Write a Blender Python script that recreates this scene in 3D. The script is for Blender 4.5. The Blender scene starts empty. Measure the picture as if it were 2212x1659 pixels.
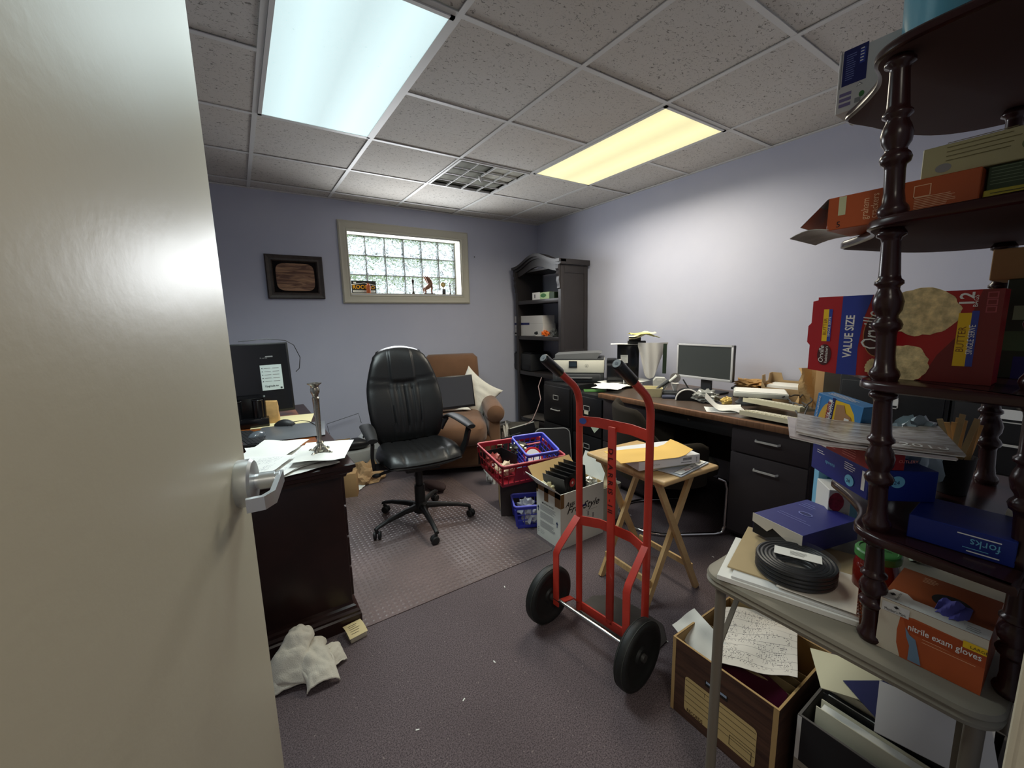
import bpy, bmesh, math, random
from mathutils import Vector, Matrix, noise as mnoise
PI = math.pi
random.seed(7)
scene = bpy.context.scene
COL = scene.collection
V = Vector

# ---------------------------------------------------------------- camera
CAM = V((-0.200, -3.957, 1.325)); FPX = 888.0
ROWS = [(0.8325805, -0.55341281, -0.02332304), (0.1050, 0.1164, 0.9876), (-0.54387704, -0.82475927, 0.15482221)]
_r = V(ROWS[0]).normalized(); _b = V(ROWS[2]).normalized(); _u = _b.cross(_r).normalized(); _r = _u.cross(_b).normalized()
cd = bpy.data.cameras.new('camera'); cam = bpy.data.objects.new('camera', cd); COL.objects.link(cam)
cd.sensor_width = 36.0; cd.lens = FPX / 2212 * 36.0; cd.clip_start = 0.02
cam.matrix_world = Matrix(((_r.x, _u.x, _b.x, CAM.x), (_r.y, _u.y, _b.y, CAM.y), (_r.z, _u.z, _b.z, CAM.z), (0, 0, 0, 1)))
scene.camera = cam

def ray(u, v):
    return _r * ((u - 1106) / FPX) - _u * ((v - 829.5) / FPX) - _b
def az(u, v, z): d = ray(u, v); return CAM + d * ((z - CAM.z) / d.z)
def ay(u, v, y): d = ray(u, v); return CAM + d * ((y - CAM.y) / d.y)
def ax(u, v, x): d = ray(u, v); return CAM + d * ((x - CAM.x) / d.x)

# ---------------------------------------------------------------- light and exposure
vs = scene.view_settings
vs.view_transform = 'Standard'; vs.look = 'None'; vs.gamma = 1.0; vs.exposure = 0.31; vs.use_curve_mapping = False
w = bpy.data.worlds.new('world'); scene.world = w; w.use_nodes = True
wn = w.node_tree; wn.nodes['Background'].inputs[0].default_value = (0.80, 0.90, 1.0, 1); wn.nodes['Background'].inputs[1].default_value = 1.2

def area(name, loc, sx, sy, power, color, rot=(0, 0, 0), cam_vis=False, spread=180):
    l = bpy.data.lights.new(name, 'AREA'); l.shape = 'RECTANGLE'; l.size = sx; l.size_y = sy
    l.energy = power; l.color = color; l.spread = math.radians(spread)
    o = bpy.data.objects.new(name, l); COL.objects.link(o); o.location = loc; o.rotation_euler = rot
    o.visible_camera = cam_vis
    return o
G = 0.6096
area('ceiling_lamp_cool', (0.5 * G, -3 * G, 2.405), 0.54, 1.14, 15, (0.86, 1.0, 1.0), spread=135)
area('ceiling_lamp_warm', (3.5 * G, -3 * G, 2.405), 0.54, 1.14, 24, (1.0, 0.93, 0.78), spread=160)
area('hall_lamp', (-0.4, -4.75, 2.40), 1.2, 0.6, 19, (1.0, 0.93, 0.80))
area('window_daylight', (1.324, 0.325, 1.89), 1.13, 0.55, 18, (0.94, 0.97, 1.0), (-PI / 2, 0, 0), spread=140)

# ---------------------------------------------------------------- materials
def S(r, g=None, b=None):
    if g is None: g = b = r
    f = lambda c: ((c / 255 + 0.055) / 1.055) ** 2.4 if c > 10 else c / 255 / 12.92
    return (f(r), f(g), f(b))
class NT:
    def __init__(s, m): s.m = m; s.t = m.node_tree; s.p = s.t.nodes['Principled BSDF']; s.tc = None
    def n(s, typ, **kw):
        n = s.t.nodes.new(typ)
        for k, v in kw.items():
            if k in ('operation', 'blend_type', 'data_type', 'feature', 'distance', 'interpolation_type', 'wave_type', 'bands_direction', 'clamp', 'use_clamp'): setattr(n, k, v)
            else:
                key = int(k[1:]) if k[0] == 'i' and k[1:].isdigit() else k
                s.set(n, key, v)
        return n
    def set(s, n, key, v):
        if isinstance(v, bpy.types.NodeSocket): s.t.links.new(v, n.inputs[key])
        elif isinstance(v, (tuple, list)) and len(v) == 3 and n.inputs[key].type == 'RGBA': n.inputs[key].default_value = (*v, 1)
        else: n.inputs[key].default_value = v
    def co(s, kind='Object'):
        if not s.tc: s.tc = s.t.nodes.new('ShaderNodeTexCoord')
        return s.tc.outputs[kind]
    def map(s, vec, scale): return s.n('ShaderNodeMapping', Vector=vec, Scale=scale).outputs[0]
    def math(s, op, a, b=0.0): return s.n('ShaderNodeMath', operation=op, i0=a, i1=b).outputs[0]
    def noise(s, vec, scale, detail=3, rough=0.5, dist=0): return s.n('ShaderNodeTexNoise', Vector=vec, Scale=scale, Detail=detail, Roughness=rough, Distortion=dist).outputs[0]
    def mix(s, f, a, b): 
        n = s.t.nodes.new('ShaderNodeMix'); n.data_type = 'RGBA'
        s.set(n, 0, f); s.set(n, 6, a if isinstance(a, bpy.types.NodeSocket) else tuple(a)); s.set(n, 7, b if isinstance(b, bpy.types.NodeSocket) else tuple(b)); return n.outputs[2]
    def bump(s, h, st=0.3, d=0.01):
        b = s.n('ShaderNodeBump', Height=h, Strength=st, Distance=d); s.t.links.new(b.outputs[0], s.p.inputs['Normal']); return b
    def step(s, v, lo, hi): 
        n = s.n('ShaderNodeMapRange', i0=v, i1=lo, i2=hi, i3=0.0, i4=1.0); return n.outputs[0]
_mats = {}
def mat(name, col=(0.5, 0.5, 0.5), rough=0.6, metal=0.0, spec=0.5, var=0.0, vs_=8.0, bump=0.0, bs=60.0, bd=0.004, trans=0.0, alpha=1.0, coat=0.0, emit=None, es=0.0, ior=1.45, sheen=0.0):
    if name in _mats: return _mats[name]
    m = bpy.data.materials.new(name); m.use_nodes = True; _mats[name] = m
    t = NT(m); p = t.p
    p.inputs['Base Color'].default_value = (*col, 1); p.inputs['Roughness'].default_value = rough
    p.inputs['Metallic'].default_value = metal; p.inputs['Specular IOR Level'].default_value = spec
    p.inputs['Transmission Weight'].default_value = trans; p.inputs['Alpha'].default_value = alpha
    p.inputs['Coat Weight'].default_value = coat; p.inputs['IOR'].default_value = ior; p.inputs['Sheen Weight'].default_value = sheen
    if emit: p.inputs['Emission Color'].default_value = (*emit, 1); p.inputs['Emission Strength'].default_value = es
    if var > 0:
        n = t.noise(t.co(), vs_, 4, 0.6)
        a = tuple(c * (1 - var) for c in col); b = tuple(min(1, c * (1 + var)) for c in col)
        t.set(p, 'Base Color', t.mix(t.step(n, 0.3, 0.7), a, b))
    if bump > 0: t.bump(t.noise(t.co(), bs, 4, 0.6), bump, bd)
    m.diffuse_color = (*col, 1)
    return m
def printed(name, paper, ink, rows=28, cols=30.0, dens=0.5, margin=0.08, table=False, axis=0):
    """paper with rows of small printing, worked out in the sheet's own generated coordinates"""
    if name in _mats: return _mats[name]
    m = mat(name, paper, 0.75); t = NT(m)
    sp = t.n('ShaderNodeSeparateXYZ', Vector=t.co('Generated'))
    X, Y = sp.outputs[axis], sp.outputs[1 - axis]
    ry = t.math('MULTIPLY', Y, rows); fy = t.math('FRACT', ry); iy = t.math('FLOOR', ry)
    cx = t.math('MULTIPLY', X, cols)
    cmb = t.n('ShaderNodeCombineXYZ', X=cx, Y=t.math('MULTIPLY', iy, 7.31), Z=0.0).outputs[0]
    nz = t.noise(cmb, 1.0, 1, 0.5)
    big = t.noise(t.n('ShaderNodeCombineXYZ', X=t.math('MULTIPLY', X, 3.0), Y=t.math('MULTIPLY', Y, 5.0), Z=0.0).outputs[0], 1.0, 1)
    k = t.math('MULTIPLY', t.math('GREATER_THAN', nz, 1 - dens), t.math('LESS_THAN', fy, 0.55))
    k = t.math('MULTIPLY', k, t.math('GREATER_THAN', big, 0.42))
    for c in (X, Y):
        k = t.math('MULTIPLY', k, t.math('GREATER_THAN', c, margin)); k = t.math('MULTIPLY', k, t.math('LESS_THAN', c, 1 - margin))
    if table:
        g = t.math('LESS_THAN', t.math('FRACT', t.math('MULTIPLY', Y, 9.0)), 0.04)
        k = t.math('MAXIMUM', k, g)
    t.set(t.p, 'Base Color', t.mix(t.math('MULTIPLY', k, 0.75), paper, ink))
    return m

# ---------------------------------------------------------------- mesh building
def frame(o, x, y):
    x = V(x).normalized(); z = x.cross(V(y)).normalized(); y = z.cross(x)
    return Matrix(((x.x, y.x, z.x, o[0]), (x.y, y.y, z.y, o[1]), (x.z, y.z, z.z, o[2]), (0, 0, 0, 1)))
_tcache = {}
class MB:
    def __init__(s): s.bm = bmesh.new(); s.mats = []
    def mi(s, m):
        if m not in s.mats: s.mats.append(m)
        return s.mats.index(m)
    def poly(s, pts, m):
        f = s.bm.faces.new([s.bm.verts.new(p) for p in pts]); f.material_index = s.mi(m); return f
    def box(s, x0, y0, z0, x1, y1, z1, m, bev=0.0, seg=2, M=None):
        r = bmesh.ops.create_cube(s.bm, size=1.0); vs = r['verts']
        T = Matrix.Translation(((x0 + x1) / 2, (y0 + y1) / 2, (z0 + z1) / 2)) @ Matrix.Diagonal((abs(x1 - x0), abs(y1 - y0), abs(z1 - z0), 1))
        bmesh.ops.transform(s.bm, matrix=T, verts=vs)
        fs = set(f for v in vs for f in v.link_faces)
        if bev > 0:
            es = set(e for v in vs for e in v.link_edges)
            rb = bmesh.ops.bevel(s.bm, geom=list(es), offset=bev, segments=seg, affect='EDGES', profile=0.5)
            fs = set(f for f in rb['faces']) | set(f for f in fs if f.is_valid)
            vs = list(set(v for f in fs for v in f.verts))
        i = s.mi(m)
        for f in fs: f.material_index = i
        if M is not None: bmesh.ops.transform(s.bm, matrix=M, verts=vs)
        return vs
    def prism(s, pts, z0, z1, m, M=None, m2=None):
        """polygon (2D) extruded from z0 to z1 in the frame M"""
        M = M or Matrix.Identity(4)
        a = [s.bm.verts.new(M @ V((p[0], p[1], z0))) for p in pts]; b = [s.bm.verts.new(M @ V((p[0], p[1], z1))) for p in pts]
        i = s.mi(m); j = s.mi(m2) if m2 else i; n = len(pts)
        f = s.bm.faces.new(a[::-1]); f.material_index = i
        f = s.bm.faces.new(b); f.material_index = j
        for k in range(n):
            f = s.bm.faces.new((a[k], a[(k + 1) % n], b[(k + 1) % n], b[k])); f.material_index = i
    def loft(s, rings, m, caps=True, closed=False):
        i = s.mi(m); R = [[s.bm.verts.new(p) for p in r] for r in rings]; n = len(R[0])
        K = len(R) if closed else len(R) - 1
        for a in range(K):
            A, B = R[a], R[(a + 1) % len(R)]
            for k in range(n):
                f = s.bm.faces.new((A[k], A[(k + 1) % n], B[(k + 1) % n], B[k])); f.material_index = i
        if caps and not closed:
            f = s.bm.faces.new(R[0][::-1]); f.material_index = i
            f = s.bm.faces.new(R[-1]); f.material_index = i
    def tube(s, path, r, m, n=10, closed=False, flat=None, up=(0, 0, 1)):
        path = [V(p) for p in path]; L = len(path); rings = []; prev = None
        for k, p in enumerate(path):
            a = path[(k - 1) % L] if (closed or k > 0) else p; b = path[(k + 1) % L] if (closed or k < L - 1) else p
            t = (b - a).normalized()
            if prev is None:
                up_ = V(up); 
                if abs(t.dot(up_)) > 0.95: up_ = V((1, 0, 0)) if abs(t.x) < 0.9 else V((0, 1, 0))
                q = t.cross(up_).normalized()
            else: q = (prev - t * prev.dot(t)).normalized()
            prev = q; c = t.cross(q); rr = r[k] if isinstance(r, (list, tuple)) else r
            ra, rb = (rr, rr) if flat is None else (rr, rr * flat)
            rings.append([p + q * math.cos(2 * PI * j / n) * ra + c * math.sin(2 * PI * j / n) * rb for j in range(n)])
        s.loft(rings, m, closed=closed)
    def bar(s, path, w, h, m, up=(0, 0, 1)):
        """rectangular bar along a path; w across, h along up"""
        path = [V(p) for p in path]; rings = []; L = len(path)
        for k, p in enumerate(path):
            ts = []
            if k > 0: ts.append((p - path[k - 1]).normalized())
            if k < L - 1: ts.append((path[k + 1] - p).normalized())
            t = sum(ts, V()).normalized(); u = V(up)
            q = t.cross(u).normalized(); c = q.cross(t).normalized()
            sc = 1.0
            if len(ts) == 2: sc = 1 / max(0.5, math.cos(ts[0].angle(ts[1]) / 2))
            cs = sc if abs(ts[0].cross(ts[-1]).normalized().dot(q)) > 0.7 else 1.0; qs = sc / cs
            rings.append([p + q * w / 2 * qs - c * h / 2 * cs, p + q * w / 2 * qs + c * h / 2 * cs, p - q * w / 2 * qs + c * h / 2 * cs, p - q * w / 2 * qs - c * h / 2 * cs])
        s.loft(rings, m)
    def cyl(s, p0, p1, r, m, n=20, r2=None): s.tube([p0, p1], [r, r if r2 is None else r2], m, n)
    def lathe(s, prof, m, M=None, n=28, caps=True):
        M = M or Matrix.Identity(4)
        s.loft([[M @ V((r * math.cos(2 * PI * k / n), r * math.sin(2 * PI * k / n), z)) for k in range(n)] for r, z in prof], m, caps=caps)
    def grid(s, fn, nu, nv, m, thick=0.0):
        """surface fn(u,v) for u,v in 0..1, closed with a thickness when asked"""
        i = s.mi(m); P = [[V(fn(a / nu, b / nv)) for b in range(nv + 1)] for a in range(nu + 1)]
        A = [[s.bm.verts.new(p) for p in r] for r in P]
        for a in range(nu):
            for b in range(nv):
                f = s.bm.faces.new((A[a][b], A[a + 1][b], A[a + 1][b + 1], A[a][b + 1])); f.material_index = i
        if thick:
            B = []
            for a in range(nu + 1):
                row = []
                for b in range(nv + 1):
                    du = P[min(a + 1, nu)][b] - P[max(a - 1, 0)][b]; dv = P[a][min(b + 1, nv)] - P[a][max(b - 1, 0)]
                    nn = du.cross(dv); nn = nn.normalized() if nn.length > 1e-9 else V((0, 0, 1))
                    row.append(s.bm.verts.new(P[a][b] - nn * thick))
                B.append(row)
            for a in range(nu):
                for b in range(nv):
                    f = s.bm.faces.new((B[a][b], B[a][b + 1], B[a + 1][b + 1], B[a + 1][b])); f.material_index = i
            for a in range(nu):
                for (b, sg) in ((0, 1), (nv, -1)):
                    q = (A[a][b], B[a][b], B[a + 1][b], A[a + 1][b]); f = s.bm.faces.new(q if sg > 0 else q[::-1]); f.material_index = i
            for b in range(nv):
                for (a, sg) in ((0, -1), (nu, 1)):
                    q = (A[a][b], B[a][b], B[a][b + 1], A[a][b + 1]); f = s.bm.faces.new(q if sg > 0 else q[::-1]); f.material_index = i
    def blob(s, c, r, m, amp=0.15, fr=6.0, seed=0, sub=3, M=None):
        rr = bmesh.ops.create_icosphere(s.bm, subdivisions=sub, radius=1.0); i = s.mi(m)
        for v in rr['verts']:
            d = v.co.copy(); k = 1 + amp * mnoise.noise(d * fr / 3 + V((seed, seed * 2.3, 0)))
            v.co = V(c) + V((d.x * r[0], d.y * r[1], d.z * r[2])) * k
        for f in set(f for v in rr['verts'] for f in v.link_faces): f.material_index = i
        if M is not None: bmesh.ops.transform(s.bm, matrix=M, verts=rr['verts'])
    def text(s, txt, x, y, size, m, M, rot=0.0, wide=None, z=0.0006, align='LEFT', shear=0.0, bold=0.0, th=0.0003):
        """flat lettering lying in the xy plane of M"""
        key = (txt, align, shear, bold)
        if key not in _tcache:
            c = bpy.data.curves.new('lettering', 'FONT'); c.body = txt; c.size = 1.0; c.align_x = align; c.resolution_u = 2; c.shear = shear; c.offset = bold
            c.extrude = 0.0
            o = bpy.data.objects.new('lettering', c); me = bpy.data.meshes.new_from_object(o)
            _tcache[key] = ([v.co.copy() for v in me.vertices], [tuple(p.vertices) for p in me.polygons])
            bpy.data.objects.remove(o); bpy.data.curves.remove(c); bpy.data.meshes.remove(me)
        vv, ff = _tcache[key]
        if not vv: return
        wd = max(v.x for v in vv) - min(v.x for v in vv); sx = size if wide is None else wide / max(wd, 1e-6)
        T = M @ Matrix.Translation((x, y, z)) @ Matrix.Rotation(rot, 4, 'Z') @ Matrix.Diagonal((sx, size, 1, 1))
        i = s.mi(m); bv = [s.bm.verts.new(T @ v) for v in vv]
        for f in ff:
            try: g = s.bm.faces.new([bv[k] for k in f]); g.material_index = i
            except ValueError: pass
    def rect(s, x0, y0, x1, y1, m, M, z=0.0004):
        s.poly([M @ V((x0, y0, z)), M @ V((x1, y0, z)), M @ V((x1, y1, z)), M @ V((x0, y1, z))], m)
    def shape(s, pts, m, M, z=0.0004): s.poly([M @ V((p[0], p[1], z)) for p in pts], m)
    def ell(s, cx, cy, rx, ry, m, M, z=0.0004, n=28, rag=0.0, seed=0, a0=0.0, a1=2 * PI):
        pts = []
        for k in range(n):
            a = a0 + (a1 - a0) * k / (n if a1 - a0 > 6.2 else n - 1); q = 1 + rag * mnoise.noise(V((math.cos(a) * 4 + seed, math.sin(a) * 4, seed)))
            pts.append((cx + rx * q * math.cos(a), cy + ry * q * math.sin(a)))
        s.shape(pts, m, M, z)
    def build(s, name, parent=None, smooth=True, ang=35, mods=None, merge=False):
        if merge: bmesh.ops.remove_doubles(s.bm, verts=s.bm.verts, dist=1e-5)
        me = bpy.data.meshes.new(name); s.bm.to_mesh(me); s.bm.free()
        for m in s.mats: me.materials.append(m)
        if smooth and len(me.polygons):
            me.polygons.foreach_set('use_smooth', [True] * len(me.polygons))
            me.set_sharp_from_angle(angle=math.radians(ang))
        o = bpy.data.objects.new(name, me); COL.objects.link(o)
        if parent: o.parent = parent
        return o
def tag(o, label=None, cat=None, group=None, kind=None):
    if label: o['label'] = label
    if cat: o['category'] = cat
    if group: o['group'] = group
    if kind: o['kind'] = kind
    return o
def thing(name, label, cat, loc=(0, 0, 0), rz=0.0, group=None, rot=None):
    o = bpy.data.objects.new(name, None); COL.objects.link(o); o.empty_display_size = 0.05
    o.location = loc; o.rotation_euler = rot if rot else (0, 0, rz)
    return tag(o, label, cat, group)
def place(o, loc, rz=0.0, rot=None):
    o.location = loc; o.rotation_euler = rot if rot else (0, 0, rz); return o
def copy_tree(o, parent=None):
    c = o.copy(); COL.objects.link(c); c.parent = parent
    for ch in [q for q in o.children]: copy_tree(ch, c)
    return c
def subsurf(o, n=2):
    m = o.modifiers.new('subdivision', 'SUBSURF'); m.levels = n; m.render_levels = n; return o
I4 = Matrix.Identity(4)
def Mx(x=0, y=0, z=0): return Matrix.Translation((x, y, z))
def face_frames(w, d, h):
    """frames of a box 0..w, 0..d, 0..h : front (-y), left (-x), right (+x), top"""
    return dict(front=frame((0, 0, 0), (1, 0, 0), (0, 0, 1)), left=frame((0, d, 0), (0, -1, 0), (0, 0, 1)),
                right=frame((w, 0, 0), (0, 1, 0), (0, 0, 1)), back=frame((w, d, 0), (-1, 0, 0), (0, 0, 1)), top=frame((0, 0, h), (1, 0, 0), (0, 1, 0)))
def sheet(name, label, cat, loc, rz, wd, ht, m, group=None, curl=0.004, seed=0, lift=0.0, tilt=(0, 0), bend=None, parent=None, thick=0.0006, nu=10, nv=12):
    b = MB()
    def fn(u, v):
        x = (u - 0.5) * wd; y = (v - 0.5) * ht
        z = curl * (mnoise.noise(V((u * 2.2 + seed * 3.1, v * 2.6, seed))) + 0.55) + lift * max(0, abs(u - 0.5) * 2 - 0.5) ** 2
        if bend: z += bend(u, v)
        return (x, y, max(z, 0) + thick)
    b.grid(fn, nu, nv, m, thick)
    o = b.build(name, parent)
    place(o, loc, rot=(tilt[0], tilt[1], rz))
    if not parent: tag(o, label, cat, group)
    return o
def carton(w, d, h, m, t=0.004, mi=None, flaps=(), parent=None, name='body', rim=None, floor=True):
    """open-topped box, base at z=0, corner at origin"""
    b = MB(); mi = mi or m
    b.box(0, 0, 0, w, t, h, m); b.box(0, d - t, 0, w, d, h, m); b.box(0, t, 0, t, d - t, h, m); b.box(w - t, t, 0, w, d - t, h, m)
    b.box(t, t, 0.001, w - t, d - t, t, mi)
    return b.build(name, parent, smooth=False)
# ================================================================ the room
XL, XR, YB, YN, H = -1.15, 2.96, 0.20, -3.942, 2.44
# wall paint
def wall_mat():
    m = mat('lavender_wall_paint', S(186, 188, 204), 0.62, spec=0.35); t = NT(m)
    n = t.noise(t.co(), 1.3, 5, 0.6); t.set(t.p, 'Base Color', t.mix(t.step(n, 0.35, 0.7), S(182, 185, 202), S(190, 192, 207)))
    t.bump(t.noise(t.co(), 160, 3), 0.10, 0.002); return m
WALL = wall_mat()
def carpet_mat():
    m = mat('speckled_purple_carpet', S(88, 76, 84), 0.95, spec=0.1); t = NT(m)
    c = t.co(); n1 = t.noise(c, 230, 3, 0.7); n2 = t.noise(t.map(c, (1, 1, 1)), 60, 2, 0.8); n3 = t.noise(c, 2.0, 4, 0.6)
    a = t.mix(t.step(n1, 0.38, 0.62), S(68, 60, 63), S(114, 102, 104))
    a = t.mix(t.step(n2, 0.66, 0.74), a, S(136, 124, 122))
    a = t.mix(t.math('MULTIPLY', t.step(n3, 0.45, 0.75), 0.3), a, S(70, 61, 62))
    t.set(t.p, 'Base Color', a); t.bump(n1, 0.35, 0.003); return m
def tile_mat():
    m = mat('fissured_ceiling_tile', S(226, 223, 217), 0.9, spec=0.1); t = NT(m)
    c = t.co(); n1 = t.noise(t.map(c, (62, 92, 1)), 1.0, 4, 0.62, 1.1); v = t.n('ShaderNodeTexVoronoi', Vector=c, Scale=120.0).outputs[0]
    f = t.step(n1, 0.36, 0.315 + 0.03)
    pin = t.step(v, 0.16, 0.11)
    k = t.math('MAXIMUM', t.step(n1, 0.405, 0.365), t.math('MULTIPLY', pin, 0.6))
    st = t.noise(c, 0.9, 3)
    base = t.mix(t.step(st, 0.4, 0.7), S(208, 205, 200), S(200, 194, 186))
    t.set(t.p, 'Base Color', t.mix(k, base, S(138, 134, 128)))
    t.bump(t.math('MULTIPLY', k, -1.0), 0.5, 0.003); return m
b = MB(); b.box(-1.6, -5.6, -0.06, 3.3, 0.8, 0.0, carpet_mat())
tag(b.build('floor'), kind='structure')
# ceiling with suspended tiles
TILE = tile_mat(); TEE = mat('white_ceiling_tee', S(212, 212, 210), 0.5)
b = MB(); rnd = random.Random(3)
for i in range(-3, 6):
    for j in range(-1, 10):
        x0, x1 = i * G, (i + 1) * G; y1, y0 = -j * G, -(j + 1) * G
        x0, x1 = max(x0, -1.6), min(x1, 3.1); y0, y1 = max(y0, -5.6), min(y1, 0.3)
        if x1 - x0 < 0.01 or y1 - y0 < 0.01: continue
        if (i, j) in ((0, 2), (0, 3), (3, 2), (3, 3), (2, 1)): continue
        if (i, j) == (-1, 7): continue
        dz = rnd.uniform(0, 0.004)
        b.box(x0 + 0.006, y0 + 0.006, H + 0.004 + dz, x1 - 0.006, y1 - 0.006, H + 0.02 + dz, TILE)
b.box(-1.6, -5.6, H + 0.12, 3.1, 0.3, H + 0.14, TEE)
ceil = tag(b.build('ceiling', smooth=False), kind='structure')
b = MB()
for i in range(-2, 6):
    b.box(i * G - 0.012, -5.6, H - 0.0005, i * G + 0.012, YB, H + 0.004, TEE)
for j in range(0, 10):
    b.box(-1.6, -j * G - 0.012, H + 0.0, XR, -j * G + 0.012, H + 0.0035, TEE)
b.build('ceiling_grid', ceil)
b = MB(); b.box(XL, YB - 0.022, H - 0.003, XR, YB, H + 0.004, TEE); b.box(XR - 0.022, YN, H - 0.0032, XR, YB, H + 0.0038, TEE)
tag(b.build('trim_1'), kind='structure')
# walls (the back wall has the window hole)
WX0, WX1, WZ0, WZ1 = 0.735, 1.913, 1.60, 2.18
def wallbox(name, *bs):
    b = MB()
    for q in bs: b.box(*q, WALL)
    return tag(b.build(name, smooth=False), kind='structure')
TH = 0.24
wallbox('wall_back', (XL - 0.1, YB, 0, WX0, YB + TH, H + 0.12), (WX1, YB, 0, XR + 0.1, YB + TH, H + 0.12), (WX0, YB, 0, WX1, YB + TH, WZ0), (WX0, YB, WZ1, WX1, YB + TH, H + 0.12))
wallbox('wall_right', (XR, -5.6, 0, XR + 0.12, YB, H + 0.12))
wallbox('wall_left', (XL - 0.12, YN - 0.14, 0, XL, YB, H + 0.12))
DX0, DX1 = -0.44, 0.50            # doorway in the near wall
wallbox('wall_near', (XL, YN - 0.14, 0, DX0, YN, H + 0.12), (DX1, YN - 0.14, 0, XR, YN, H + 0.12), (DX0, YN - 0.14, 2.08, DX1, YN, H + 0.12))
wallbox('wall_hall', (-1.6, -5.72, 0, 3.1, -5.6, H + 0.12), (-1.72, -5.6, 0, -1.6, YN - 0.14, H + 0.12))
# door jamb and casing on the right of the doorway
CREAM = mat('cream_door_enamel', S(192, 184, 162), 0.42, spec=0.4, bump=0.12, bs=34, bd=0.004)
b = MB()
b.box(DX1 - 0.02, YN - 0.14, 0, DX1, YN + 0.012, 2.08, CREAM, 0.006)
b.box(DX1 - 0.02, YN - 0.002, 0, DX1 + 0.05, YN + 0.012, 2.10, CREAM, 0.005)
b.box(DX0, YN - 0.14, 0, DX0 + 0.02, YN + 0.012, 2.08, CREAM, 0.006)
b.box(DX0, YN - 0.14, 2.06, DX1, YN + 0.012, 2.08, CREAM, 0.004)
tag(b.build('trim_2'), kind='structure')
# window : casing, reveal, sill, glass blocks
WHITE = mat('white_window_paint', S(214, 212, 200), 0.45)
b = MB(); y = YB
prof = [(0.0, 0.0), (0.0, -0.016), (0.012, -0.024), (0.03, -0.018), (0.05, -0.017), (0.066, -0.012), (0.074, -0.016), (0.082, -0.010), (0.082, 0.0)]
ox0, ox1, oz0, oz1 = 0.662, 1.996, 1.512, 2.265
for a in range(1):
    rings = []
    for (dx, dy) in prof:
        rings.append([(ox0 + dx, y + dy, oz0 + dx), (ox1 - dx, y + dy, oz0 + dx), (ox1 - dx, y + dy, oz1 - dx), (ox0 + dx, y + dy, oz1 - dx)])
    bmr = [[b.bm.verts.new(p) for p in r] for r in rings]; i = b.mi(mat('cream_window_casing', S(188, 184, 168), 0.45))
    for k in range(len(bmr) - 1):
        for j in range(4):
            f = b.bm.faces.new((bmr[k][j], bmr[k][(j + 1) % 4], bmr[k + 1][(j + 1) % 4], bmr[k + 1][j])); f.material_index = i
casing = b.build('window_1', ang=20); tag(casing, kind='structure')
b = MB(); t_ = 0.010
b.box(WX0, y - 0.002, WZ0, WX1, y + TH, WZ0 + t_, WHITE); b.box(WX0, y, WZ1 - t_, WX1, y + TH, WZ1, WHITE)
b.box(WX0, y, WZ0, WX0 + t_, y + TH, WZ1, WHITE); b.box(WX1 - t_, y, WZ0, WX1, y + TH, WZ1, WHITE)
b.build('window_reveal', casing)
# glass blocks
def glass_mat():
    m = bpy.data.materials.new('wavy_glass_block'); m.use_nodes = True; t = NT(m)
    p = t.p; p.inputs['Base Color'].default_value = (0.97, 1.0, 0.99, 1); p.inputs['Roughness'].default_value = 0.03
    p.inputs['Transmission Weight'].default_value = 1.0; p.inputs['IOR'].default_value = 1.45
    n = t.noise(t.map(t.co(), (20, 20, 20)), 1.0, 2, 0.5, 1.2); t.bump(n, 1.0, 0.02); return m
GLASS = glass_mat(); MORTAR = mat('grey_mortar', S(150, 150, 146), 0.8)
gx0, gx1, gz0, gz1 = WX0 + t_, WX1 - t_, WZ0 + t_, WZ1 - t_ ; y0, y1 = y + 0.135, y + 0.215
b = MB(); cw = (gx1 - gx0) / 6; ch = (gz1 - gz0) / 3
for i in range(7): b.box(gx0 + i * cw - 0.0025, y0 - 0.001, gz0, gx0 + i * cw + 0.0025, y1, gz1, MORTAR)
for j in range(4): b.box(gx0, y0 - 0.001, gz0 + j * ch - 0.0025, gx1, y1, gz0 + j * ch + 0.0025, MORTAR)
b.build('mortar_joints', casing, smooth=False)
EDGE = mat('glass_block_edge', S(222, 228, 224), 0.3)
for i in range(6):
    for j in range(3):
        x0, z0 = gx0 + i * cw + 0.003, gz0 + j * ch + 0.003; x1, z1 = x0 + cw - 0.006, z0 + ch - 0.006
        b = MB(); b.box(x0, y0, z0, x1, y1, z1, GLASS, 0.006)
        o = b.build('glass_block', casing)
# outdoors beyond the glass blocks : grass and a hedge
b = MB(); b.box(-6, YB + TH + 0.02, 1.05, 9, 12, 1.10, mat('lawn', S(150, 168, 120), 0.9, var=0.2))
tag(b.build('lawn'), 'green lawn outside the glass block window', 'lawn', kind='stuff')
for k, (x, yy, r) in enumerate([(-0.4, 4.2, 0.62), (3.0, 7.5, 0.7)]):
    b = MB(); b.blob((0, 0, r * 0.78), (r, r * 0.8, r), mat('shrub_leaves', S(104, 140, 62), 0.85, var=0.4, vs_=14), 0.5, 9, k, 4)
    o = b.build('shrub'); place(o, (x, yy, 1.11)); tag(o, 'blurred green shrub outside the glass block window', 'shrub', 'shrubs outside the window')

# ---------------------------------------------------------------- the open door
ed = az(532, 1045, 1.0); DE = V((-0.214, -2.985, 0)); HINGE = V((-0.428, YN + 0.02, 0))
dirv = (DE - HINGE); DL = dirv.length; ang = math.atan2(dirv.y, dirv.x)
door = thing('door_1', None, None, HINGE, ang); door['kind'] = 'structure'
b = MB(); b.box(0, 0, 0.008, DL, 0.044, 2.05, CREAM, 0.002)
b.build('door_leaf', door)
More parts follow.
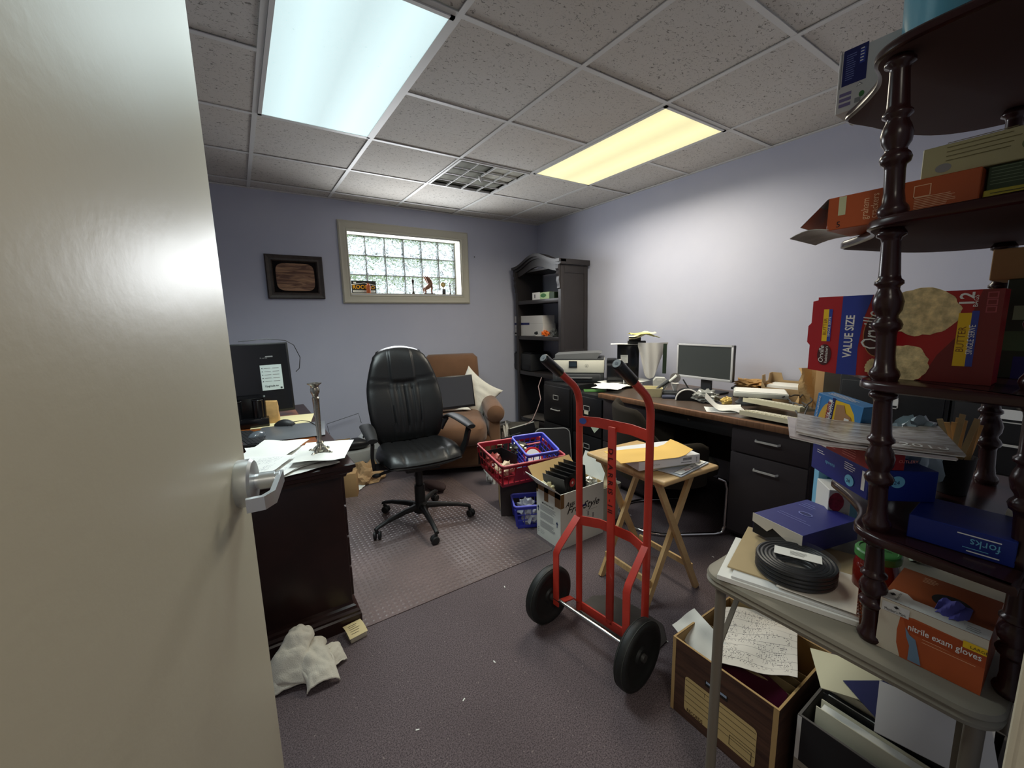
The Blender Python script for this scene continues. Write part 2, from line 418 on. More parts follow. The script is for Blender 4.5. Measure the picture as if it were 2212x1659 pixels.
# lever handle on the face towards the camera (local -y)
AL = mat('satin_aluminium', S(206, 210, 212), 0.32, 0.75)
b = MB(); hx, hz = DL - 0.062, 1.028
M = frame((hx, 0, hz), (1, 0, 0), (0, 0, 1))
b.lathe([(0.0, 0), (0.044, 0), (0.045, 0.003), (0.045, 0.022), (0.041, 0.027), (0.0, 0.030)], AL, M, 36, caps=False)
b.lathe([(0.014, 0.028), (0.014, 0.070)], AL, M, 20)
b.lathe([(0.0165, 0.036), (0.0165, 0.062)], AL, M, 20)
b.build('lever_rose', door)
b = MB()
pts = [(hx + 0.012, -0.066, hz + 0.0), (hx + 0.004, -0.074, hz), (hx - 0.02, -0.076, hz - 0.001), (hx - 0.085, -0.070, hz - 0.004), (hx - 0.10, -0.062, hz - 0.004), (hx - 0.106, -0.045, hz - 0.004), (hx - 0.108, -0.02, hz - 0.004)]
b.bar([(hx + 0.016, -0.070, hz), (hx - 0.085, -0.072, hz - 0.003), (hx - 0.104, -0.060, hz - 0.004), (hx - 0.108, -0.035, hz - 0.004)], 0.009, 0.024, AL)
b.build('door_handle', door)

# ---------------------------------------------------------------- ceiling lights and vent
def diffuser_mat(name, col, st):
    m = bpy.data.materials.new(name); m.use_nodes = True; t = NT(m)
    c = t.co(); x = t.n('ShaderNodeSeparateXYZ', Vector=c)
    # the two tubes show as brighter bands through the prismatic lens; dead flies as specks
    d1 = t.math('ABSOLUTE', t.math('SUBTRACT', t.math('ABSOLUTE', x.outputs[0]), 0.15))
    band = t.step(d1, 0.15, 0.0)
    sp = t.step(t.noise(t.map(c, (85, 60, 1)), 1.0, 2), 0.31, 0.26)
    edge = t.step(t.noise(c, 2.2, 2), 0.42, 0.60); sp = t.math('MULTIPLY', sp, edge)
    pr = t.n('ShaderNodeTexVoronoi', Vector=c, Scale=110.0).outputs[0]
    k = t.math('ADD', 0.72, t.math('MULTIPLY', band, 0.24)); k = t.math('ADD', k, t.math('MULTIPLY', pr, 0.05))
    k = t.math('MULTIPLY', k, t.math('SUBTRACT', 1.0, t.math('MULTIPLY', sp, 0.4)))
    p = t.p; p.inputs['Base Color'].default_value = (0.5, 0.5, 0.5, 1); p.inputs['Roughness'].default_value = 0.65; p.inputs['Specular IOR Level'].default_value = 0.2
    p.inputs['Emission Color'].default_value = (*col, 1); t.set(p, 'Emission Strength', t.math('MULTIPLY', k, st)); return m
def ceiling_light(i, col, st, nm, label):
    o = thing('ceiling_light', label, 'ceiling light', ((i + 0.5) * G, -3 * G, H - 0.004))
    b = MB(); w_, l_ = G / 2 - 0.013, G - 0.013
    for s_ in (-1, 1):
        b.box(s_ * w_, -l_, -0.002, s_ * (w_ - 0.018), l_, 0.012, TEE); b.box(-w_, s_ * l_, -0.002, w_, s_ * (l_ - 0.018), 0.0118, TEE)
    b.box(-w_, -l_, 0.07, w_, l_, 0.08, TEE)
    b.build('frame', o)
    b = MB(); b.box(-w_ + 0.017, -l_ + 0.017, 0.0, w_ - 0.017, l_ - 0.017, 0.004, diffuser_mat(nm, col, st)); b.build('diffuser', o)
ceiling_light(0, (0.66, 0.88, 0.90), 0.86, 'cool_lit_diffuser', 'cool white lit fluorescent ceiling panel, nearer the door and picture')
ceiling_light(3, (1.0, 0.90, 0.44), 0.86, 'warm_lit_diffuser', 'yellowish lit fluorescent ceiling panel above the long cluttered desk')
o = thing('ceiling_vent', 'square metal ceiling vent grille with one paler broken corner', 'vent', (2.5 * G, -1.5 * G, H - 0.004))
VD = mat('vent_dark_mesh', S(112, 112, 100), 0.8, var=0.15); b = MB(); b.box(-0.29, -0.29, 0.03, 0.29, 0.29, 0.04, VD); b.build('backing', o)
b = MB(); hw = 0.292
for k in range(5):
    q = -hw + k * hw / 2; tk = 0.009 if k in (0, 4) else 0.003
    if k == 2: tk = 0.0055
    b.box(q - tk, -hw, -0.001, q + tk, hw, 0.010, TEE); b.box(-hw, q - tk * 0.8, -0.0005, hw, q + tk * 0.8, 0.0095, TEE)
b.build('grille_bars', o)
b = MB(); b.box(0.01, -hw + 0.02, 0.012, hw - 0.02, -0.01, 0.018, mat('vent_loose_panel', S(160, 158, 146), 0.8, var=0.25, vs_=12)); b.build('loose_panel', o)
b = MB(); b.tube([(0.02, 0.03, 0.02), (0.05, 0.01, -0.01), (0.02, -0.02, -0.02), (-0.01, -0.05, 0.01)], 0.008, TEE); b.build('bent_bar', o)

# ---------------------------------------------------------------- picture on the back wall
o = thing('framed_picture', 'dark wooden frame with carved wooden landscape in rounded opening, on back wall', 'picture', (0.055, YB, 1.551))
W_, H_ = 0.452, 0.371; DK = mat('dark_picture_wood', S(58, 50, 46), 0.4, var=0.3, vs_=20)
b = MB(); rings = []
for dx, dy in [(0, 0), (0, -0.022), (0.008, -0.030), (0.03, -0.024), (0.045, -0.026), (0.055, -0.014), (0.055, -0.008)]:
    rings.append([(dx, dy, dx), (W_ - dx, dy, dx), (W_ - dx, dy, H_ - dx), (dx, dy, H_ - dx)])
b.loft(rings, DK, caps=False); b.build('frame', o, ang=20)
b = MB(); b.box(0.05, -0.012, 0.05, W_ - 0.05, -0.001, H_ - 0.05, mat('black_mat_board', S(16, 12, 14), 0.7, spec=0.1)); b.build('mat_board', o)
m = mat('carved_wood_scene', S(130, 92, 70), 0.5); t = NT(m)
n = t.noise(t.map(t.co(), (5, 5, 34)), 1.0, 3, 0.55, 1.0)
t.set(t.p, 'Base Color', t.mix(t.step(n, 0.4, 0.62), S(94, 62, 48), S(160, 122, 92))); t.bump(n, 0.8, 0.01)
b = MB(); Mf = frame((0, -0.013, 0), (1, 0, 0), (0, 0, 1)); pts = []
cx, cz, rw, rh = W_ / 2, H_ / 2, W_ / 2 - 0.075, H_ / 2 - 0.068
for k in range(48):
    a = 2 * PI * k / 48; c_, s_ = math.cos(a), math.sin(a); e = 0.42
    pts.append((cx + rw * math.copysign(abs(c_) ** e, c_), cz + rh * math.copysign(abs(s_) ** e, s_)))
b.prism(pts, 0, 0.004, m, Mf); b.build('carved_panel', o)
b = MB(); b.lathe([(0.0, 0), (0.006, 0), (0.006, 0.006), (0, 0.008)], DK, frame((2.08, YB, 2.02), (1, 0, 0), (0, 0, 1)), 12, caps=False)
tag(b.build('wall_screw'), 'tiny dark screw in back wall right of the window', 'screw')

# ---------------------------------------------------------------- things on the window ledge
LZ = WZ0 + 0.0101; LY = YB + 0.05
BRZ = mat('dark_bronze', S(52, 46, 40), 0.45, 0.4); BLK = mat('black_plastic', S(24, 24, 26), 0.4)
o = thing('shop_sign', 'black roofing sign with yellow letters and white roof outline on window ledge', 'sign', (WX0 + 0.035, LY + 0.045, LZ), 0.0)
b = MB(); b.box(0, 0, 0, 0.235, 0.004, 0.125, mat('sign_black', S(30, 32, 30), 0.5)); b.build('board', o)
b = MB(); M = face_frames(0.235, 0.004, 0.125)['front']; YL = mat('sign_yellow', S(240, 170, 20), 0.6, emit=None); WT = mat('paint_white', S(235, 235, 230), 0.6)
b.text('ROOF', 0.008, 0.048, 0.052, YL, M, wide=0.14, bold=0.03); b.rect(0.012, 0.014, 0.225, 0.034, WT, M)
b.text('RESIDENTIAL  COMMERCIAL', 0.02, 0.020, 0.013, BLK, M, wide=0.19, z=0.001)
for p, q in (((0.0, 0.088), (0.12, 0.108)), ((0.12, 0.108), (0.23, 0.086))):
    b.shape([p, q, (q[0], q[1] - 0.006), (p[0], p[1] - 0.006)], WT, M)
b.rect(0.02, 0.098, 0.045, 0.112, WT, M)
b.ell(0.203, 0.062, 0.018, 0.017, YL, M); b.ell(0.203, 0.062, 0.012, 0.011, BLK, M, 0.0008); b.build('printed_face', o)
o = thing('reed_diffuser', 'small orange bottle with thin reed sticks standing before the roofing sign', 'diffuser', (WX0 + 0.185, LY + 0.01, LZ))
b = MB(); b.lathe([(0, 0), (0.020, 0), (0.021, 0.004), (0.021, 0.075), (0.016, 0.085), (0.010, 0.090), (0.010, 0.1)], mat('orange_glass', S(205, 105, 55), 0.15, trans=0.3), None, 20); b.build('bottle', o)
for k, (a, c_) in enumerate([(-0.014, 0.185), (0.016, 0.19), (0.002, 0.17), (-0.006, 0.15)]):
    b = MB(); b.cyl((a * -0.2, 0, 0.02), (a, 0.003 * k, c_), 0.0012, BRZ, 6); b.build('reed_stick', o)
def figurine(kind, x, label, mt, sc=1.0):
    o = thing('figurine', label, 'figurine', (x, LY + 0.01, LZ)); b = MB()
    if kind == 'slender':
        b.lathe([(0, 0), (0.017, 0), (0.017, 0.012), (0.012, 0.014), (0.012, 0.028), (0.006, 0.032), (0.008, 0.06), (0.006, 0.085), (0.010, 0.11), (0.015, 0.130), (0.012, 0.148), (0.004, 0.155), (0.003, 0.170), (0, 0.172)], mt, None, 18)
    elif kind == 'disc':
        b.box(-0.018, -0.012, 0, 0.018, 0.012, 0.058, BLK, 0.001); b.lathe([(0.004, 0.058), (0.004, 0.08)], mt, None, 10)
        b.lathe([(0, -0.004), (0.027, -0.004), (0.027, 0.004), (0, 0.004)], mt, frame((-0.005, 0, 0.105), (1, 0, 0), (0, 0, 1)), 24, caps=False)
        b.lathe([(0, 0.0), (0.015, 0.0), (0.012, 0.008), (0, 0.008)], mat('pale_gold', S(210, 190, 130), 0.3, 0.6), frame((-0.005, 0, 0.105), (1, 0, 0), (0, 0, 1)), 24, caps=False)
    elif kind == 'arm':
        b.lathe([(0, 0), (0.013, 0), (0.012, 0.006), (0.005, 0.02), (0.004, 0.045), (0.007, 0.06), (0.004, 0.075), (0.0065, 0.09), (0.006, 0.104), (0.003, 0.11), (0.006, 0.118), (0.0055, 0.126), (0, 0.13)], mt, None, 14)
        b.tube([(0.004, 0, 0.1), (0.018, 0, 0.105), (0.028, 0, 0.122)], [0.003, 0.0025, 0.002], mt, 8); b.tube([(-0.004, 0, 0.1), (-0.012, 0, 0.088)], 0.0025, mt, 8)
        b.blob((0.030, 0, 0.126), (0.004, 0.004, 0.004), mt)
    b.build('statue', o); o.scale = (sc, sc, sc)
figurine('slender', ay(893, 620, LY).x, 'slim dark bronze award figurine standing mid window ledge', BRZ)
o = thing('horse_statue', 'reddish bronze rearing horse statue with wings on dark base on ledge', 'statue', (ay(927, 625, LY).x, LY + 0.01, LZ)); o.scale = (1.2, 1.2, 1.25)
HB = mat('reddish_bronze', S(120, 84, 66), 0.4, 0.3)
b = MB(); b.box(-0.052, -0.02, 0, 0.052, 0.02, 0.008, BRZ, 0.002); b.build('base', o)
b = MB()
b.tube([(-0.03, 0, 0.045), (-0.01, 0, 0.058), (0.02, 0, 0.082), (0.032, 0, 0.095)], [0.014, 0.019, 0.018, 0.012], HB, 12)
b.tube([(0.026, 0, 0.09), (0.02, 0, 0.115), (0.005, 0, 0.135), (-0.006, 0, 0.142)], [0.014, 0.011, 0.009, 0.005], HB, 10)
b.tube([(-0.004, 0, 0.146), (-0.014, 0, 0.14), (-0.02, 0, 0.13)], [0.006, 0.007, 0.004], HB, 10)
for sy in (-0.008, 0.008):
    b.tube([(-0.028, sy, 0.048), (-0.036, sy, 0.032), (-0.028, sy, 0.02), (-0.034, sy, 0.006)], [0.013, 0.009, 0.005, 0.005], HB, 8)
    b.tube([(0.026, sy, 0.08), (0.03, sy, 0.05), (0.026, sy, 0.03), (0.03, sy, 0.006)], [0.008, 0.006, 0.0045, 0.0045], HB, 8)
b.tube([(-0.04, 0, 0.055), (-0.052, 0, 0.04), (-0.05, 0, 0.02)], [0.005, 0.006, 0.003], HB, 8)
b.build('horse_body', o)
for sy in (-1, 1):
    b = MB(); b.grid(lambda u, v: (-0.005 - 0.035 * v + 0.03 * u * (1 - v), sy * (0.010 + 0.010 * v), 0.088 + 0.062 * v + 0.022 * u * (1 - v * 0.8)), 6, 6, HB, 0.003); b.build('wing', o)
figurine('disc', ay(959, 625, LY).x, 'round gold disc trophy on black block at ledge right end', mat('trophy_gold', S(150, 130, 84), 0.35, 0.5))
figurine('arm', ay(973, 625, LY).x, 'small dark figurine with one raised arm on ledge', BRZ)
figurine('arm', ay(984, 625, LY).x, 'smallest dark figurine, at the right end of the ledge', BRZ, 0.66)
o = thing('clear_block', 'small pale clear acrylic block beside the disc trophy', 'ornament', (ay(951, 625, LY).x, LY + 0.02, LZ)); b = MB(); b.box(-0.012, -0.01, 0, 0.012, 0.01, 0.045, mat('clear_acrylic', S(190, 205, 222), 0.1, trans=0.6), 0.002); b.build('block', o)
# ================================================================ large furniture
CHR = mat('chrome', S(205, 205, 205), 0.12, 1.0)
DW = mat('dark_cherry_wood', S(44, 25, 22), 0.34, var=0.25, vs_=9)
def wood(name, c1, c2, scale=(3, 3, 30), rough=0.4, dist=1.5):
    if name in _mats: return _mats[name]
    m = mat(name, c1, rough); t = NT(m); n = t.noise(t.map(t.co(), scale), 1.0, 4, 0.6, dist)
    t.set(t.p, 'Base Color', t.mix(t.step(n, 0.35, 0.65), c1, c2)); return m
BURL = wood('glossy_desk_top_wood', S(150, 88, 40), S(96, 46, 26), (6, 6, 6), 0.15)
# ---- chair mat (dimpled clear plastic over the carpet)
m = mat('tinted_plastic_mat', S(128, 112, 108), 0.26, spec=0.5); t = NT(m)
vo = t.n('ShaderNodeTexVoronoi', Vector=t.co(), Scale=34.0); vo.inputs['Randomness'].default_value = 0.0
d = t.step(vo.outputs[0], 0.42, 0.15); t.bump(d, 0.6, 0.004)
n = t.noise(t.co(), 3.0, 4); n2 = t.noise(t.co(), 160, 3, 0.7)
a = t.mix(t.step(n, 0.35, 0.7), S(122, 106, 104), S(104, 92, 90)); a = t.mix(t.math('MULTIPLY', t.step(n2, 0.4, 0.62), 0.35), a, S(78, 66, 70)); t.set(t.p, 'Base Color', a)
b = MB(); pts = [(0.10, -2.235), (1.185, -2.235), (1.20, -2.22), (1.20, -0.86), (1.18, -0.84), (0.95, -0.84), (0.95, -0.62), (0.30, -0.62), (0.30, -0.84), (0.10, -0.84)]
b.prism(pts, 0.0005, 0.004, m); o = b.build('chair_mat'); tag(o, 'dimpled tinted plastic mat under the black office chair', 'chair mat')

# ---- left desk
LD = thing('executive_desk', 'dark cherry executive desk with moulded edge, left beside the open door', 'desk', (0.148, -2.25, 0))
b = MB()   # top: moulded slab, local x runs left from 0
x1, y1 = -0.92, 1.55
rings = []
for dx, z in [(0.035, 0.700), (0.030, 0.712), (0.012, 0.722), (0.010, 0.735), (0.0, 0.742), (0.0, 0.755), (0.006, 0.760)]:
    rings.append([(-dx, dx, z), (x1 + dx, dx, z), (x1 + dx, y1 - dx, z), (-dx, y1 - dx, z)])
b.loft([[p for p in r[::-1]] for r in rings], DW); b.build('desk_top', LD, ang=15)
b = MB(); b.box(x1 + 0.09, 0.09, 0.7595, -0.075, y1 - 0.09, 0.7608, BURL); b.build('top_inlay', LD)
b = MB(); b.box(x1 + 0.05, 0.075, 0.10, -0.045, 0.62, 0.70, DW, 0.004); b.build('front_pedestal', LD)
b = MB(); b.box(x1 + 0.05, y1 - 0.62, 0.10, -0.045, y1 - 0.06, 0.70, DW, 0.004); b.build('rear_pedestal', LD)
b = MB(); b.box(x1 + 0.05, 0.62, 0.16, x1 + 0.075, y1 - 0.6, 0.70, DW); b.build('modesty_panel', LD)
for nm, a0, a1 in (('front_plinth', 0.075, 0.62), ('rear_plinth', y1 - 0.62, y1 - 0.06)):
    b = MB(); rr = []
    for dx, z in [(0.0, 0.0), (0.0, 0.055), (0.006, 0.062), (0.004, 0.072), (0.014, 0.080), (0.016, 0.092), (0.026, 0.098), (0.028, 0.112)]:
        d_ = 0.028 - dx
        rr.append([(-0.045 + d_, a0 - d_, z), (x1 + 0.05 - d_, a0 - d_, z), (x1 + 0.05 - d_, a1 + d_, z), (-0.045 + d_, a1 + d_, z)])
    b.loft([r[::-1] for r in rr], DW); b.build(nm, LD, ang=15)
for k in range(4):   # drawer fronts on the right-hand side, seen edge on
    z0 = 0.125 + k * 0.142
    b = MB(); b.box(-0.046, 0.095, z0, -0.032, 0.60, z0 + 0.134, DW, 0.004); dr = b.build('drawer_front', LD)
    b = MB(); b.tube([(-0.032, 0.30, z0 + 0.07), (-0.016, 0.31, z0 + 0.066), (-0.016, 0.39, z0 + 0.066), (-0.032, 0.40, z0 + 0.07)], 0.004, mat('aged_brass', S(120, 96, 60), 0.4, 0.9), 8); b.build('drawer_pull', dr)
LT = 0.7608

# ---- office chair
LEA = mat('black_leather', S(20, 20, 21), 0.36, bump=0.25, bs=140, bd=0.002, spec=0.45)
PLB = mat('matte_black_plastic', S(28, 28, 29), 0.5)
OC = thing('office_chair', 'black leather high-back office chair on five-star castor base', 'chair', (0.70, -1.45, 0), math.radians(-5))
# local: chair faces -y
for k in range(5):
    a = math.radians(54 + 72 * k) ; ca, sa = math.cos(a), math.sin(a)
    b = MB()
    rr = []
    for q, z, wd_, ht in [(0.03, 0.115, 0.034, 0.045), (0.12, 0.112, 0.026, 0.036), (0.24, 0.098, 0.021, 0.028), (0.31, 0.082, 0.020, 0.024), (0.332, 0.072, 0.020, 0.022)]:
        c = V((ca * q, sa * q, z)); s_ = V((-sa, ca, 0))
        rr.append([c + s_ * (wd_ / 2 * 1.4 * math.cos(h)) + V((0, 0, ht / 2 * math.sin(h))) for h in [2 * PI * i / 12 for i in range(12)]])
    b.loft(rr, PLB); leg = b.build('base_leg', OC)
    b = MB(); cx, cy = ca * 0.322, sa * 0.322
    b.cyl((cx, cy, 0.05), (cx, cy, 0.08), 0.008, PLB, 10)
    wa = a + 1.1 + k * 0.7; wx = V((math.cos(wa), math.sin(wa), 0))
    cc = V((cx, cy, 0.0285)) + V((-wx.y, wx.x, 0)) * 0.012
    for sg in (-1, 1):
        Mw = frame(cc + wx * (0.006 * sg), (0, 0, 1), (wx.y * sg, -wx.x * sg, 0))
        b.lathe([(0.0, 0.0), (0.022, 0.0), (0.0245, 0.003), (0.0245, 0.013), (0.020, 0.017), (0.0, 0.019)], PLB, Mw, 20, caps=False)
    b.tube([cc + V((-wx.y, wx.x, 0)) * 0.02 + V((0, 0, 0.005)), cc + V((0, 0, 0.027)), V((cx, cy, 0.058))], [0.008, 0.009, 0.010], PLB, 8)
    b.build('castor', leg)
b = MB(); b.lathe([(0.045, 0.075), (0.048, 0.09), (0.048, 0.13), (0.034, 0.145), (0.034, 0.26), (0.024, 0.262), (0.024, 0.40)], PLB, None, 24); b.build('gas_lift_column', OC)
b = MB(); b.box(-0.11, -0.13, 0.395, 0.11, 0.15, 0.43, PLB, 0.01); b.bar([(-0.09, -0.02, 0.41), (-0.20, -0.04, 0.405), (-0.27, -0.06, 0.40)], 0.016, 0.012, PLB); b.blob((-0.275, -0.062, 0.40), (0.028, 0.018, 0.013), PLB, 0.0); b.build('tilt_mechanism', OC)
def sstep(t): t = max(0, min(1, t)); return t * t * (3 - 2 * t)
def cushion(fn_outline, thick_fn, m, b, nu=26, nv=26):
    pass
# seat: pillow shaped
b = MB()
def seat_fn(side):
    def fn(u, v):
        x = (u - 0.5) * 2; y = (v - 0.5) * 2
        sx = 0.262 * (1 - 0.10 * max(0, y)) ; 
        kx = x * math.sqrt(max(0, 1 - 0.28 * y * y)); ky = y * math.sqrt(max(0, 1 - 0.22 * x * x))
        e = (1 - abs(x) ** 5) * (1 - abs(y) ** 5); e = max(e, 0) ** 0.5
        z = 0.49
        if side > 0:
            h = 0.052 * e + 0.012 * sstep((abs(kx) - 0.45) * 3) * e - 0.012 * e * (1 - abs(kx))
            groove = 0.0
            for gx in (-0.5, -0.17, 0.0, 0.17, 0.5):
                groove += 0.007 * math.exp(-((kx - gx) / 0.022) ** 2) * (1 if abs(gx) > 0.4 or ky > -0.8 else 0)
            h -= groove * e
            h -= 0.028 * sstep((-ky - 0.55) / 0.45)
        else: h = -0.055 * e - 0.012 * sstep((-ky - 0.55) / 0.45)
        z -= 0.006 * ky
        return (kx * sx, ky * 0.255, z + h)
    return fn
b.grid(seat_fn(1), 48, 30, LEA); b.grid(lambda u, v: seat_fn(-1)(1 - u, v), 48, 30, LEA)
b.build('seat_cushion', OC, ang=70, merge=True)
# back: tall shell curved, leaning back (+y)
def back_w(t): return 0.205 + 0.050 * math.sin(PI * min(1, t * 1.05 + 0.05)) - 0.022 * sstep((t - 0.55) / 0.45) - 0.030 * sstep((t - 0.90) / 0.10) ** 2 - 0.02 * sstep((0.10 - t) / 0.10)
def back_fn(side):
    def fn(u, v):
        x = (u - 0.5) * 2; t = v
        e = (1 - abs(x) ** 4) * (1 - abs(2 * t - 1) ** 8); e = max(e, 0) ** 0.5
        hw_ = back_w(t) ; zz = 0.50 + 0.66 * t - 0.035 * (x * x) * sstep((t - 0.8) / 0.2)
        yy = 0.215 + 0.13 * t + 0.035 * t * t - 0.045 * math.sin(PI * min(t * 1.7, 1)) * 0.6 - 0.05 * x * x * (0.5 + 0.5 * math.sin(PI * t))
        th_ = 0.048 * e
        if side > 0:
            h = th_
            if t < 0.62:
                for gx in (-0.34, -0.17, 0.0, 0.17, 0.34): h -= 0.010 * math.exp(-((x - gx * (1 + 0.25 * t)) / 0.028) ** 2) * e * sstep((t - 0.10) * 8) * sstep((0.62 - t) * 30)
                if abs(x) < 0.42: h += 0.006 * e
            h -= 0.007 * math.exp(-((t - 0.63 - 0.05 * abs(x)) / 0.012) ** 2) * e
            if t > 0.62: h += 0.012 * sstep((0.36 + 0.35 * (t - 0.62) - abs(x)) * 14) * e * sstep((t - 0.62) * 30)
            yy -= h
        else: yy += th_ * 0.7
        return (x * hw_, yy, zz)
    return fn
b = MB(); b.grid(back_fn(1), 60, 50, LEA); b.grid(lambda u, v: back_fn(-1)(1 - u, v), 60, 50, LEA)
b.build('backrest', OC, ang=70, merge=True)
b = MB(); b.bar([(0, 0.05, 0.405), (0, 0.22, 0.41), (0, 0.29, 0.46), (0, 0.30, 0.62)], 0.07, 0.014, PLB, up=(0, -0.3, 1)); b.build('back_bracket', OC)
for sg in (-1, 1):
    b = MB(); path = [(0.20, 0.03, 0.43), (0.29, 0.02, 0.45), (0.315, 0.0, 0.52), (0.31, -0.01, 0.615), (0.30, -0.08, 0.655), (0.295, -0.15, 0.665)]
    b.bar([(sg * x, y, z) for x, y, z in [(0.19, -0.03, 0.435), (0.285, -0.05, 0.45), (0.30, -0.10, 0.53), (0.30, -0.16, 0.635)]], 0.042, 0.018, PLB, up=(sg, 0, 0.2))
    rr = []
    for q in range(13):
        t_ = q / 12; yy = -0.20 + 0.44 * t_; zz = 0.655 + 0.022 * math.sin(PI * t_ * 0.9) - 0.05 * max(0, t_ - 0.75) * 4 * 0.5
        wv = 0.036 * (0.8 + 0.35 * math.sin(PI * t_)); rr.append([V((sg * (0.305 - 0.02 * t_) + wv * math.cos(h), yy, zz + 0.014 * math.sin(h))) for h in [2 * PI * i / 14 for i in range(14)]])
    b.loft(rr, PLB)
    b.bar([(sg * 0.288, 0.22, 0.64), (sg * 0.275, 0.245, 0.60), (sg * 0.25, 0.25, 0.55)], 0.04, 0.016, PLB, up=(sg, 0, 0.1))
    b.build('armrest', OC)

# ---- recliner by the back wall
REC = mat('tan_brown_corduroy', S(106, 74, 50), 0.9, var=0.14, vs_=5, sheen=0.2, bump=0.2, bs=220, bd=0.002)
RC = thing('recliner', 'tan brown upholstered recliner armchair against the back wall', 'armchair', (1.46, -0.42, 0), math.radians(-24))
def pil(b, c, s, m, e1=0.35, e2=0.5, n=24, mm=12, M=None, puff=0.0):
    def P(x, p): return math.copysign(abs(x) ** p, x)
    rings = []
    for j in range(1, mm):
        ph = -PI / 2 + PI * j / mm
        rings.append([V((c[0] + s[0] * P(math.cos(ph), e1) * P(math.cos(2 * PI * k / n), e2), c[1] + s[1] * P(math.cos(ph), e1) * P(math.sin(2 * PI * k / n), e2), c[2] + s[2] * P(math.sin(ph), e1))) for k in range(n)])
    if M is not None: rings = [[M @ p for p in r] for r in rings]
    b.loft(rings, m)
b = MB(); pil(b, (0, -0.05, 0.19), (0.36, 0.40, 0.15), REC, 0.2, 0.25); b.build('lower_body', RC)
b = MB(); pil(b, (0, -0.20, 0.375), (0.275, 0.41, 0.125), REC, 0.6, 0.45); b.build('seat_cushion', RC)
b = MB()
def rb(u, v):
    a = 2 * PI * u; x = 0.29 * math.copysign(abs(math.cos(a)) ** 0.35, math.cos(a)); y = 0.11 * math.copysign(abs(math.sin(a)) ** 0.6, math.sin(a))
    return (x * (1 - 0.06 * v), 0.26 + y * (1 - 0.15 * v) + 0.15 * v - 0.02 * math.sin(v * PI * 3), 0.30 + 0.66 * v - 0.015 * math.cos(x * 20))
b.loft([[V(rb(k / 28, j / 14)) for k in range(28)] for j in range(15)] + [[V((rb(k / 28, 1)[0] * 0.85, (rb(k / 28, 1)[1] - 0.41) * 0.6 + 0.41, 0.985)) for k in range(28)]], REC); b.build('backrest', RC, ang=60)
for sg in (-1, 1):
    b = MB(); pil(b, (sg * 0.335, -0.08, 0.28), (0.055, 0.36, 0.24), REC, 0.2, 0.2)
    b.lathe([(0.0, -0.375), (0.05, -0.37), (0.075, -0.35), (0.085, -0.31), (0.085, 0.30), (0.07, 0.33), (0, 0.34)], REC, frame((sg * 0.345, -0.08, 0.515), (1, 0, 0), (0, 0, 1)) @ Matrix.Rotation(PI, 4, 'X') if False else frame((sg * 0.345, -0.10, 0.52), (1, 0, 0), (0, 0, -1)), 24, caps=False)
    b.build('arm', RC)
# ---- monitor and pillows on the recliner
MB_ = mat('black_monitor_plastic', S(26, 26, 28), 0.35); SCR = mat('dark_grey_screen', S(62, 62, 66), 0.25)
p0, p1 = ay(927, 803, -0.50), ay(1023, 803, -0.50)
o = thing('computer_monitor', 'black flat monitor without stand leaning on the recliner seat', 'monitor', (1.13, -0.56, 0.535), math.radians(-8), rot=(math.radians(-14), 0, math.radians(-8)))
b = MB(); b.box(0, 0, 0, 0.46, 0.03, 0.30, MB_, 0.004); b.build('casing', o)
b = MB(); b.box(0.012, -0.0015, 0.020, 0.448, 0.002, 0.288, SCR); b.build('screen', o)
PIL = mat('off_white_pillow_cloth', S(218, 214, 202), 0.9, bump=0.3, bs=14, bd=0.02, var=0.06)
def pillow(o_, w_, h_, t_, seed):
    b = MB()
    def f(sg):
        def fn(u, v):
            x = (u - 0.5) * 2; y = (v - 0.5) * 2
            q = (1 - x * x) * (1 - y * y); pinch = 1 - 0.16 * (1 - x * x) * (y * y) ; pinch2 = 1 - 0.16 * (1 - y * y) * (x * x)
            wr = 0.012 * mnoise.noise(V((x * 3 + seed, y * 5, seed))) * q
            return (x * w_ / 2 * pinch2, sg * (t_ / 2 * q ** 0.45 + wr), y * h_ / 2 * pinch + h_ / 2)
        return fn
    b.grid(lambda u, v: f(-1)(u, v), 26, 26, PIL); b.grid(lambda u, v: f(1)(1 - u, v), 26, 26, PIL)
    return b.build('pillow_case', o_, ang=80, merge=True)
o = thing('pillow', 'off-white square pillow propped cornerwise on the recliner', 'pillow', (1.50, -0.47, 0.43), rot=(math.radians(-16), math.radians(38), math.radians(-28))); pillow(o, 0.42, 0.44, 0.13, 1)
o = thing('small_pillow', 'flat white cloth bunched on recliner seat beneath the monitor', 'pillow', (1.36, -0.60, 0.515), rot=(math.radians(-78), 0, math.radians(-20))); pillow(o, 0.34, 0.30, 0.05, 5)

# ---- bookcase in the corner
BK = mat('espresso_bookcase_wood', S(46, 42, 42), 0.38, var=0.12, vs_=4)
BX0, BX1, BY0, BY1 = 2.56, 2.93, -0.70, 0.10
BC = thing('bookcase', 'tall espresso bookcase with arched cornice and open back in the corner', 'bookcase', (BX0, BY0, 0))
W_, D_, HB_ = BX1 - BX0, BY1 - BY0, 1.93          # local x depth, y width
for y0 in (0.0, D_ - 0.035):
    b = MB(); b.box(0.0, y0, 0, W_, y0 + 0.035, 1.86, BK)
    ys = -0.006 if y0 == 0 else y0 + 0.035
    for a in ((0.0, 0.05), (W_ - 0.05, W_)): b.box(a[0], ys, 0, a[1], ys + 0.006, 1.86, BK, 0.002)
    for zz in ((0, 0.10), (1.78, 1.86), (0.95, 1.0)): b.box(0.05, ys, zz[0], W_ - 0.05, ys + 0.006, zz[1], BK, 0.002)
    b.build('side_panel', BC)
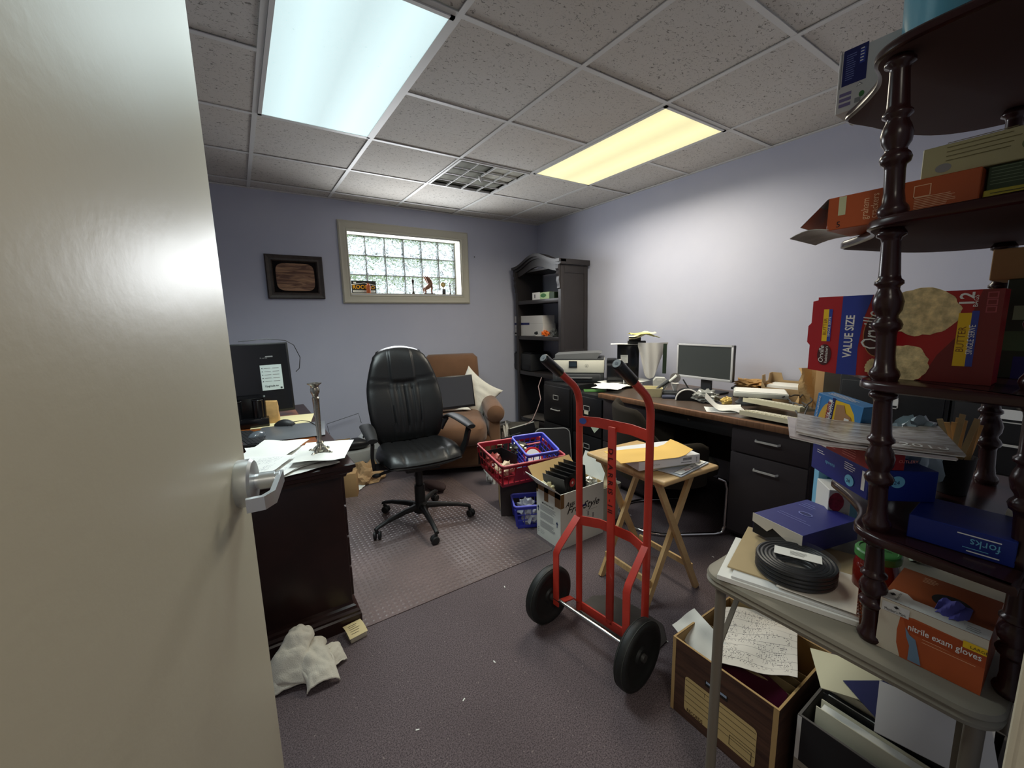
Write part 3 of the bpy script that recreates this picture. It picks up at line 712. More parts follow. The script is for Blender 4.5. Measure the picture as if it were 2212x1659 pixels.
for k, z in enumerate((0.13, 0.69, 1.10, 1.50)):
    b = MB(); b.box(0.012, 0.035, z, W_ - 0.01, D_ - 0.035, z + 0.03, BK, 0.002); b.box(0.004, 0.035, z - 0.008, 0.02, D_ - 0.035, z + 0.034, BK, 0.002); b.build('shelf', BC)
b = MB(); b.box(0.0, 0.035, 0.0, 0.02, D_ - 0.035, 0.12, BK); b.build('toe_board', BC)
def arch(y): q = (y - D_ / 2) / (D_ / 2); return 0.10 * (0.5 + 0.5 * math.cos(PI * max(-1, min(1, q)))) 
b = MB()
for (xa, xb, za, zb, ex) in ((-0.0, 0.03, 1.80, 1.86, 0.0), (-0.018, 0.035, 1.862, 1.885, 0.01), (-0.04, 0.05, 1.885, 1.915, 0.028)):
    N = 30; rr = []
    for k in range(N + 1):
        y = -ex + (D_ + 2 * ex) * k / N; a = arch(y); lo = a * 0.8 if za == 1.80 else a
        rr.append([(xa, y, za + lo), (xb, y, za + lo), (xb, y, zb + a), (xa, y, zb + a)])
    b.loft(rr, BK)
for ys in (-0.028, D_ - 0.002): b.box(-0.02, ys, 1.862, W_ + 0.01, ys + 0.030, 1.915, BK, 0.004)
b.box(0.02, 0, 1.84, W_, D_, 1.862, BK)
b.build('cornice', BC, ang=30)
for y0 in (-0.001, D_ - 0.039):
    b = MB(); pts = [(0.0, 1.86), (-0.030, 1.86), (-0.034, 1.82), (-0.020, 1.80), (-0.030, 1.77), (-0.018, 1.745), (-0.024, 1.71), (-0.010, 1.66), (-0.012, 1.63), (0.0, 1.62)]
    b.prism(pts, 0, 0.04, BK, frame((0, y0, 0), (1, 0, 0), (0, 0, 1)) @ Matrix.Translation((0, 0, -0.04))); b.build('corbel', BC)
# ================================================================ middle-size furniture
NKL = mat('bright_nickel', S(225, 224, 218), 0.35, 0.5)
BKM = mat('black_enamelled_steel', S(22, 22, 24), 0.42)
GRM = mat('charcoal_brown_laminate', S(50, 44, 46), 0.45, var=0.06)
OAK = wood('walnut_laminate', S(128, 92, 66), S(104, 72, 50), (4, 40, 4), 0.4)
PAP = mat('white_paper', S(228, 228, 222), 0.8); CRM = mat('cream_paper', S(228, 220, 190), 0.8)
KRA = mat('brown_cardboard', S(170, 135, 92), 0.85, var=0.08, vs_=6); KRI = mat('cardboard_inside', S(190, 160, 110), 0.85)
# ---- long desk on the right wall
D2 = thing('office_desk', 'long walnut-topped desk with charcoal drawers along the right wall', 'desk', (2.085, -3.17, 0))
DL2, DW2, DZ = 1.47, 0.84, 0.745      # local x to the wall, y along the wall
b = MB(); b.box(0.0, 0.0, DZ - 0.035, DW2, DL2, DZ, OAK, 0.004); b.box(0.03, 0.03, DZ - 0.0005, DW2 - 0.02, DL2 - 0.03, DZ + 0.0008, mat('desk_top_laminate', S(84, 72, 64), 0.3, var=0.1)); b.build('desk_top', D2)
def pedestal(y0, y1, splits, name):
    b = MB(); b.box(0.05, y0, 0.04, DW2 - 0.04, y1, DZ - 0.036, GRM, 0.002); b.box(0.09, y0 + 0.02, 0.0, DW2 - 0.06, y1 - 0.02, 0.04, BKM); pd = b.build(name, D2)
    for (za, zb) in splits:
        b = MB(); b.box(0.034, y0 + 0.004, za, 0.0495, y1 - 0.004, zb, GRM, 0.003); dr = b.build('drawer_front', D2)
        b = MB(); ym = (y0 + y1) / 2; zc = zb - 0.07 if zb - za > 0.17 else (za + zb) / 2 + 0.01
        b.bar([(0.034, ym - 0.062, zc), (0.014, ym - 0.055, zc), (0.014, ym + 0.055, zc), (0.034, ym + 0.062, zc)], 0.006, 0.010, NKL); b.build('handle', dr)
pedestal(0.04, 0.44, [(0.06, 0.54), (0.548, 0.705)], 'right_pedestal')
pedestal(DL2 - 0.44, DL2 - 0.02, [(0.06, 0.36), (0.368, 0.52), (0.528, 0.705)], 'left_pedestal')
b = MB(); b.box(0.045, 0.44, 0.62, 0.06, DL2 - 0.44, 0.70, BKM, 0.003); b.box(0.06, 0.45, 0.63, 0.5, DL2 - 0.45, 0.69, BKM)
cdw = b.build('centre_drawer', D2)
b = MB(); b.lathe([(0, 0), (0.009, 0), (0.009, 0.004), (0, 0.006)], CHR, frame((0.045, 0.72, 0.67), (0, -1, 0), (0, 0, 1)), 16, caps=False); b.build('lock', cdw)
b = MB(); b.box(DW2 - 0.06, 0.4, 0.2, DW2 - 0.045, DL2 - 0.4, 0.70, GRM); b.build('modesty_panel', D2)

# ---- black filing cabinets
def file_cabinet(name, label, loc, rz, w_, d_, h_, n, group=None, holder=True):
    """front faces local -y"""
    o = thing(name, label, 'filing cabinet', loc, rz, group); b = MB(); b.box(0, 0.012, 0, w_, d_, h_, BKM, 0.004); b.build('cabinet_body', o)
    dh = (h_ - 0.05) / n
    for k in range(n):
        z0 = 0.03 + k * dh; b = MB(); b.box(0.012, -0.006, z0 + 0.006, w_ - 0.012, 0.012, z0 + dh - 0.006, BKM, 0.004); dr = b.build('drawer', o)
        b = MB(); cx = w_ / 2; zl = z0 + dh * 0.70; lw, lh = 0.036, 0.021
        for (a0, a1, c0, c1) in ((-lw, lw, lh - 0.004, lh), (-lw, lw, -lh, -lh + 0.004), (-lw, -lw + 0.004, -lh, lh), (lw - 0.004, lw, -lh, lh)): b.box(cx + a0, -0.010, zl + c0, cx + a1, -0.006, zl + c1, NKL)
        b.build('label_holder', dr)
        b = MB(); zh = z0 + dh * 0.38; b.bar([(cx - 0.055, -0.006, zh), (cx - 0.05, -0.026, zh), (cx + 0.05, -0.026, zh), (cx + 0.055, -0.006, zh)], 0.006, 0.008, NKL); b.build('handle', dr)
    return o
FC1 = file_cabinet('filing_cabinet', 'black steel filing cabinet carrying the white and grey printer', (2.14, -0.94, 0), -PI / 2, 0.38, 0.60, 0.745, 2)
FC2 = file_cabinet('filing_cabinet', 'black steel filing cabinet squeezed between printer cabinet and long desk', (2.16, -1.325, 0), -PI / 2, 0.36, 0.60, 0.70, 2)
b = MB(); b.rect(-0.0, 0, 0.05, 0.028, CRM, frame((0.155, -0.0105, 0.532), (1, 0, 0), (0, 0, 1)), 0.0); b.build('paper_label', FC2)
n_ = MB(); n_.rect(-0.035, -0.035, 0.035, 0.035, mat('pale_sticky_note', S(212, 222, 196), 0.8), frame((2.1525, -1.60, 0.44), (0, -1, 0), (0, 0, 1)) @ Matrix.Rotation(PI / 4, 4, 'Z'), 0.001)
tag(n_.build('sticky_note'), 'pale green paper note turned cornerwise on second filing cabinet drawer', 'note')
FC3 = file_cabinet('filing_cabinet', 'tall black filing cabinet beyond the shelf stand, against right wall', (2.22, -3.185, 0), -PI / 2, 0.38, 0.70, 1.03, 3)
FC4 = file_cabinet('filing_cabinet', 'second tall black filing cabinet, nearest the near wall', (2.22, -3.57, 0), -PI / 2, 0.345, 0.70, 1.03, 3)
for par, px in ((FC3, 0.15), (FC4, 0.13)):
    b = MB(); b.rect(0, 0, 0.075, 0.038, PAP, frame((px, -0.0112, 0.905), (1, 0, 0), (0, 0, 1)), 0.0); b.build('paper_label', par)

# ---- guest chair : brown bucket shell on a chrome sled base
GC = thing('guest_chair', 'dark brown upholstered bucket chair with chrome tube base at long desk', 'chair', (2.04, -2.36, 0), math.radians(58))
FAB = mat('dark_brown_chair_fabric', S(42, 37, 31), 0.95, bump=0.2, bs=260, bd=0.002, spec=0.15)
b = MB()   # faces local -y
pil(b, (0, -0.02, 0.40), (0.25, 0.25, 0.055), FAB, 0.5, 0.45); b.build('seat', GC)
b = MB(); rr = []; N = 36
def shell_h(a):   # a: -1..1 round the back; the back is high, arms low
    q = abs(a); return 0.60 + 0.185 * sstep((0.52 - q) / 0.24) - 0.04 * sstep((q - 0.85) / 0.15)
for k in range(N + 1):
    a = -1 + 2 * k / N; th = a * math.radians(128); r = 0.285
    cx, cy = r * math.sin(th) * 1.0, 0.02 + r * math.cos(th) * 0.95 ; nrm = V((math.sin(th), math.cos(th), 0)); hi = shell_h(a); lo = 0.33
    t_ = 0.028; e = 1.0 if 0 < k < N else 0.5
    ring = []
    for (o_, z) in ((-t_, lo), (-t_ * 1.1, lo + (hi - lo) * 0.5), (-t_ * 0.9, hi - 0.03), (-t_ * 0.3, hi - 0.004), (t_ * 0.3, hi - 0.004), (t_ * 0.95, hi - 0.03), (t_ * 1.1, lo + (hi - lo) * 0.5), (t_, lo)):
        ring.append(V((cx, cy, z)) + nrm * o_ * e + nrm * 0.10 * max(0, (z - 0.45)) )
    rr.append(ring)
b.loft(rr, FAB); b.build('back_shell', GC, ang=60)
b = MB()
sp_ = [(0.235, -0.22, 0.36), (0.245, -0.262, 0.345), (0.25, -0.275, 0.30), (0.25, -0.272, 0.06), (0.25, -0.255, 0.02), (0.25, -0.21, 0.011), (0.245, 0.05, 0.011)]
arc = [(0.245 * math.cos(q), 0.05 + 0.24 * math.sin(q), 0.011) for q in [PI * i / 14 for i in range(1, 14)]]
pth = sp_ + arc + [(-x, y, z) for x, y, z in sp_[::-1]]
b.tube(pth, 0.0105, CHR, 12); b.build('tube_frame', GC, ang=60)

# ---- folding wooden tray table
TW = wood('pale_pine', S(206, 174, 124), S(184, 150, 102), (4, 26, 4), 0.4)
TT = thing('tray_table', 'folding pale wooden tray table with crossed legs behind the red hand truck', 'table', (1.205, -2.955, 0), math.radians(-3))
tw, td, tz = 0.37, 0.49, 0.645
b = MB(); b.box(0, 0, tz - 0.022, tw, td, tz, TW, 0.009, 3); b.build('table_top', TT)
b = MB(); b.box(0.03, 0.04, tz - 0.045, 0.055, td - 0.04, tz - 0.022, TW); b.build('top_rail', TT); b = MB(); b.box(tw - 0.055, 0.04, tz - 0.045, tw - 0.03, td - 0.04, tz - 0.022, TW); b.build('top_rail', TT)
for sy, (ya, yb) in ((0, (0.075, 0.10)), (1, (td - 0.075, td - 0.10))):
    for xa, xb, yy in ((0.045, tw - 0.02, ya), (tw - 0.045, 0.02, yb)):
        b = MB(); b.bar([(xa, yy, tz - 0.03), (xb, yy, 0.0)], 0.018, 0.030, TW, up=(1, 0, 0)); b.build('leg', TT)
b = MB(); b.box(tw - 0.055, 0.08, 0.10, tw - 0.043, td - 0.08, 0.128, TW); b.build('stretcher', TT)
b = MB(); b.box(0.043, 0.10, 0.10, 0.055, td - 0.10, 0.128, TW); b.build('stretcher', TT)

# ---- red hand truck
RED = mat('scuffed_red_enamel', S(178, 52, 38), 0.42, var=0.18, vs_=7, coat=0.2); RUB = mat('black_rubber', S(26, 28, 27), 0.55, bump=0.2, bs=120, bd=0.002)
GRIP = mat('black_vinyl_grip', S(20, 22, 24), 0.35, bump=0.3, bs=300, bd=0.001); TIRE = mat('worn_grey_rubber', S(48, 50, 46), 0.7, var=0.25, vs_=30)
HT = thing('hand_truck', 'red two-wheeled hand truck with black grips standing mid room', 'hand truck', (0.985, -2.865, 0), math.radians(7))
yl, yr = 0.165, -0.165       # posts, local y ; +y is the left one
hz1, hz2 = 0.93, 1.185
for sg in (1, -1):
    y_ = yl * sg; b = MB()
    path = [(0.0, y_, 0.02), (0.0, y_, 0.5), (0.0, y_, 0.965)]
    for q in range(1, 8): a = math.radians(54) * q / 7; path.append((-0.12 * (1 - math.cos(a)), y_, 0.965 + 0.12 * math.sin(a)))
    x_, z_ = path[-1][0], path[-1][2]; dx_, dz_ = -math.sin(math.radians(54)), math.cos(math.radians(54))
    path.append((x_ + dx_ * 0.10, y_, z_ + dz_ * 0.10)); b.tube(path, 0.0145, RED, 14)
    post = b.build('upright', HT, ang=60)
    s0 = (x_ + dx_ * 0.085, y_, z_ + dz_ * 0.085); s1 = (x_ + dx_ * 0.195, y_, z_ + dz_ * 0.195); s2 = (x_ + dx_ * 0.200, y_, z_ + dz_ * 0.200)
    b = MB(); b.tube([s0, V(s0) + V((dx_, 0, dz_)) * 0.003, s1, s2], [0.0185, 0.0200, 0.0190, 0.015], GRIP, 18)
    b.cyl(s2, V(s2) + V((dx_, 0, dz_)) * 0.0006, 0.006, mat('grip_end_cap', S(50, 56, 66), 0.5), 12); b.build('grip', post)
for z_, dip, nm in ((0.90, 0.018, 'upper_crossbar'), (0.455, 0.03, 'middle_crossbar')):
    b = MB(); pts = [(-0.012, yl, z_), (0.0 + dip, yl * 0.45, z_ - 0.0), (0.0 + dip, yr * 0.45, z_), (-0.012, yr, z_)]
    b.bar(pts, 0.005, 0.042, RED, up=(0, 0, 1)); o_ = b.build(nm, HT)
    if z_ > 0.8:
        c = MB(); Mb = frame((-0.012 + 0.009, yl - 0.03, z_), (0.30, -0.95, 0), (0, 0, 1))
        c.ell(0, 0, 0.016, 0.013, mat('blue_sticker', S(60, 80, 150), 0.4), frame((-0.0100, yl - 0.028, z_ + 0.003), (0.36, -0.93, 0), (0, 0, 1)), 0.004); c.build('round_sticker', o_)
b = MB(); b.box(-0.004, yr, 0.02, 0.004, yl, 0.062, RED, 0.001); b.build('lower_crossbar', HT)
b = MB(); b.box(-0.004, -0.017, 0.04, 0.008, 0.017, 0.90, RED, 0.002); mb_ = b.build('centre_bar', HT)
b = MB(); Mt = frame((-0.0045, 0, 0.815), (0, 0, -1), (0, -1, 0)); INK = mat('black_marker', S(60, 16, 14), 0.5)
b.text("D L A R R IS  - I II", 0.0, -0.0115, 0.031, INK, Mt, wide=0.27, bold=0.015); b.build('marker_lettering', mb_)
Mt_check = None
# toe plate
b = MB(); TOE = mat('worn_steel_toe_plate', S(66, 62, 60), 0.45, 0.6, var=0.2)
pts = [(0.0, -0.19), (0.13, -0.19), (0.205, -0.13), (0.215, 0.0), (0.205, 0.13), (0.13, 0.19), (0.0, 0.19)]
b.prism(pts, 0.001, 0.006, TOE); b.build('toe_plate', HT)
AXX, AXZ = -0.135, 0.127
b = MB(); b.cyl((AXX, -0.225, AXZ), (AXX, 0.225, AXZ), 0.008, mat('shiny_steel_axle', S(200, 196, 190), 0.22, 1.0), 14); b.build('axle', HT)
for sg in (1, -1):
    y_ = yl * sg; b = MB()
    pth = [(-0.012, y_, 0.47), (-0.125, y_ + 0.006 * sg, 0.37), (-0.140, y_ + 0.008 * sg, 0.345), (-0.140, y_ + 0.01 * sg, 0.10)]
    b.bar(pth, 0.030, 0.005, RED, up=(1, 0, 0.6)); b.build('axle_brace', HT)
    b = MB(); b.bar([(-0.13, y_, 0.118), (-0.05, y_, 0.10), (0.0, y_, 0.05)], 0.026, 0.005, RED, up=(0, 0, 1)); b.build('lower_brace', HT)
    b = MB(); Mw = frame((AXX, y_ + 0.0375 * sg, AXZ), (1, 0, 0), (0, 0, sg)) 
    Mw = frame((AXX, y_ + 0.0575 * sg, AXZ), (1, 0, 0), (0, 0, -1))   # z axis = +y
    R_ = 0.1265
    prof = [(0.0, -0.020), (0.030, -0.020), (0.036, -0.012), (0.080, -0.010), (0.092, -0.018), (0.104, -0.025), (0.118, -0.022), (0.1245, -0.012), (R_, -0.003), (R_, 0.003), (0.1245, 0.012), (0.118, 0.022), (0.104, 0.025), (0.092, 0.018), (0.080, 0.010), (0.036, 0.012), (0.030, 0.020), (0.0, 0.020)]
    b.lathe(prof, RUB, Mw, 48, caps=False)
    for zz in (-0.0145, 0.0145): b.lathe([(0.1225, zz - 0.0012), (0.1250, zz - 0.0012), (0.1250, zz + 0.0012), (0.1225, zz + 0.0012)], TIRE, Mw, 48, caps=False)
    wh = b.build('wheel', HT, ang=50)
    b = MB(); b.lathe([(0.0, -0.030), (0.014, -0.030), (0.016, -0.02), (0.016, 0.02), (0.014, 0.030), (0, 0.030)], mat('hub_steel', S(90, 90, 88), 0.5, 0.7), Mw, 18, caps=False); b.build('hub', wh)

# ---- small folding table (front right)
TZ = 0.68; TOP = mat('beige_grey_table_vinyl', S(128, 122, 108), 0.5, var=0.05); TLG = mat('taupe_enamel_tube', S(112, 104, 92), 0.4)
TX0, TX1, TY0, TY1 = 0.728, 1.36, -3.915, -3.405
FT = thing('folding_table', 'small taupe folding card table holding gloves box, papers and shelf stand', 'table', (TX0, TY0, 0))
w_, d_ = TX1 - TX0, TY1 - TY0
def rrect(x0, y0, x1, y1, r, n=8):
    p = []
    for cx, cy, a0 in ((x1 - r, y0 + r, -PI / 2), (x1 - r, y1 - r, 0), (x0 + r, y1 - r, PI / 2), (x0 + r, y0 + r, PI)):
        for k in range(n + 1): a = a0 + PI / 2 * k / n; p.append((cx + r * math.cos(a), cy + r * math.sin(a)))
    return p
b = MB(); rr = []
for ins, z in ((0.010, TZ - 0.036), (0.002, TZ - 0.032), (0.0, TZ - 0.024), (0.004, TZ - 0.018), (0.0, TZ - 0.012), (0.003, TZ - 0.004), (0.010, TZ)):
    rr.append([(x, y, z) for x, y in rrect(ins, ins, w_ - ins, d_ - ins, 0.05 - ins * 0.5)])
b.loft(rr, TOP); b.build('table_top', FT)
for lx, ly in ((0.028, d_ - 0.045), (w_ - 0.04, d_ - 0.045), (0.028, 0.03), (w_ - 0.04, 0.03)):
    b = MB(); b.tube([(lx, ly, TZ - 0.036), (lx, ly, 0.03), (lx, ly, 0.0)], [0.0125, 0.0125, 0.014], TLG, 14); b.build('leg', FT)
for lx, ly, s_ in ((0.03, d_ - 0.045, -1), (0.03, 0.045, 1)):
    b = MB(); b.bar([(lx + 0.012, ly, TZ - 0.20), (lx + 0.10, ly + s_ * 0.01, TZ - 0.04)], 0.012, 0.004, TLG); b.build('folding_brace', FT)

# ---- shelf stand with turned posts on the table
MAH = mat('dark_mahogany_gloss', S(46, 24, 24), 0.24, var=0.25, vs_=7, spec=0.4); MAU = mat('mahogany_underside', S(64, 43, 39), 0.7, spec=0.15)
SZ = (0.892, 1.180, 1.470, 1.752)     # shelf undersides
LEAN = 0.050                            # leans a little into the room towards its top
SS = thing('shelf_stand', 'dark mahogany tiered shelf stand with turned posts on the folding table', 'shelf', (0.79, -3.735, TZ))
def lean(z): return LEAN * (z - TZ)
out = [(-0.055, -0.18), (-0.050, -0.06), (-0.042, -0.008), (-0.018, 0.028), (0.010, 0.040), (0.035, 0.042), (0.06, 0.046), (0.095, 0.058), (0.14, 0.088), (0.18, 0.120), (0.205, 0.144), (0.225, 0.150), (0.25, 0.146), (0.30, 0.130), (0.36, 0.118), (0.45, 0.095), (0.53, 0.05), (0.575, -0.03), (0.58, -0.18)]
def smooth_poly(p, it=2):
    for _ in range(it):
        q = []
        for k in range(len(p) - 1):
            a, c = p[k], p[k + 1]; q += [(a[0] * 0.75 + c[0] * 0.25, a[1] * 0.75 + c[1] * 0.25), (a[0] * 0.25 + c[0] * 0.75, a[1] * 0.25 + c[1] * 0.75)]
        p = [p[0]] + q + [p[-1]]
    return p
outl = smooth_poly(out)[::-1]
def inset(p, d):
    r = []; n = len(p)
    for k in range(n):
        a, c = V((*p[k - 1], 0)), V((*p[(k + 1) % n], 0)); t_ = (c - a).normalized(); r.append((p[k][0] - t_.y * -d * -1, p[k][1] + t_.x * -d * -1)) if False else r.append((p[k][0] - t_.y * d, p[k][1] + t_.x * d))
    return r
for z in SZ:
    b = MB(); rr = []
    for dd, zz in ((0.006, 0.0), (0.0, 0.003), (0.0, 0.012), (0.003, 0.017), (0.008, 0.018)):
        rr.append([(x, y + lean(z), z - TZ + zz) for x, y in inset(outl, -dd if False else dd)])
    b.loft(rr, MAH)
    b.bm.faces.ensure_lookup_table()
    for f in b.bm.faces:
        if len(f.verts) > 8 and f.calc_center_median().z < z - TZ + 0.004: f.material_index = b.mi(MAU)
    b.build('shelf_board', SS, ang=50)
turn = [(0.0, 0.016), (0.03, 0.021), (0.05, 0.021), (0.065, 0.0145), (0.09, 0.0135), (0.20, 0.0145), (0.30, 0.0155), (0.325, 0.0165), (0.34, 0.0205), (0.36, 0.021), (0.375, 0.016), (0.395, 0.0155), (0.43, 0.0195), (0.475, 0.0225), (0.53, 0.0205), (0.565, 0.0155), (0.58, 0.0155), (0.60, 0.020), (0.625, 0.0225), (0.655, 0.0205), (0.67, 0.0155), (0.70, 0.0145), (0.84, 0.0145), (0.91, 0.0165), (0.935, 0.021), (0.96, 0.0225), (0.98, 0.021), (1.0, 0.019)]
posts = [(0.0, 0.0), (0.032, -0.176), (0.47, -0.075)]
for (px, py) in posts:
    segs = [(TZ, SZ[0])] + [(SZ[k] + 0.018, SZ[k + 1]) for k in range(3)]
    for (za, zb) in segs:
        b = MB(); L = zb - za
        rg = []
        for t_, r_ in turn:
            z = za + (1 - t_) * L; rg.append([V((px + r_ * math.cos(2 * PI * k / 20), py + lean(z) + r_ * math.sin(2 * PI * k / 20), z - TZ)) for k in range(20)])
        b.loft(rg[::-1], MAH); b.build('turned_post', SS, ang=60)
# ================================================================ things on and under the shelf stand and folding table
def cbox(name, label, cat, loc, rz, w_, d_, h_, m, deco=None, group=None, rot=None, bev=0.0012, part='carton'):
    """closed carton, base corner at its origin; deco(b, frames) adds the printing"""
    o = thing(name, label, cat, loc, rz, group, rot); b = MB(); b.box(0, 0, 0, w_, d_, h_, m, bev, 1); b.build(part, o)
    if deco:
        b = MB(); deco(b, face_frames(w_, d_, h_)); b.build('printing', o, smooth=False)
    return o
def bars(b, M, x, y, w_, h_, n, m, seed=0, z=0.0008):
    r = random.Random(seed); q = x
    while q < x + w_: t_ = r.choice([0.6, 1, 1.6]) * w_ / n * 0.5; b.rect(q, y, min(q + t_, x + w_), y + h_, m, M, z); q += t_ * 2
def lines(b, M, x, y, w_, n, dy, m, th=0.0012, seed=1, z=0.0008):
    r = random.Random(seed)
    for k in range(n): b.rect(x, y - k * dy, x + w_ * r.uniform(0.7, 1), y - k * dy + th, m, M, z)
REDC = mat('carton_red', S(168, 26, 30), 0.38); BLUC = mat('carton_blue', S(44, 62, 150), 0.4); NAVY = mat('carton_navy', S(26, 34, 96), 0.4)
WHT = mat('print_white', S(238, 236, 230), 0.5); YEL = mat('print_yellow', S(235, 190, 30), 0.5); INKB = mat('print_black', S(30, 28, 30), 0.5); GRY = mat('print_grey', S(140, 140, 140), 0.5)
ORG = mat('carton_orange', S(178, 84, 42), 0.42, var=0.08, vs_=10); POP = mat('popcorn_print', S(224, 200, 146), 0.6, var=0.35, vs_=70, bump=0.4, bs=70, bd=0.004)
Z4, Z3, Z2, Z1 = [z + 0.0185 for z in SZ]
# --- top shelf
def deco(b, F):
    M = F['left']       # local x runs towards the camera side
    b.rect(0.008, 0.055, 0.052, 0.128, NAVY, M); b.rect(0.004, 0.052, 0.006, 0.13, GRY, M)
    b.text('LED\nPANEL', 0.046, 0.112, 0.010, WHT, M, rot=PI / 2, z=0.001) if False else None
    lines(b, M, 0.014, 0.115, 0.018, 12, 0.0045, mat('print_pale_blue', S(120, 130, 190), 0.5), 0.0014, 2, 0.001)
    b.rect(0.038, 0.09, 0.048, 0.12, BLUC, M, 0.001); lines(b, M, 0.039, 0.118, 0.008, 5, 0.006, WHT, 0.002, 4, 0.0014)
    for k in range(3): b.rect(0.006, 0.012 + k * 0.011, 0.028, 0.019 + k * 0.011, mat('print_mauve', S(120, 110, 150), 0.5), M)
    b.shape([(0.036, 0.044), (0.048, 0.047), (0.041, 0.053)], GRY, M); b.shape([(0.0385, 0.0455), (0.045, 0.0475), (0.041, 0.051)], WHT, M, 0.0008)
    b.rect(0.035, 0.012, 0.046, 0.022, GRY, M); b.ell(0.047, 0.027, 0.005, 0.006, mat('print_green', S(60, 120, 60), 0.5), M)
WBX = mat('white_carton', S(208, 206, 202), 0.5)
p = az(1803, 250, Z1); hbox = ax(1803, 125, p.x).z - Z1
cbox('light_bulb_carton', 'white carton with dark blue printed panel on the topmost shelf tip', 'box', (p.x, p.y - 0.17, Z1), 0, 0.10, 0.17, hbox, WBX, deco)
o = thing('plastic_tub', 'large pale blue round plastic tub on the topmost shelf', 'tub', (0.965, -3.765, Z1))
TUB = mat('blue_tub_plastic', S(96, 168, 190), 0.18, trans=0.25); b = MB(); R_ = 0.128
b.lathe([(0.0, 0.0), (R_ - 0.01, 0.0), (R_ - 0.002, 0.006), (R_, 0.016), (R_ + 0.006, 0.22), (R_ + 0.008, 0.23)], TUB, None, 48); b.build('tub_body', o)
b = MB(); b.lathe([(R_ - 0.012, 0.0005), (R_ + 0.001, 0.006), (R_ + 0.0012, 0.018), (R_ - 0.003, 0.019)], mat('milky_base', S(214, 220, 214), 0.35), None, 48, caps=False); b.build('base_ring', o)
b = MB()
for q0, q1, z0, z1, mm in ((math.radians(188), math.radians(262), 0.045, 0.19, mat('tub_label_blue', S(52, 140, 178), 0.35)), (math.radians(214), math.radians(232), 0.035, 0.12, WHT)):
    e_ = 0.002 if mm is WHT else 0.0008
    b.grid(lambda u, v: ((R_ + 0.002 + e_ + 0.006 * (z0 + (z1 - z0) * v) / 0.22) * math.cos(q0 + (q1 - q0) * u), (R_ + 0.002 + e_ + 0.006 * (z0 + (z1 - z0) * v) / 0.22) * math.sin(q0 + (q1 - q0) * u), z0 + (z1 - z0) * v), 16, 1, mm)
b.build('wrap_label', o)
b = MB(); b.lathe([(0, 0.228), (R_ + 0.012, 0.228), (R_ + 0.012, 0.246), (0, 0.25)], mat('tub_lid_white', S(216, 220, 222), 0.4), None, 48, caps=False); b.build('lid', o)
# --- second shelf : cracker box and friends
xg = 0.825; yl_, yr_ = ax(1787, 470, xg).y, ax(2116, 410, xg).y; hg = ax(1790, 430, xg).z - Z2
L_ = yl_ - yr_
def deco(b, F):
    M = F['left']; lw = L_; PO = mat('print_peach', S(236, 190, 150), 0.5)
    b.rect(0.018, hg * 0.42, 0.030, hg * 0.98, mat('print_pale_green', S(196, 200, 160), 0.5), M)
    b.text('graham', 0.066, hg * 0.16, 0.016, PO, M, rot=PI / 2, wide=hg * 0.62); b.text('crackers', 0.080, hg * 0.16, 0.016, PO, M, rot=PI / 2, wide=hg * 0.70)
    b.text('5', 0.016, hg * 0.06, 0.016, INKB, M)
    for x0 in (0.086, 0.128):
        for (a, c, e, f) in ((0, 0, 0.022, 0.0012), (0, hg * 0.3, 0.022, hg * 0.3 + 0.0012), (0, 0, 0.0012, hg * 0.3), (0.0208, 0, 0.022, hg * 0.3)): b.rect(x0 + a, hg * 0.52 + c, x0 + e, hg * 0.52 + f, PO, M)
    b.ell(0.105, hg * 0.25, 0.016, hg * 0.16, PO, M, rag=0.15); b.ell(0.105, hg * 0.25, 0.014, hg * 0.13, ORG, M, 0.0008)
    lines(b, M, 0.13, hg * 0.50, lw - 0.15, 9, hg * 0.045, PO, 0.0009, 3)
cr = cbox('cracker_box', 'orange graham crackers carton lying with its torn end flap open on second shelf', 'box', (xg, yr_, Z2), 0, 0.125, L_, hg, ORG, deco)
b = MB(); INR = mat('carton_inside_grey', S(150, 142, 132), 0.7)
b.box(0.004, L_ - 0.001, 0.004, 0.121, L_ + 0.0006, hg - 0.004, mat('box_opening_shade', S(22, 18, 16), 0.9)); b.build('opening', cr)  # carton is solid; a dark plate paints the shade inside its open end
b = MB(); t_ = 0.0012
b.poly([(0, L_, hg), (0.125, L_, hg), (0.125, L_ + 0.055, hg * 0.25), (0.0, L_ + 0.048, hg * 0.25)], INR); b.poly([(0, L_ + 0.002, hg - t_), (0.0, L_ + 0.046, hg * 0.25), (0.125, L_ + 0.053, hg * 0.25), (0.125, L_ + 0.002, hg - t_)], ORG)
b.build('upper_flap', cr, smooth=False)
b = MB(); b.grid(lambda u, v: (-0.004 + 0.13 * u, L_ + 0.07 * v - 0.005, -0.0 + 0.012 * math.sin(v * 2.6) * (1 - u * 0.5) - 0.012 * v + 0.002), 6, 6, mat('grey_inner_bag', S(168, 166, 158), 0.4, var=0.2, vs_=30), 0.0015); b.build('lower_flap', cr)
xc = 0.84; p = ax(1988, 383, xc); p1 = ax(1996, 318, xc); zc = Z2 + hg + 0.002
def deco(b, F):
    M = F['left']; lines(b, M, 0.03, 0.050, 0.10, 5, 0.007, mat('print_olive', S(116, 108, 70), 0.6), 0.0012, 4); b.ell(0.028, 0.012, 0.010, 0.007, GRY, M); b.ell(0.125, 0.022, 0.012, 0.010, mat('print_sage', S(110, 120, 80), 0.6), M)
cbox('tea_box', 'pale yellow green carton lying on top of the orange cracker carton', 'box', (xc, p.y - 0.15, zc), 0, 0.09, 0.15, p1.z - p.z, mat('carton_pale_olive', S(178, 172, 130), 0.5), deco)
ya = ax(2120, 400, 0.83).y - 0.003
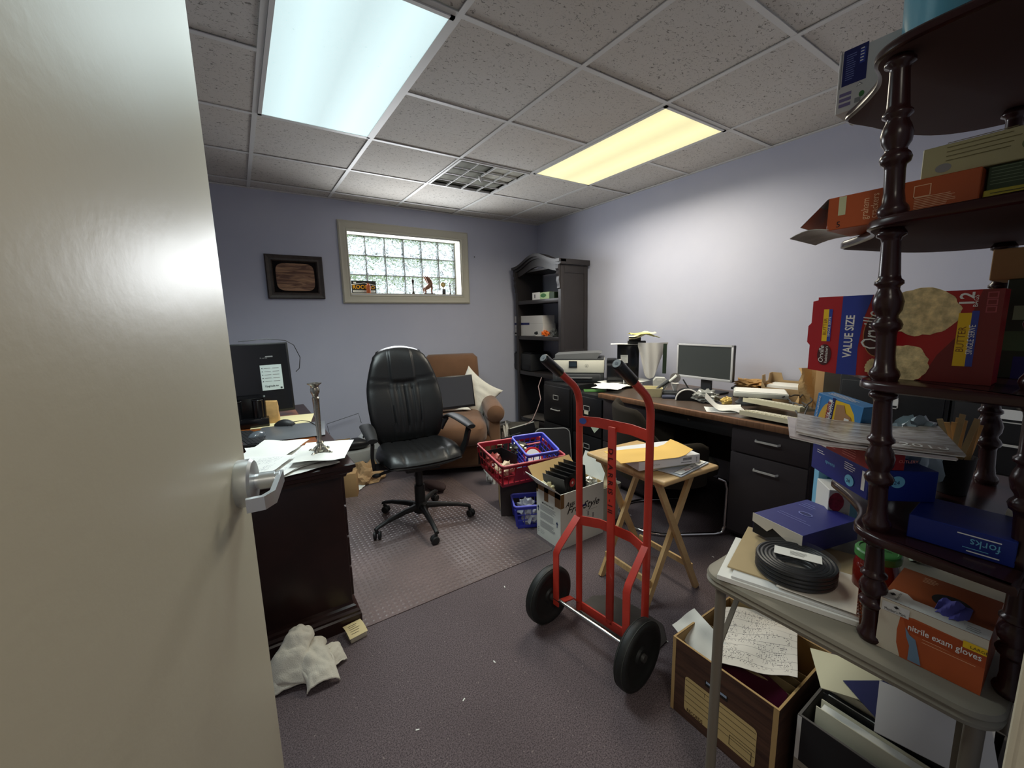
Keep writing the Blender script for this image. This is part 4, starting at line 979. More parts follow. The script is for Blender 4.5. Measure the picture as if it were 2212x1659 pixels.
cbox('yellow_carton', 'thin yellow carton lying right of the orange cracker carton', 'box', (0.83, -3.915, Z2), 0, 0.10, ya + 3.915, 0.024, mat('carton_olive_yellow', S(184, 172, 60), 0.5), lambda b, F: lines(b, F['left'], 0.008, 0.018, 0.07, 3, 0.006, INKB, 0.001))
cbox('green_carton', 'dark green carton stacked on the thin yellow carton', 'box', (0.845, -3.900, Z2 + 0.0245), 0, 0.08, ya + 3.900, hg - 0.024, mat('carton_dark_green', S(54, 74, 50), 0.5), lambda b, F: lines(b, F['left'], 0.004, 0.045, 0.04, 8, 0.005, mat('print_pale_grey_green', S(120, 140, 110), 0.5), 0.001))
# --- third shelf : popcorn carton
xp = 0.825; yl_, yr_ = ax(1814, 720, xp).y, ax(2158, 720, xp).y; hp = ax(1815, 640, xp).z - Z3; L_ = yl_ - yr_; dp = ay(1760, 720, yl_).x - xp
dp = max(0.05, min(0.12, dp))
def px(u): return yl_ - ax(u, 720, xp).y
def deco(b, F):
    M = F['left']; H_ = hp; f = lambda q: q * H_
    b.shape([(0, 0), (px(1858), 0), (px(1856), f(0.35)), (px(1862), f(0.7)), (px(1878), f(1)), (0, f(1))], BLUC, M)
    b.text('VALUE SIZE', px(1843), f(0.22), 0.020, WHT, M, rot=PI / 2, wide=f(0.54), bold=0.02, z=0.001)
    # darker right part
    b.shape([(px(2000), 0), (L_, 0), (L_, f(1)), (px(2110), f(1)), (px(2085), f(0.6)), (px(2030), f(0.30))], mat('carton_dark_red', S(112, 22, 26), 0.4), M, 0.0006)
    # popcorn kernels heap shapes
    b.ell(px(1985), f(0.78), (px(2065) - px(1905)) / 2, f(0.27), POP, M, 0.0012, 60, 0.10, 2); b.ell(px(1960), f(0.18), (px(2012) - px(1905)) / 2, f(0.22), POP, M, 0.0012, 60, 0.10, 5)
    b.ell(px(1893), f(0.12), 0.012, f(0.10), POP, M, 0.0012, 40, 0.25, 7)
    # crest with script lettering
    b.ell(px(1897), f(0.52), (px(1932) - px(1866)) / 2, f(0.27), mat('crest_gold', S(190, 130, 70), 0.5), M, 0.0010, 40); b.ell(px(1897), f(0.52), (px(1930) - px(1868)) / 2, f(0.26), mat('crest_maroon', S(70, 22, 24), 0.5), M, 0.0014, 40)
    b.text('Orville', px(1903), f(0.32), 0.042, WHT, M, rot=PI / 2, wide=f(0.46), shear=0.25, z=0.0018); b.text("Redenbacher's", px(1921), f(0.30), 0.022, WHT, M, rot=PI / 2, wide=f(0.46), shear=0.2, z=0.0018)
    b.rect(px(2066), f(0.19), px(2094), f(0.76), YEL, M, 0.0014); b.rect(px(2094), f(0.19), px(2110), f(0.78), BLUC, M, 0.0014)
    b.text('BUTTER', px(2086), f(0.34), 0.013, mat('print_brown', S(130, 80, 20), 0.5), M, rot=PI / 2, wide=f(0.27), z=0.002); b.text('SINGLE SERVE', px(2106), f(0.32), 0.011, WHT, M, rot=PI / 2, wide=f(0.31), z=0.002)
    b.text('12', px(2094), f(0.83), 0.024, WHT, M, rot=PI / 2, wide=f(0.12), z=0.002, bold=0.02); b.text('BAGS', px(2104), f(0.82), 0.008, WHT, M, rot=PI / 2, wide=f(0.12), z=0.002)
    for k in range(3): b.rect(px(2122), f(0.76 + k * 0.073), px(2146), f(0.825 + k * 0.073), mat('print_rose', S(160, 70, 76), 0.5), M, 0.0014); b.rect(px(2125), f(0.77 + k * 0.073), px(2143), f(0.815 + k * 0.073), mat('carton_dark_red'), M, 0.0018)
    return
def deco_end(b, M):
    H_ = hp; f = lambda q: q * H_; w_ = FW
    b.rect(w_ * 0.42, f(0.42), w_ * 0.60, f(0.84), YEL, M, 0.001); b.rect(w_ * 0.60, f(0.42), w_ * 0.72, f(0.84), BLUC, M, 0.001)
    b.text('BUTTER', w_ * 0.56, f(0.50), 0.009, mat('print_brown'), M, rot=PI / 2, wide=f(0.22), z=0.0014); b.text('SINGLE SERVE', w_ * 0.69, f(0.48), 0.006, WHT, M, rot=PI / 2, wide=f(0.26), z=0.0014)
    b.ell(w_ * 0.56, f(0.24), w_ * 0.24, f(0.14), mat('crest_maroon'), M, 0.001); b.text('Orville', w_ * 0.54, f(0.13), 0.014, WHT, M, rot=PI / 2, wide=f(0.22), shear=0.2, z=0.0014); b.text("Redenbacher's", w_ * 0.68, f(0.13), 0.008, WHT, M, rot=PI / 2, wide=f(0.22), z=0.0014)
FW = 0.056
pb_ = cbox('popcorn_box', 'big red and blue value size popcorn carton filling the third shelf', 'box', (xp, yr_, Z3), 0, dp, L_, hp, REDC, deco)
Mfl = frame((0.012, L_ + FW, 0), (-0.2, -1, 0), (0, 0, 1)); b = MB()
b.prism([(0, 0.004), (FW * 1.01, 0), (FW * 1.01, hp), (0.010, hp), (0.010, hp - 0.006), (0, hp - 0.008), (0, hp * 0.66), (-0.006, hp * 0.62), (-0.006, hp * 0.40), (0, hp * 0.36)], -0.0012, 0, REDC, Mfl); fl_ = b.build('end_flap', pb_, smooth=False)
b = MB(); deco_end(b, Mfl); b.build('flap_printing', pb_, smooth=False)
gx = 0.96; gy = ax(2100, 700, gx).y
def deco(b, F): M = F['left']; b.rect(0.0, 0.05, 0.12, 0.085, mat('print_mid_green', S(60, 84, 56), 0.5), M); b.rect(0.012, 0.105, 0.06, 0.13, mat('print_pale_grey_green'), M, 0.001); b.rect(0.02, 0.0, 0.05, 0.04, NAVY, M)
cbox('green_box', 'dark green carton standing behind the popcorn carton at the frame edge', 'box', (gx, -3.905, Z3), 0, 0.16, 0.085, ax(2190, 603, gx).z - Z3, mat('carton_deep_green', S(30, 46, 34), 0.5), deco)
cbox('brown_carton', 'plain brown carton on top of the dark green one', 'box', (gx + 0.01, -3.90, ax(2190, 603, gx).z + 0.0005), 0, 0.14, ax(2140, 580, gx + 0.01).y + 3.90, 0.055, KRA)
# --- fourth shelf : cutlery cartons, magazine, patch box
def deco(b, F):
    M = F['left']; CY = mat('print_cyan', S(110, 180, 210), 0.5)
    b.text('forks', 0.112, 0.030, 0.020, CY, M, rot=PI, wide=0.034, z=0.001); b.rect(0.075, 0.006, 0.112, 0.008, WHT, M); b.rect(0.062, 0.034, 0.112, 0.036, WHT, M)
    lines(b, M, 0.07, 0.012, 0.04, 1, 0.01, CY)
cbox('cutlery_carton', 'long royal blue forks carton lying lowest on the fourth shelf', 'box', (0.800, -3.893, Z4), math.radians(2), 0.125, 0.128, 0.044, mat('carton_royal_blue', S(20, 40, 120), 0.4), deco)
P2 = az(1872, 1078, 0.958); P1 = az(1752, 1005, 0.958); e1 = (P1 - P2); a1 = math.atan2(e1.y, e1.x); W1 = min(0.27, e1.length)
ZB = Z4 + 0.0445
def deco(b, F):     # front face is -y local after we run local x from P2 away to P1: use 'back'/'front'
    M = frame((W1, -0.0002, 0), (-1, 0, 0), (0, 0, 1)) if False else F['back']
    CY = mat('print_cyan'); 
    b.ell(W1 * 0.72, 0.018, 0.014, 0.012, CY, M, 0.001); b.text('24', W1 * 0.72 - 0.008, 0.013, 0.011, NAVY, M, z=0.0016); lines(b, M, W1 * 0.62, 0.052, 0.035, 4, 0.0045, WHT, 0.0014); b.rect(W1 * 0.9, 0.015, W1 * 0.95, 0.055, WHT, M); lines(b, M, 0.01, 0.05, 0.03, 2, 0.005, WHT, 0.0014)
    b.text('spoons', W1 * 0.30, 0.036, 0.009, CY, M, z=0.001)
    M = F['left']; b.ell(0.05, 0.035, 0.013, 0.012, CY, M, 0.001); b.text('24', 0.043, 0.030, 0.011, NAVY, M, z=0.0016)
# thing origin at P2 with local x towards P1; its visible long face is local -y flipped, so mirror by starting from P1
o = cbox('cutlery_carton', 'royal blue cutlery carton lying crosswise over the forks carton', 'box', (P1.x, P1.y, ZB), a1 + PI, W1, 0.12, 0.062, mat('carton_royal_blue'), None)
def front_deco(o, fn, w_, d_, h_):
    b = MB(); fn(b, face_frames(w_, d_, h_)); return b.build('printing', o, smooth=False)
def fn(b, F):
    M = F['front']; CY = mat('print_cyan'); b.ell(W1 * 0.72, 0.020, 0.014, 0.012, CY, M, 0.001); b.text('24', W1 * 0.72 - 0.008, 0.015, 0.011, NAVY, M, z=0.0016)
    lines(b, M, W1 * 0.62, 0.054, 0.035, 4, 0.0045, WHT, 0.0014); b.rect(W1 * 0.9, 0.015, W1 * 0.95, 0.055, WHT, M); lines(b, M, 0.02, 0.05, 0.03, 2, 0.005, WHT, 0.0014); b.text('spoons', W1 * 0.28, 0.030, 0.012, CY, M, z=0.001)
    M = F['right']; b.ell(0.05, 0.04, 0.013, 0.012, CY, M, 0.001); b.text('24', 0.043, 0.035, 0.011, NAVY, M, z=0.0016)
front_deco(o, fn, W1, 0.12, 0.062)
ZC = ZB + 0.0625
o = cbox('cutlery_carton', 'dark red cutlery carton with barcode under the glossy magazines', 'box', (P1.x, P1.y + 0.002, ZC), a1 + PI, W1, 0.062, 0.034, mat('carton_deep_red', S(128, 24, 28), 0.4), None)
def fn(b, F):
    M = F['front']; b.rect(0.004, 0.002, 0.055, 0.032, WHT, M); bars(b, M, 0.008, 0.005, 0.043, 0.024, 26, INKB, 3, 0.001); lines(b, M, 0.065, 0.024, 0.03, 4, 0.005, mat('print_pink', S(210, 130, 120), 0.5), 0.001); lines(b, M, 0.11, 0.028, 0.045, 5, 0.005, mat('print_pink'), 0.001, 5)
    M = F['right']; b.text('24', 0.02, 0.010, 0.012, mat('print_pink'), M, rot=0, z=0.001); b.text('CUTLERY', 0.05, 0.016, 0.008, mat('print_pink'), M, z=0.001)
front_deco(o, fn, W1, 0.062, 0.034)
ZM = ZC + 0.035
mg = mat('glossy_magazine_print', S(150, 142, 134), 0.22); t = NT(mg); n = t.noise(t.map(t.co('Generated'), (3, 9, 1)), 1.0, 4, 0.6, 1.5)
t.set(t.p, 'Base Color', t.mix(t.step(n, 0.35, 0.65), S(196, 192, 186), S(120, 104, 92)))
Lp, Rp = az(1688, 968, ZM + 0.015), az(2050, 1010, ZM); dd = (Rp - Lp); ctr0 = 0; rzm = math.atan2(dd.y, dd.x); NR_ = az(2113, 997, ZM); rzm = math.radians(-66); ctr = NR_ + V((-0.059, 0.127, 0)) + V((0.092, 0.041, 0)); ctr.z = ZM
def mag(label, loc, rz, w_, h_, m, bend_, part=True, txt=None):
    o = thing('magazine', label, 'magazine', loc, rz); 
    def fn(u, v): x = (u - 0.5) * w_; y = (v - 0.5) * h_; return (x, y, 0.004 + bend_(u, v))
    b = MB(); b.grid(fn, 20, 12, m, 0.003); b.build('cover', o)
    b = MB(); b.grid(lambda u, v: V(fn(u * 0.99 + 0.005, v * 0.985 + 0.007)) - V((0, 0, 0.0032)), 20, 12, PAP, 0.002); b.build('pages', o)
    if txt:
        b = MB(); b.grid(lambda u, v: V(fn(0.72 + 0.20 * u, 0.06 + 0.16 * v)) + V((0, 0, 0.0006)), 2, 2, mat('magazine_text_patch', S(146, 130, 118), 0.3)); b.build('cover_panel', o)
        b = MB(); b.text(txt, w_ * 0.16, -h_ * 0.42, 0.036, WHT, Mx(0, 0, 0.0054), z=0.0, wide=w_ * 0.27); b.build('cover_lettering', o)
    return o
magL = min(0.275, dd.length)
mag('white and red printed magazine, lower of the two on the red carton', ctr + V((-0.018, 0.010, 0.0005)), rzm, magL, 0.20, mat('magazine_flag_print', S(186, 176, 176), 0.25, var=0.35, vs_=9), lambda u, v: 0.018 * max(0, 0.25 - u) * 4 * 0.5)
mag('greyish glossy magazine with curling corner, upper of the two on red carton', ctr + V((0.0, 0.0, 0.0075)), rzm - 0.05, magL, 0.20, mg, lambda u, v: 0.010 * max(0, 0.30 - u) * 3 + 0.010 * max(0, u - 0.7) * 3 * v, txt='2010')
# lidocaine patch carton
xa = 1.06; A0 = ax(1751, 935, xa); dirx, diry = -0.045, -0.095; rza = math.atan2(diry, dirx)
zb_ = ZB + 0.063
wA = 0.125; hA = 0.100
def deco(b, F):
    M = F['front']; SK = mat('print_skin', S(170, 126, 84), 0.6)
    b.rect(wA * 0.42, 0, wA * 0.93, hA * 0.96, YEL, M); b.shape([(wA * 0.93, 0), (wA, 0), (wA, hA), (wA * 0.7, hA), (wA * 0.85, hA * 0.75), (wA * 0.93, hA * 0.45)], mat('carton_sky', S(62, 130, 190), 0.45), M, 0.0008)
    b.ell(wA * 0.30, hA * 0.10, wA * 0.20, hA * 0.72, mat('print_gold', S(222, 176, 70), 0.5), M, 0.0008, 30, 0, 0, PI / 2, 3 * PI / 2); b.rect(wA * 0.29, 0, wA * 0.36, hA * 0.93, WHT, M, 0.001); b.rect(wA * 0.36, 0, wA * 0.42, hA, NAVY, M, 0.001)
    b.text('MAX STRENGTH LIDOCAINE', wA * 0.09, hA * 0.05, 0.0075, WHT, M, rot=PI / 2, wide=hA * 0.88, z=0.0014)
    b.text('Aspercreme', wA * 0.34, -0.0 + hA * 0.02, 0.017, mat('print_crimson', S(150, 20, 40), 0.5), M, rot=PI / 2, wide=hA * 0.86, z=0.0018, shear=0.2, bold=0.02); b.text('LIDOCAINE PATCH', wA * 0.405, hA * 0.04, 0.0075, WHT, M, rot=PI / 2, wide=hA * 0.85, z=0.0018, shear=0.15)
    b.shape([(wA * 0.46, hA * 0.86), (wA * 0.62, hA * 0.90), (wA * 0.68, hA * 0.72), (wA * 0.80, hA * 0.66), (wA * 0.86, hA * 0.45), (wA * 0.80, hA * 0.22), (wA * 0.70, hA * 0.30), (wA * 0.56, hA * 0.32), (wA * 0.47, hA * 0.48)], SK, M, 0.0012)
    b.shape([(wA * 0.52, hA * 0.30), (wA * 0.72, hA * 0.18), (wA * 0.80, hA * 0.14), (wA * 0.80, hA * 0.08), (wA * 0.70, hA * 0.10), (wA * 0.56, hA * 0.22)], SK, M, 0.0012)
    b.rect(wA * 0.68, hA * 0.36, wA * 0.78, hA * 0.60, WHT, M, 0.0018)
    M = F['top']; lines(b, M, 0.015, 0.03, 0.08, 3, 0.008, WHT, 0.003)
cbox('medicine_carton', 'blue and yellow pain patch carton standing behind the curled magazines', 'box', (A0.x, A0.y, zb_), 0, wA, 0.045, hA, mat('carton_sky', S(62, 130, 190), 0.45), deco, rot=(0, math.radians(7), rza))
# sticks, bag and paper cup behind
for k, (u0, v0, u1, v1, c_) in enumerate([(2030, 905, 2042, 945, 0), (2046, 912, 2050, 945, 0), (2062, 912, 2058, 945, 0), (2080, 895, 2066, 948, 0), (2084, 908, 2074, 948, 0), (2072, 903, 2062, 948, 0), (2112, 905, 2092, 950, 1), (2110, 912, 2100, 952, 1), (2118, 918, 2104, 955, 1)]):
    xx = 1.12 + 0.01 * (k % 3); a_, c2 = ax(u0, v0, xx), ax(u1, v1, xx + 0.01); dn = (c2 - a_).normalized()
    lo = c2 + dn * max(0.0, (c2.z - Z4 - 0.045) / max(0.3, -dn.z)) if dn.z < -0.2 else c2
    b = MB(); b.bar([a_, lo], 0.010, 0.0018, mat('pale_birch', S(206, 172, 122), 0.7), up=(-1, 0, 0)); o = b.build('wooden_stick')
    tag(o, 'flat pale wooden craft stick in the cup behind the magazines' if not c_ else 'flat pale wooden craft stick beside the rear shelf post', 'stick', 'wooden sticks behind the magazines' if not c_ else 'wooden sticks beside the rear post')
o = thing('stick_cup', 'short dark paper cup holding wooden sticks on the fourth shelf', 'cup', (1.13, ax(2068, 960, 1.13).y, Z4)); b = MB()
b.lathe([(0, 0.0), (0.026, 0.0), (0.034, 0.085), (0.035, 0.087), (0.0335, 0.0865), (0.0255, 0.002), (0, 0.002)], mat('dark_cup_card', S(34, 32, 34), 0.6), None, 24, caps=False); b.build('cup_body', o)
p = ax(1975, 950, 1.08)
o = thing('plastic_bag', 'crumpled pale blue plastic bag behind the magazines', 'bag', (1.06, p.y, Z4)); b = MB()
b.blob((0, 0, 0.085), (0.05, 0.05, 0.085), mat('pale_blue_film', S(176, 196, 206), 0.2, spec=0.6), 0.5, 9, 3, 4); b.build('bag_film', o)
p = ax(2160, 1075, 0.93); o = thing('paper_sack', 'white paper food sack with round red emblem at the frame edge', 'bag', (0.93, -3.905, Z4), 0); b = MB()
b.loft([[(0.0, 0.0, 0.0), (0.06, 0.0, 0.0), (0.06, 0.048, 0.0), (0.0, 0.048, 0.0)], [(0.0, 0.0, 0.10), (0.06, 0.0, 0.10), (0.05, 0.032, 0.10), (0.005, 0.032, 0.10)], [(0.02, 0.0, 0.20), (0.04, 0.0, 0.20), (0.04, 0.026, 0.20), (0.02, 0.026, 0.20)]], PAP); b.build('sack_body', o, smooth=False)
b = MB(); Ms = frame((-0.002, 0.032, 0.085), (0, -1, 0), (0.08, 0, 1)); b.ell(0.016, 0.03, 0.020, 0.024, mat('emblem_red', S(170, 30, 40), 0.4), Ms, 0.003); b.ell(0.016, 0.03, 0.008, 0.010, mat('emblem_dark', S(50, 20, 30), 0.4), Ms, 0.004); b.build('round_emblem', o)

# --- on the folding table
A, B_, Cc = az(1549, 1243, 0.69), az(1856, 1347, 0.69), az(1612, 1160, 0.69); dv = B_ - A; rzp = math.atan2(dv.y, dv.x); wP = dv.length; hP = 0.22
T0 = TZ + 0.0005
GRD = mat('ruled_paper', S(226, 226, 214), 0.8); 
def stackpaper(name, label, cat, dx, dy, w_, h_, z0, th, m, rz=0.0, part='sheets'):
    c_, s_ = math.cos(rzp), math.sin(rzp); loc = (A.x + c_ * dx - s_ * dy, A.y + s_ * dx + c_ * dy, z0)
    o = thing(name, label, cat, loc, rzp + rz); b = MB(); b.box(0, 0, 0, w_, h_, th, m, 0.0006, 1); b.build(part, o); return o
stackpaper('paper_pad', 'thick white writing pad at the bottom of the table paper pile', 'pad', 0.0, 0.0, wP, hP, T0, 0.012, PAP)
nb = stackpaper('notebook', 'white spiral notebook lying on the writing pad, its coil towards the post', 'notebook', 0.03, 0.004, wP - 0.03, hP - 0.01, T0 + 0.0125, 0.006, mat('pale_grey_paper', S(216, 218, 216), 0.7), 0.01)
b = MB()
for k in range(16): b.tube([(wP - 0.032 + 0.006 * math.cos(q), 0.01 + k * 0.012, 0.003 + 0.006 * math.sin(q)) for q in [PI * 2 * j / 12 for j in range(12)]], 0.0009, CHR, 6, closed=True)
sp2 = b.build('spiral_coil', nb)
FOL = mat('tan_kraft_folder', S(176, 156, 118), 0.75, var=0.05)
stackpaper('clipboard_folder', 'tan kraft folder under the shrink-wrapped black coil', 'folder', 0.015, 0.035, wP - 0.02, hP + 0.03, T0 + 0.019, 0.004, FOL, -0.02)
stackpaper('envelope', 'big white envelope lying partly over the tan folder near the post', 'envelope', wP * 0.45, 0.012, wP * 0.53, 0.16, T0 + 0.0235, 0.002, mat('off_white_envelope', S(214, 208, 196), 0.7), -0.05)
# coil of black cable in shrink film
Cx = az(1716, 1215, 0.735); o = thing('cable_coil', 'black coiled cable in shrink film with white label on tan folder', 'cable coil', (Cx.x + 0.005, Cx.y, T0 + 0.026))
b = MB(); CBL = mat('black_cable', S(16, 17, 19), 0.35); 
for lay in range(4):
    for q in range(5): b.tube([(((0.078 - q * 0.0085) * math.cos(2 * PI * j / 48)), ((0.078 - q * 0.0085) * math.sin(2 * PI * j / 48)), 0.0055 + lay * 0.0095) for j in range(48)], 0.0048, CBL, 7, closed=True)
b.build('cable_turns', o)
FILM = mat('clear_shrink_film', S(120, 124, 128), 0.08, spec=0.9, alpha=0.07); b = MB()
def fl(u, v):
    a = 2 * PI * u; r = 0.085 * math.sin(PI / 2 * min(1, v * 1.25)) ; z = 0.0455 if v < 0.8 else 0.0455 - (v - 0.8) / 0.2 * 0.044
    return (r * math.cos(a), r * math.sin(a), z + 0.0016 * mnoise.noise(V((math.cos(a) * 3, math.sin(a) * 3, v * 6))))
b.grid(fl, 48, 20, FILM); b.build('shrink_film', o)
Ml = frame((0, 0, 0.0465), (0.4, -1.0, 0), (1.0, 0.4, 0)); b = MB(); b.box(-0.044, -0.018, 0.001, 0.050, 0.020, 0.0018, PAP, M=Ml); lines(b, Ml, -0.012, 0.008, 0.035, 4, 0.005, INKB, 0.0012, 6, 0.0022); b.build('paper_label', o)
# dark blue carton with torn end
q0, q1, q2 = az(1628, 1106, 0.772), az(1735, 1157, 0.772), az(1690, 1060, 0.772); dv = q1 - q0; rzb = math.atan2(dv.y, dv.x); wb = dv.length; db = min(0.22, (q2 - q0).length)
def deco(b, F):
    M = F['top']; PL = mat('print_lilac', S(130, 136, 200), 0.5); b.ell(wb * 0.45, db * 0.55, 0.018, 0.012, PL, M, 0.0008); b.ell(wb * 0.45, db * 0.55, 0.015, 0.009, NAVY, M, 0.0012); lines(b, M, wb * 0.1, db * 0.85, wb * 0.3, 3, 0.012, PL, 0.002); lines(b, M, wb * 0.15, db * 0.35, wb * 0.7, 2, 0.012, PL, 0.0016)
tb = cbox('glove_carton', 'dark blue carton with torn open end beside the black cable coil', 'box', (q0.x, q0.y, T0 + 0.032), rzb, wb, db, 0.058, mat('carton_indigo', S(40, 44, 118), 0.42), deco)
b = MB(); b.box(0.002, -0.0008, 0.002, wb - 0.002, 0.0008, 0.056, mat('box_opening_shade')); b.build('opening', tb)  # dark plate on the solid carton paints the shade inside the torn end
b = MB(); pts = [(0, 0.034), (0.02, 0.030), (0.045, 0.024), (0.06, 0.040), (0.085, 0.030), (wb, 0.012), (wb, 0.0585), (0, 0.0585)]
b.prism([(x, y) for x, y in pts], 0.0, 0.0012, mat('torn_white_card', S(206, 198, 184), 0.8), frame((0, -0.0012, 0), (1, 0, 0), (0, 0, 1))); b.build('torn_edge', tb, smooth=False)
# rose carton and pale blue carton
q0 = az(1781, 1165, T0); 
def deco(b, F):
    M = F['front']; FLR = mat('print_flowers', S(150, 40, 60), 0.5, var=0.5, vs_=60)
    b.ell(0.018, 0.115, 0.018, 0.028, FLR, M, 0.001, 24, 0.2); b.ell(0.012, 0.05, 0.012, 0.02, GRY, M, 0.001, 24, 0.3); 
    M = F['right']; b.shape([(0, 0.145), (0.06, 0.145), (0.06, 0.112), (0.042, 0.105), (0.016, 0.125)], FLR, M, 0.001); b.shape([(0.0, 0.1455), (0.016, 0.126), (0.042, 0.1065), (0.06, 0.113), (0.06, 0.108), (0.04, 0.10), (0.01, 0.12)], mat('print_gold'), M, 0.0014)
cbox('food_carton', 'white carton printed with red flowers standing under the fourth shelf', 'box', (q0.x, q0.y, T0), math.radians(-52), 0.052, 0.09, 0.150, WBX, deco)
q0 = az(1714, 1110, 0.74)
def deco(b, F):
    M = F['front']; b.text('X1', 0.05, 0.225, 0.012, WHT, M, z=0.001)
    for k, (x, y) in enumerate([(0.03, 0.09), (0.06, 0.09), (0.03, 0.12), (0.06, 0.125), (0.03, 0.15), (0.06, 0.155)]): b.ell(x, y, 0.008, 0.004, mat('print_teal', S(24, 100, 140), 0.5), M, 0.001)
cbox('upright_carton', 'tall pale blue carton standing upright behind the dark blue carton', 'box', (1.225, -3.475, T0), math.radians(-48), 0.11, 0.03, 0.262, mat('carton_pale_blue', S(112, 170, 200), 0.45, var=0.1, vs_=6), deco)
# jar
jc = az(1894, 1192, 0.795); o = thing('sauce_jar', 'glass jar of red sauce with green lid behind the front shelf post', 'jar', (jc.x + 0.012, jc.y, T0)); b = MB()
b.lathe([(0, 0), (0.036, 0), (0.040, 0.005), (0.041, 0.075), (0.037, 0.090), (0.034, 0.098), (0, 0.099)], mat('red_sauce_glass', S(112, 30, 22), 0.12, coat=0.6), None, 36); b.build('glass_jar', o)
GL = mat('green_enamel_lid', S(70, 128, 66), 0.3); b = MB(); b.lathe([(0.034, 0.096), (0.0405, 0.097), (0.041, 0.104), (0.041, 0.112), (0.0385, 0.1155), (0.034, 0.1165), (0.032, 0.1145), (0.0, 0.1145)], GL, None, 40); b.build('lid', o)
b = MB(); Mj = frame((0, 0, 0.1146), (0.5, -0.86, 0), (0.86, 0.5, 0)); b.text('100%', -0.018, -0.006, 0.014, mat('lid_dark_green', S(26, 60, 30), 0.4), Mj, wide=0.036); b.ell(0, 0, 0.028, 0.028, GL, Mj, -0.0); b.build('lid_lettering', o)
# gloves carton
g0 = az(1890, 1392, T0); g1 = az(2117, 1503, T0); gw = (g1 - g0).length; rzg = math.atan2(g1.y - g0.y, g1.x - g0.x); gh = ax(1900, 1287, g0.x).z - T0; gd = 0.155
def deco(b, F):
    M = F['front']; H_ = gh; ORR = mat('carton_orange_dark', S(166, 70, 28), 0.45)
    b.rect(0, 0, gw, gh, mat('carton_cream', S(206, 196, 176), 0.5), M, 0.0003)
    b.shape([(gw * 0.22, H_ * 0.80), (gw * 0.20, H_ * 0.5), (gw * 0.21, H_ * 0.25), (gw * 0.26, 0), (gw, 0), (gw, H_ * 0.80), (gw * 0.35, H_ * 0.84)], ORG, M, 0.0006)
    b.shape([(gw * 0.24, H_ * 0.80), (gw, H_ * 0.80), (gw, H_ * 0.50), (gw * 0.30, H_ * 0.55)], ORR, M, 0.0009)
    b.text('nitrile exam gloves', gw * 0.30, H_ * 0.60, 0.016, WHT, M, wide=gw * 0.66, z=0.0014, bold=0.01); lines(b, M, gw * 0.45, H_ * 0.52, gw * 0.5, 2, 0.006, mat('print_peach'), 0.0008)
    b.shape([(gw * 0.28, H_ * 0.62), (gw * 0.33, H_ * 0.50), (gw * 0.39, H_ * 0.46), (gw * 0.42, H_ * 0.3), (gw * 0.47, H_ * 0.02), (gw * 0.34, H_ * 0.02), (gw * 0.34, H_ * 0.3), (gw * 0.30, H_ * 0.45)], mat('print_steel_blue', S(110, 136, 160), 0.5), M, 0.0014)
    b.rect(gw * 0.80, H_ * 0.72, gw, H_ * 0.84, YEL, M, 0.0018); b.text('LARGE', gw * 0.86, H_ * 0.75, 0.007, INKB, M, z=0.0022)
    b.rect(gw * 0.02, H_ * 0.78, gw * 0.30, H_ * 0.96, WBX, M, 0.0012); b.shape([(gw * 0.14, H_ * 0.91), (gw * 0.17, H_ * 0.94), (gw * 0.20, H_ * 0.91), (gw * 0.17, H_ * 0.88)], INKB, M, 0.0018); b.text("Member's Mark", gw * 0.05, H_ * 0.80, 0.008, INKB, M, wide=gw * 0.22, z=0.0018)
    M = F['top']; b.rect(0, 0, gw, gd, mat('carton_brown_orange', S(142, 72, 38), 0.4), M, 0.0003); b.rect(0, 0, gw, gd * 0.22, WBX, M, 0.0006)
    b.shape([(gw * 0.02, 0.0), (gw * 0.28, 0), (gw * 0.28, gd * 0.22), (gw * 0.20, gd * 0.30), (gw * 0.06, gd * 0.30), (gw * 0.02, gd * 0.2)], WBX, M, 0.0009); b.text("Member's Mark", gw * 0.16, gd * 0.05, 0.006, INKB, M, rot=PI / 2, wide=gd * 0.2, z=0.0014); b.shape([(gw * 0.05, gd * 0.16), (gw * 0.085, gd * 0.2), (gw * 0.12, gd * 0.16), (gw * 0.085, gd * 0.12)], INKB, M, 0.0014)
    b.ell(gw * 0.60, gd * 0.48, gw * 0.19, gd * 0.17, mat('box_opening_shade'), M, 0.0012, 40); lines(b, M, gw * 0.25, gd * 0.9, gw * 0.16, 4, 0.006, mat('print_peach'), 0.0012); lines(b, M, gw * 0.8, gd * 0.12, gw * 0.14, 3, 0.006, GRY, 0.002, 3, 0.001)  # dark ellipse paints the shade within the glove opening
gl = cbox('exam_glove_box', 'orange and white nitrile exam gloves box with round opening on table', 'box', g0, rzg, gw, gd, gh, ORG, deco)
b = MB(); GLV = mat('violet_blue_nitrile', S(92, 92, 176), 0.45)
b.grid(lambda u, v: (gw * (0.50 + 0.30 * u) - gw * 0.02 * v, gd * (0.42 - 0.30 * v) + 0.004 * math.sin(u * 9), gh + 0.004 + 0.010 * math.sin(PI * u) * (1 - v) - 0.004 * v + 0.003 * math.sin(u * 14 + v * 5)) if True else None, 12, 8, GLV, 0.001)
b.build('protruding_glove', gl)
q = az(1972, 1215, T0); o = thing('snack_wrapper', 'small crumpled white and green wrapper behind the gloves box', 'wrapper', (q.x + 0.02, q.y, T0)); b = MB(); b.blob((0, 0, 0.018), (0.024, 0.02, 0.018), mat('white_green_wrapper', S(186, 194, 170), 0.4, var=0.3, vs_=50), 0.7, 10, 5, 3); b.build('wrapper_film', o)

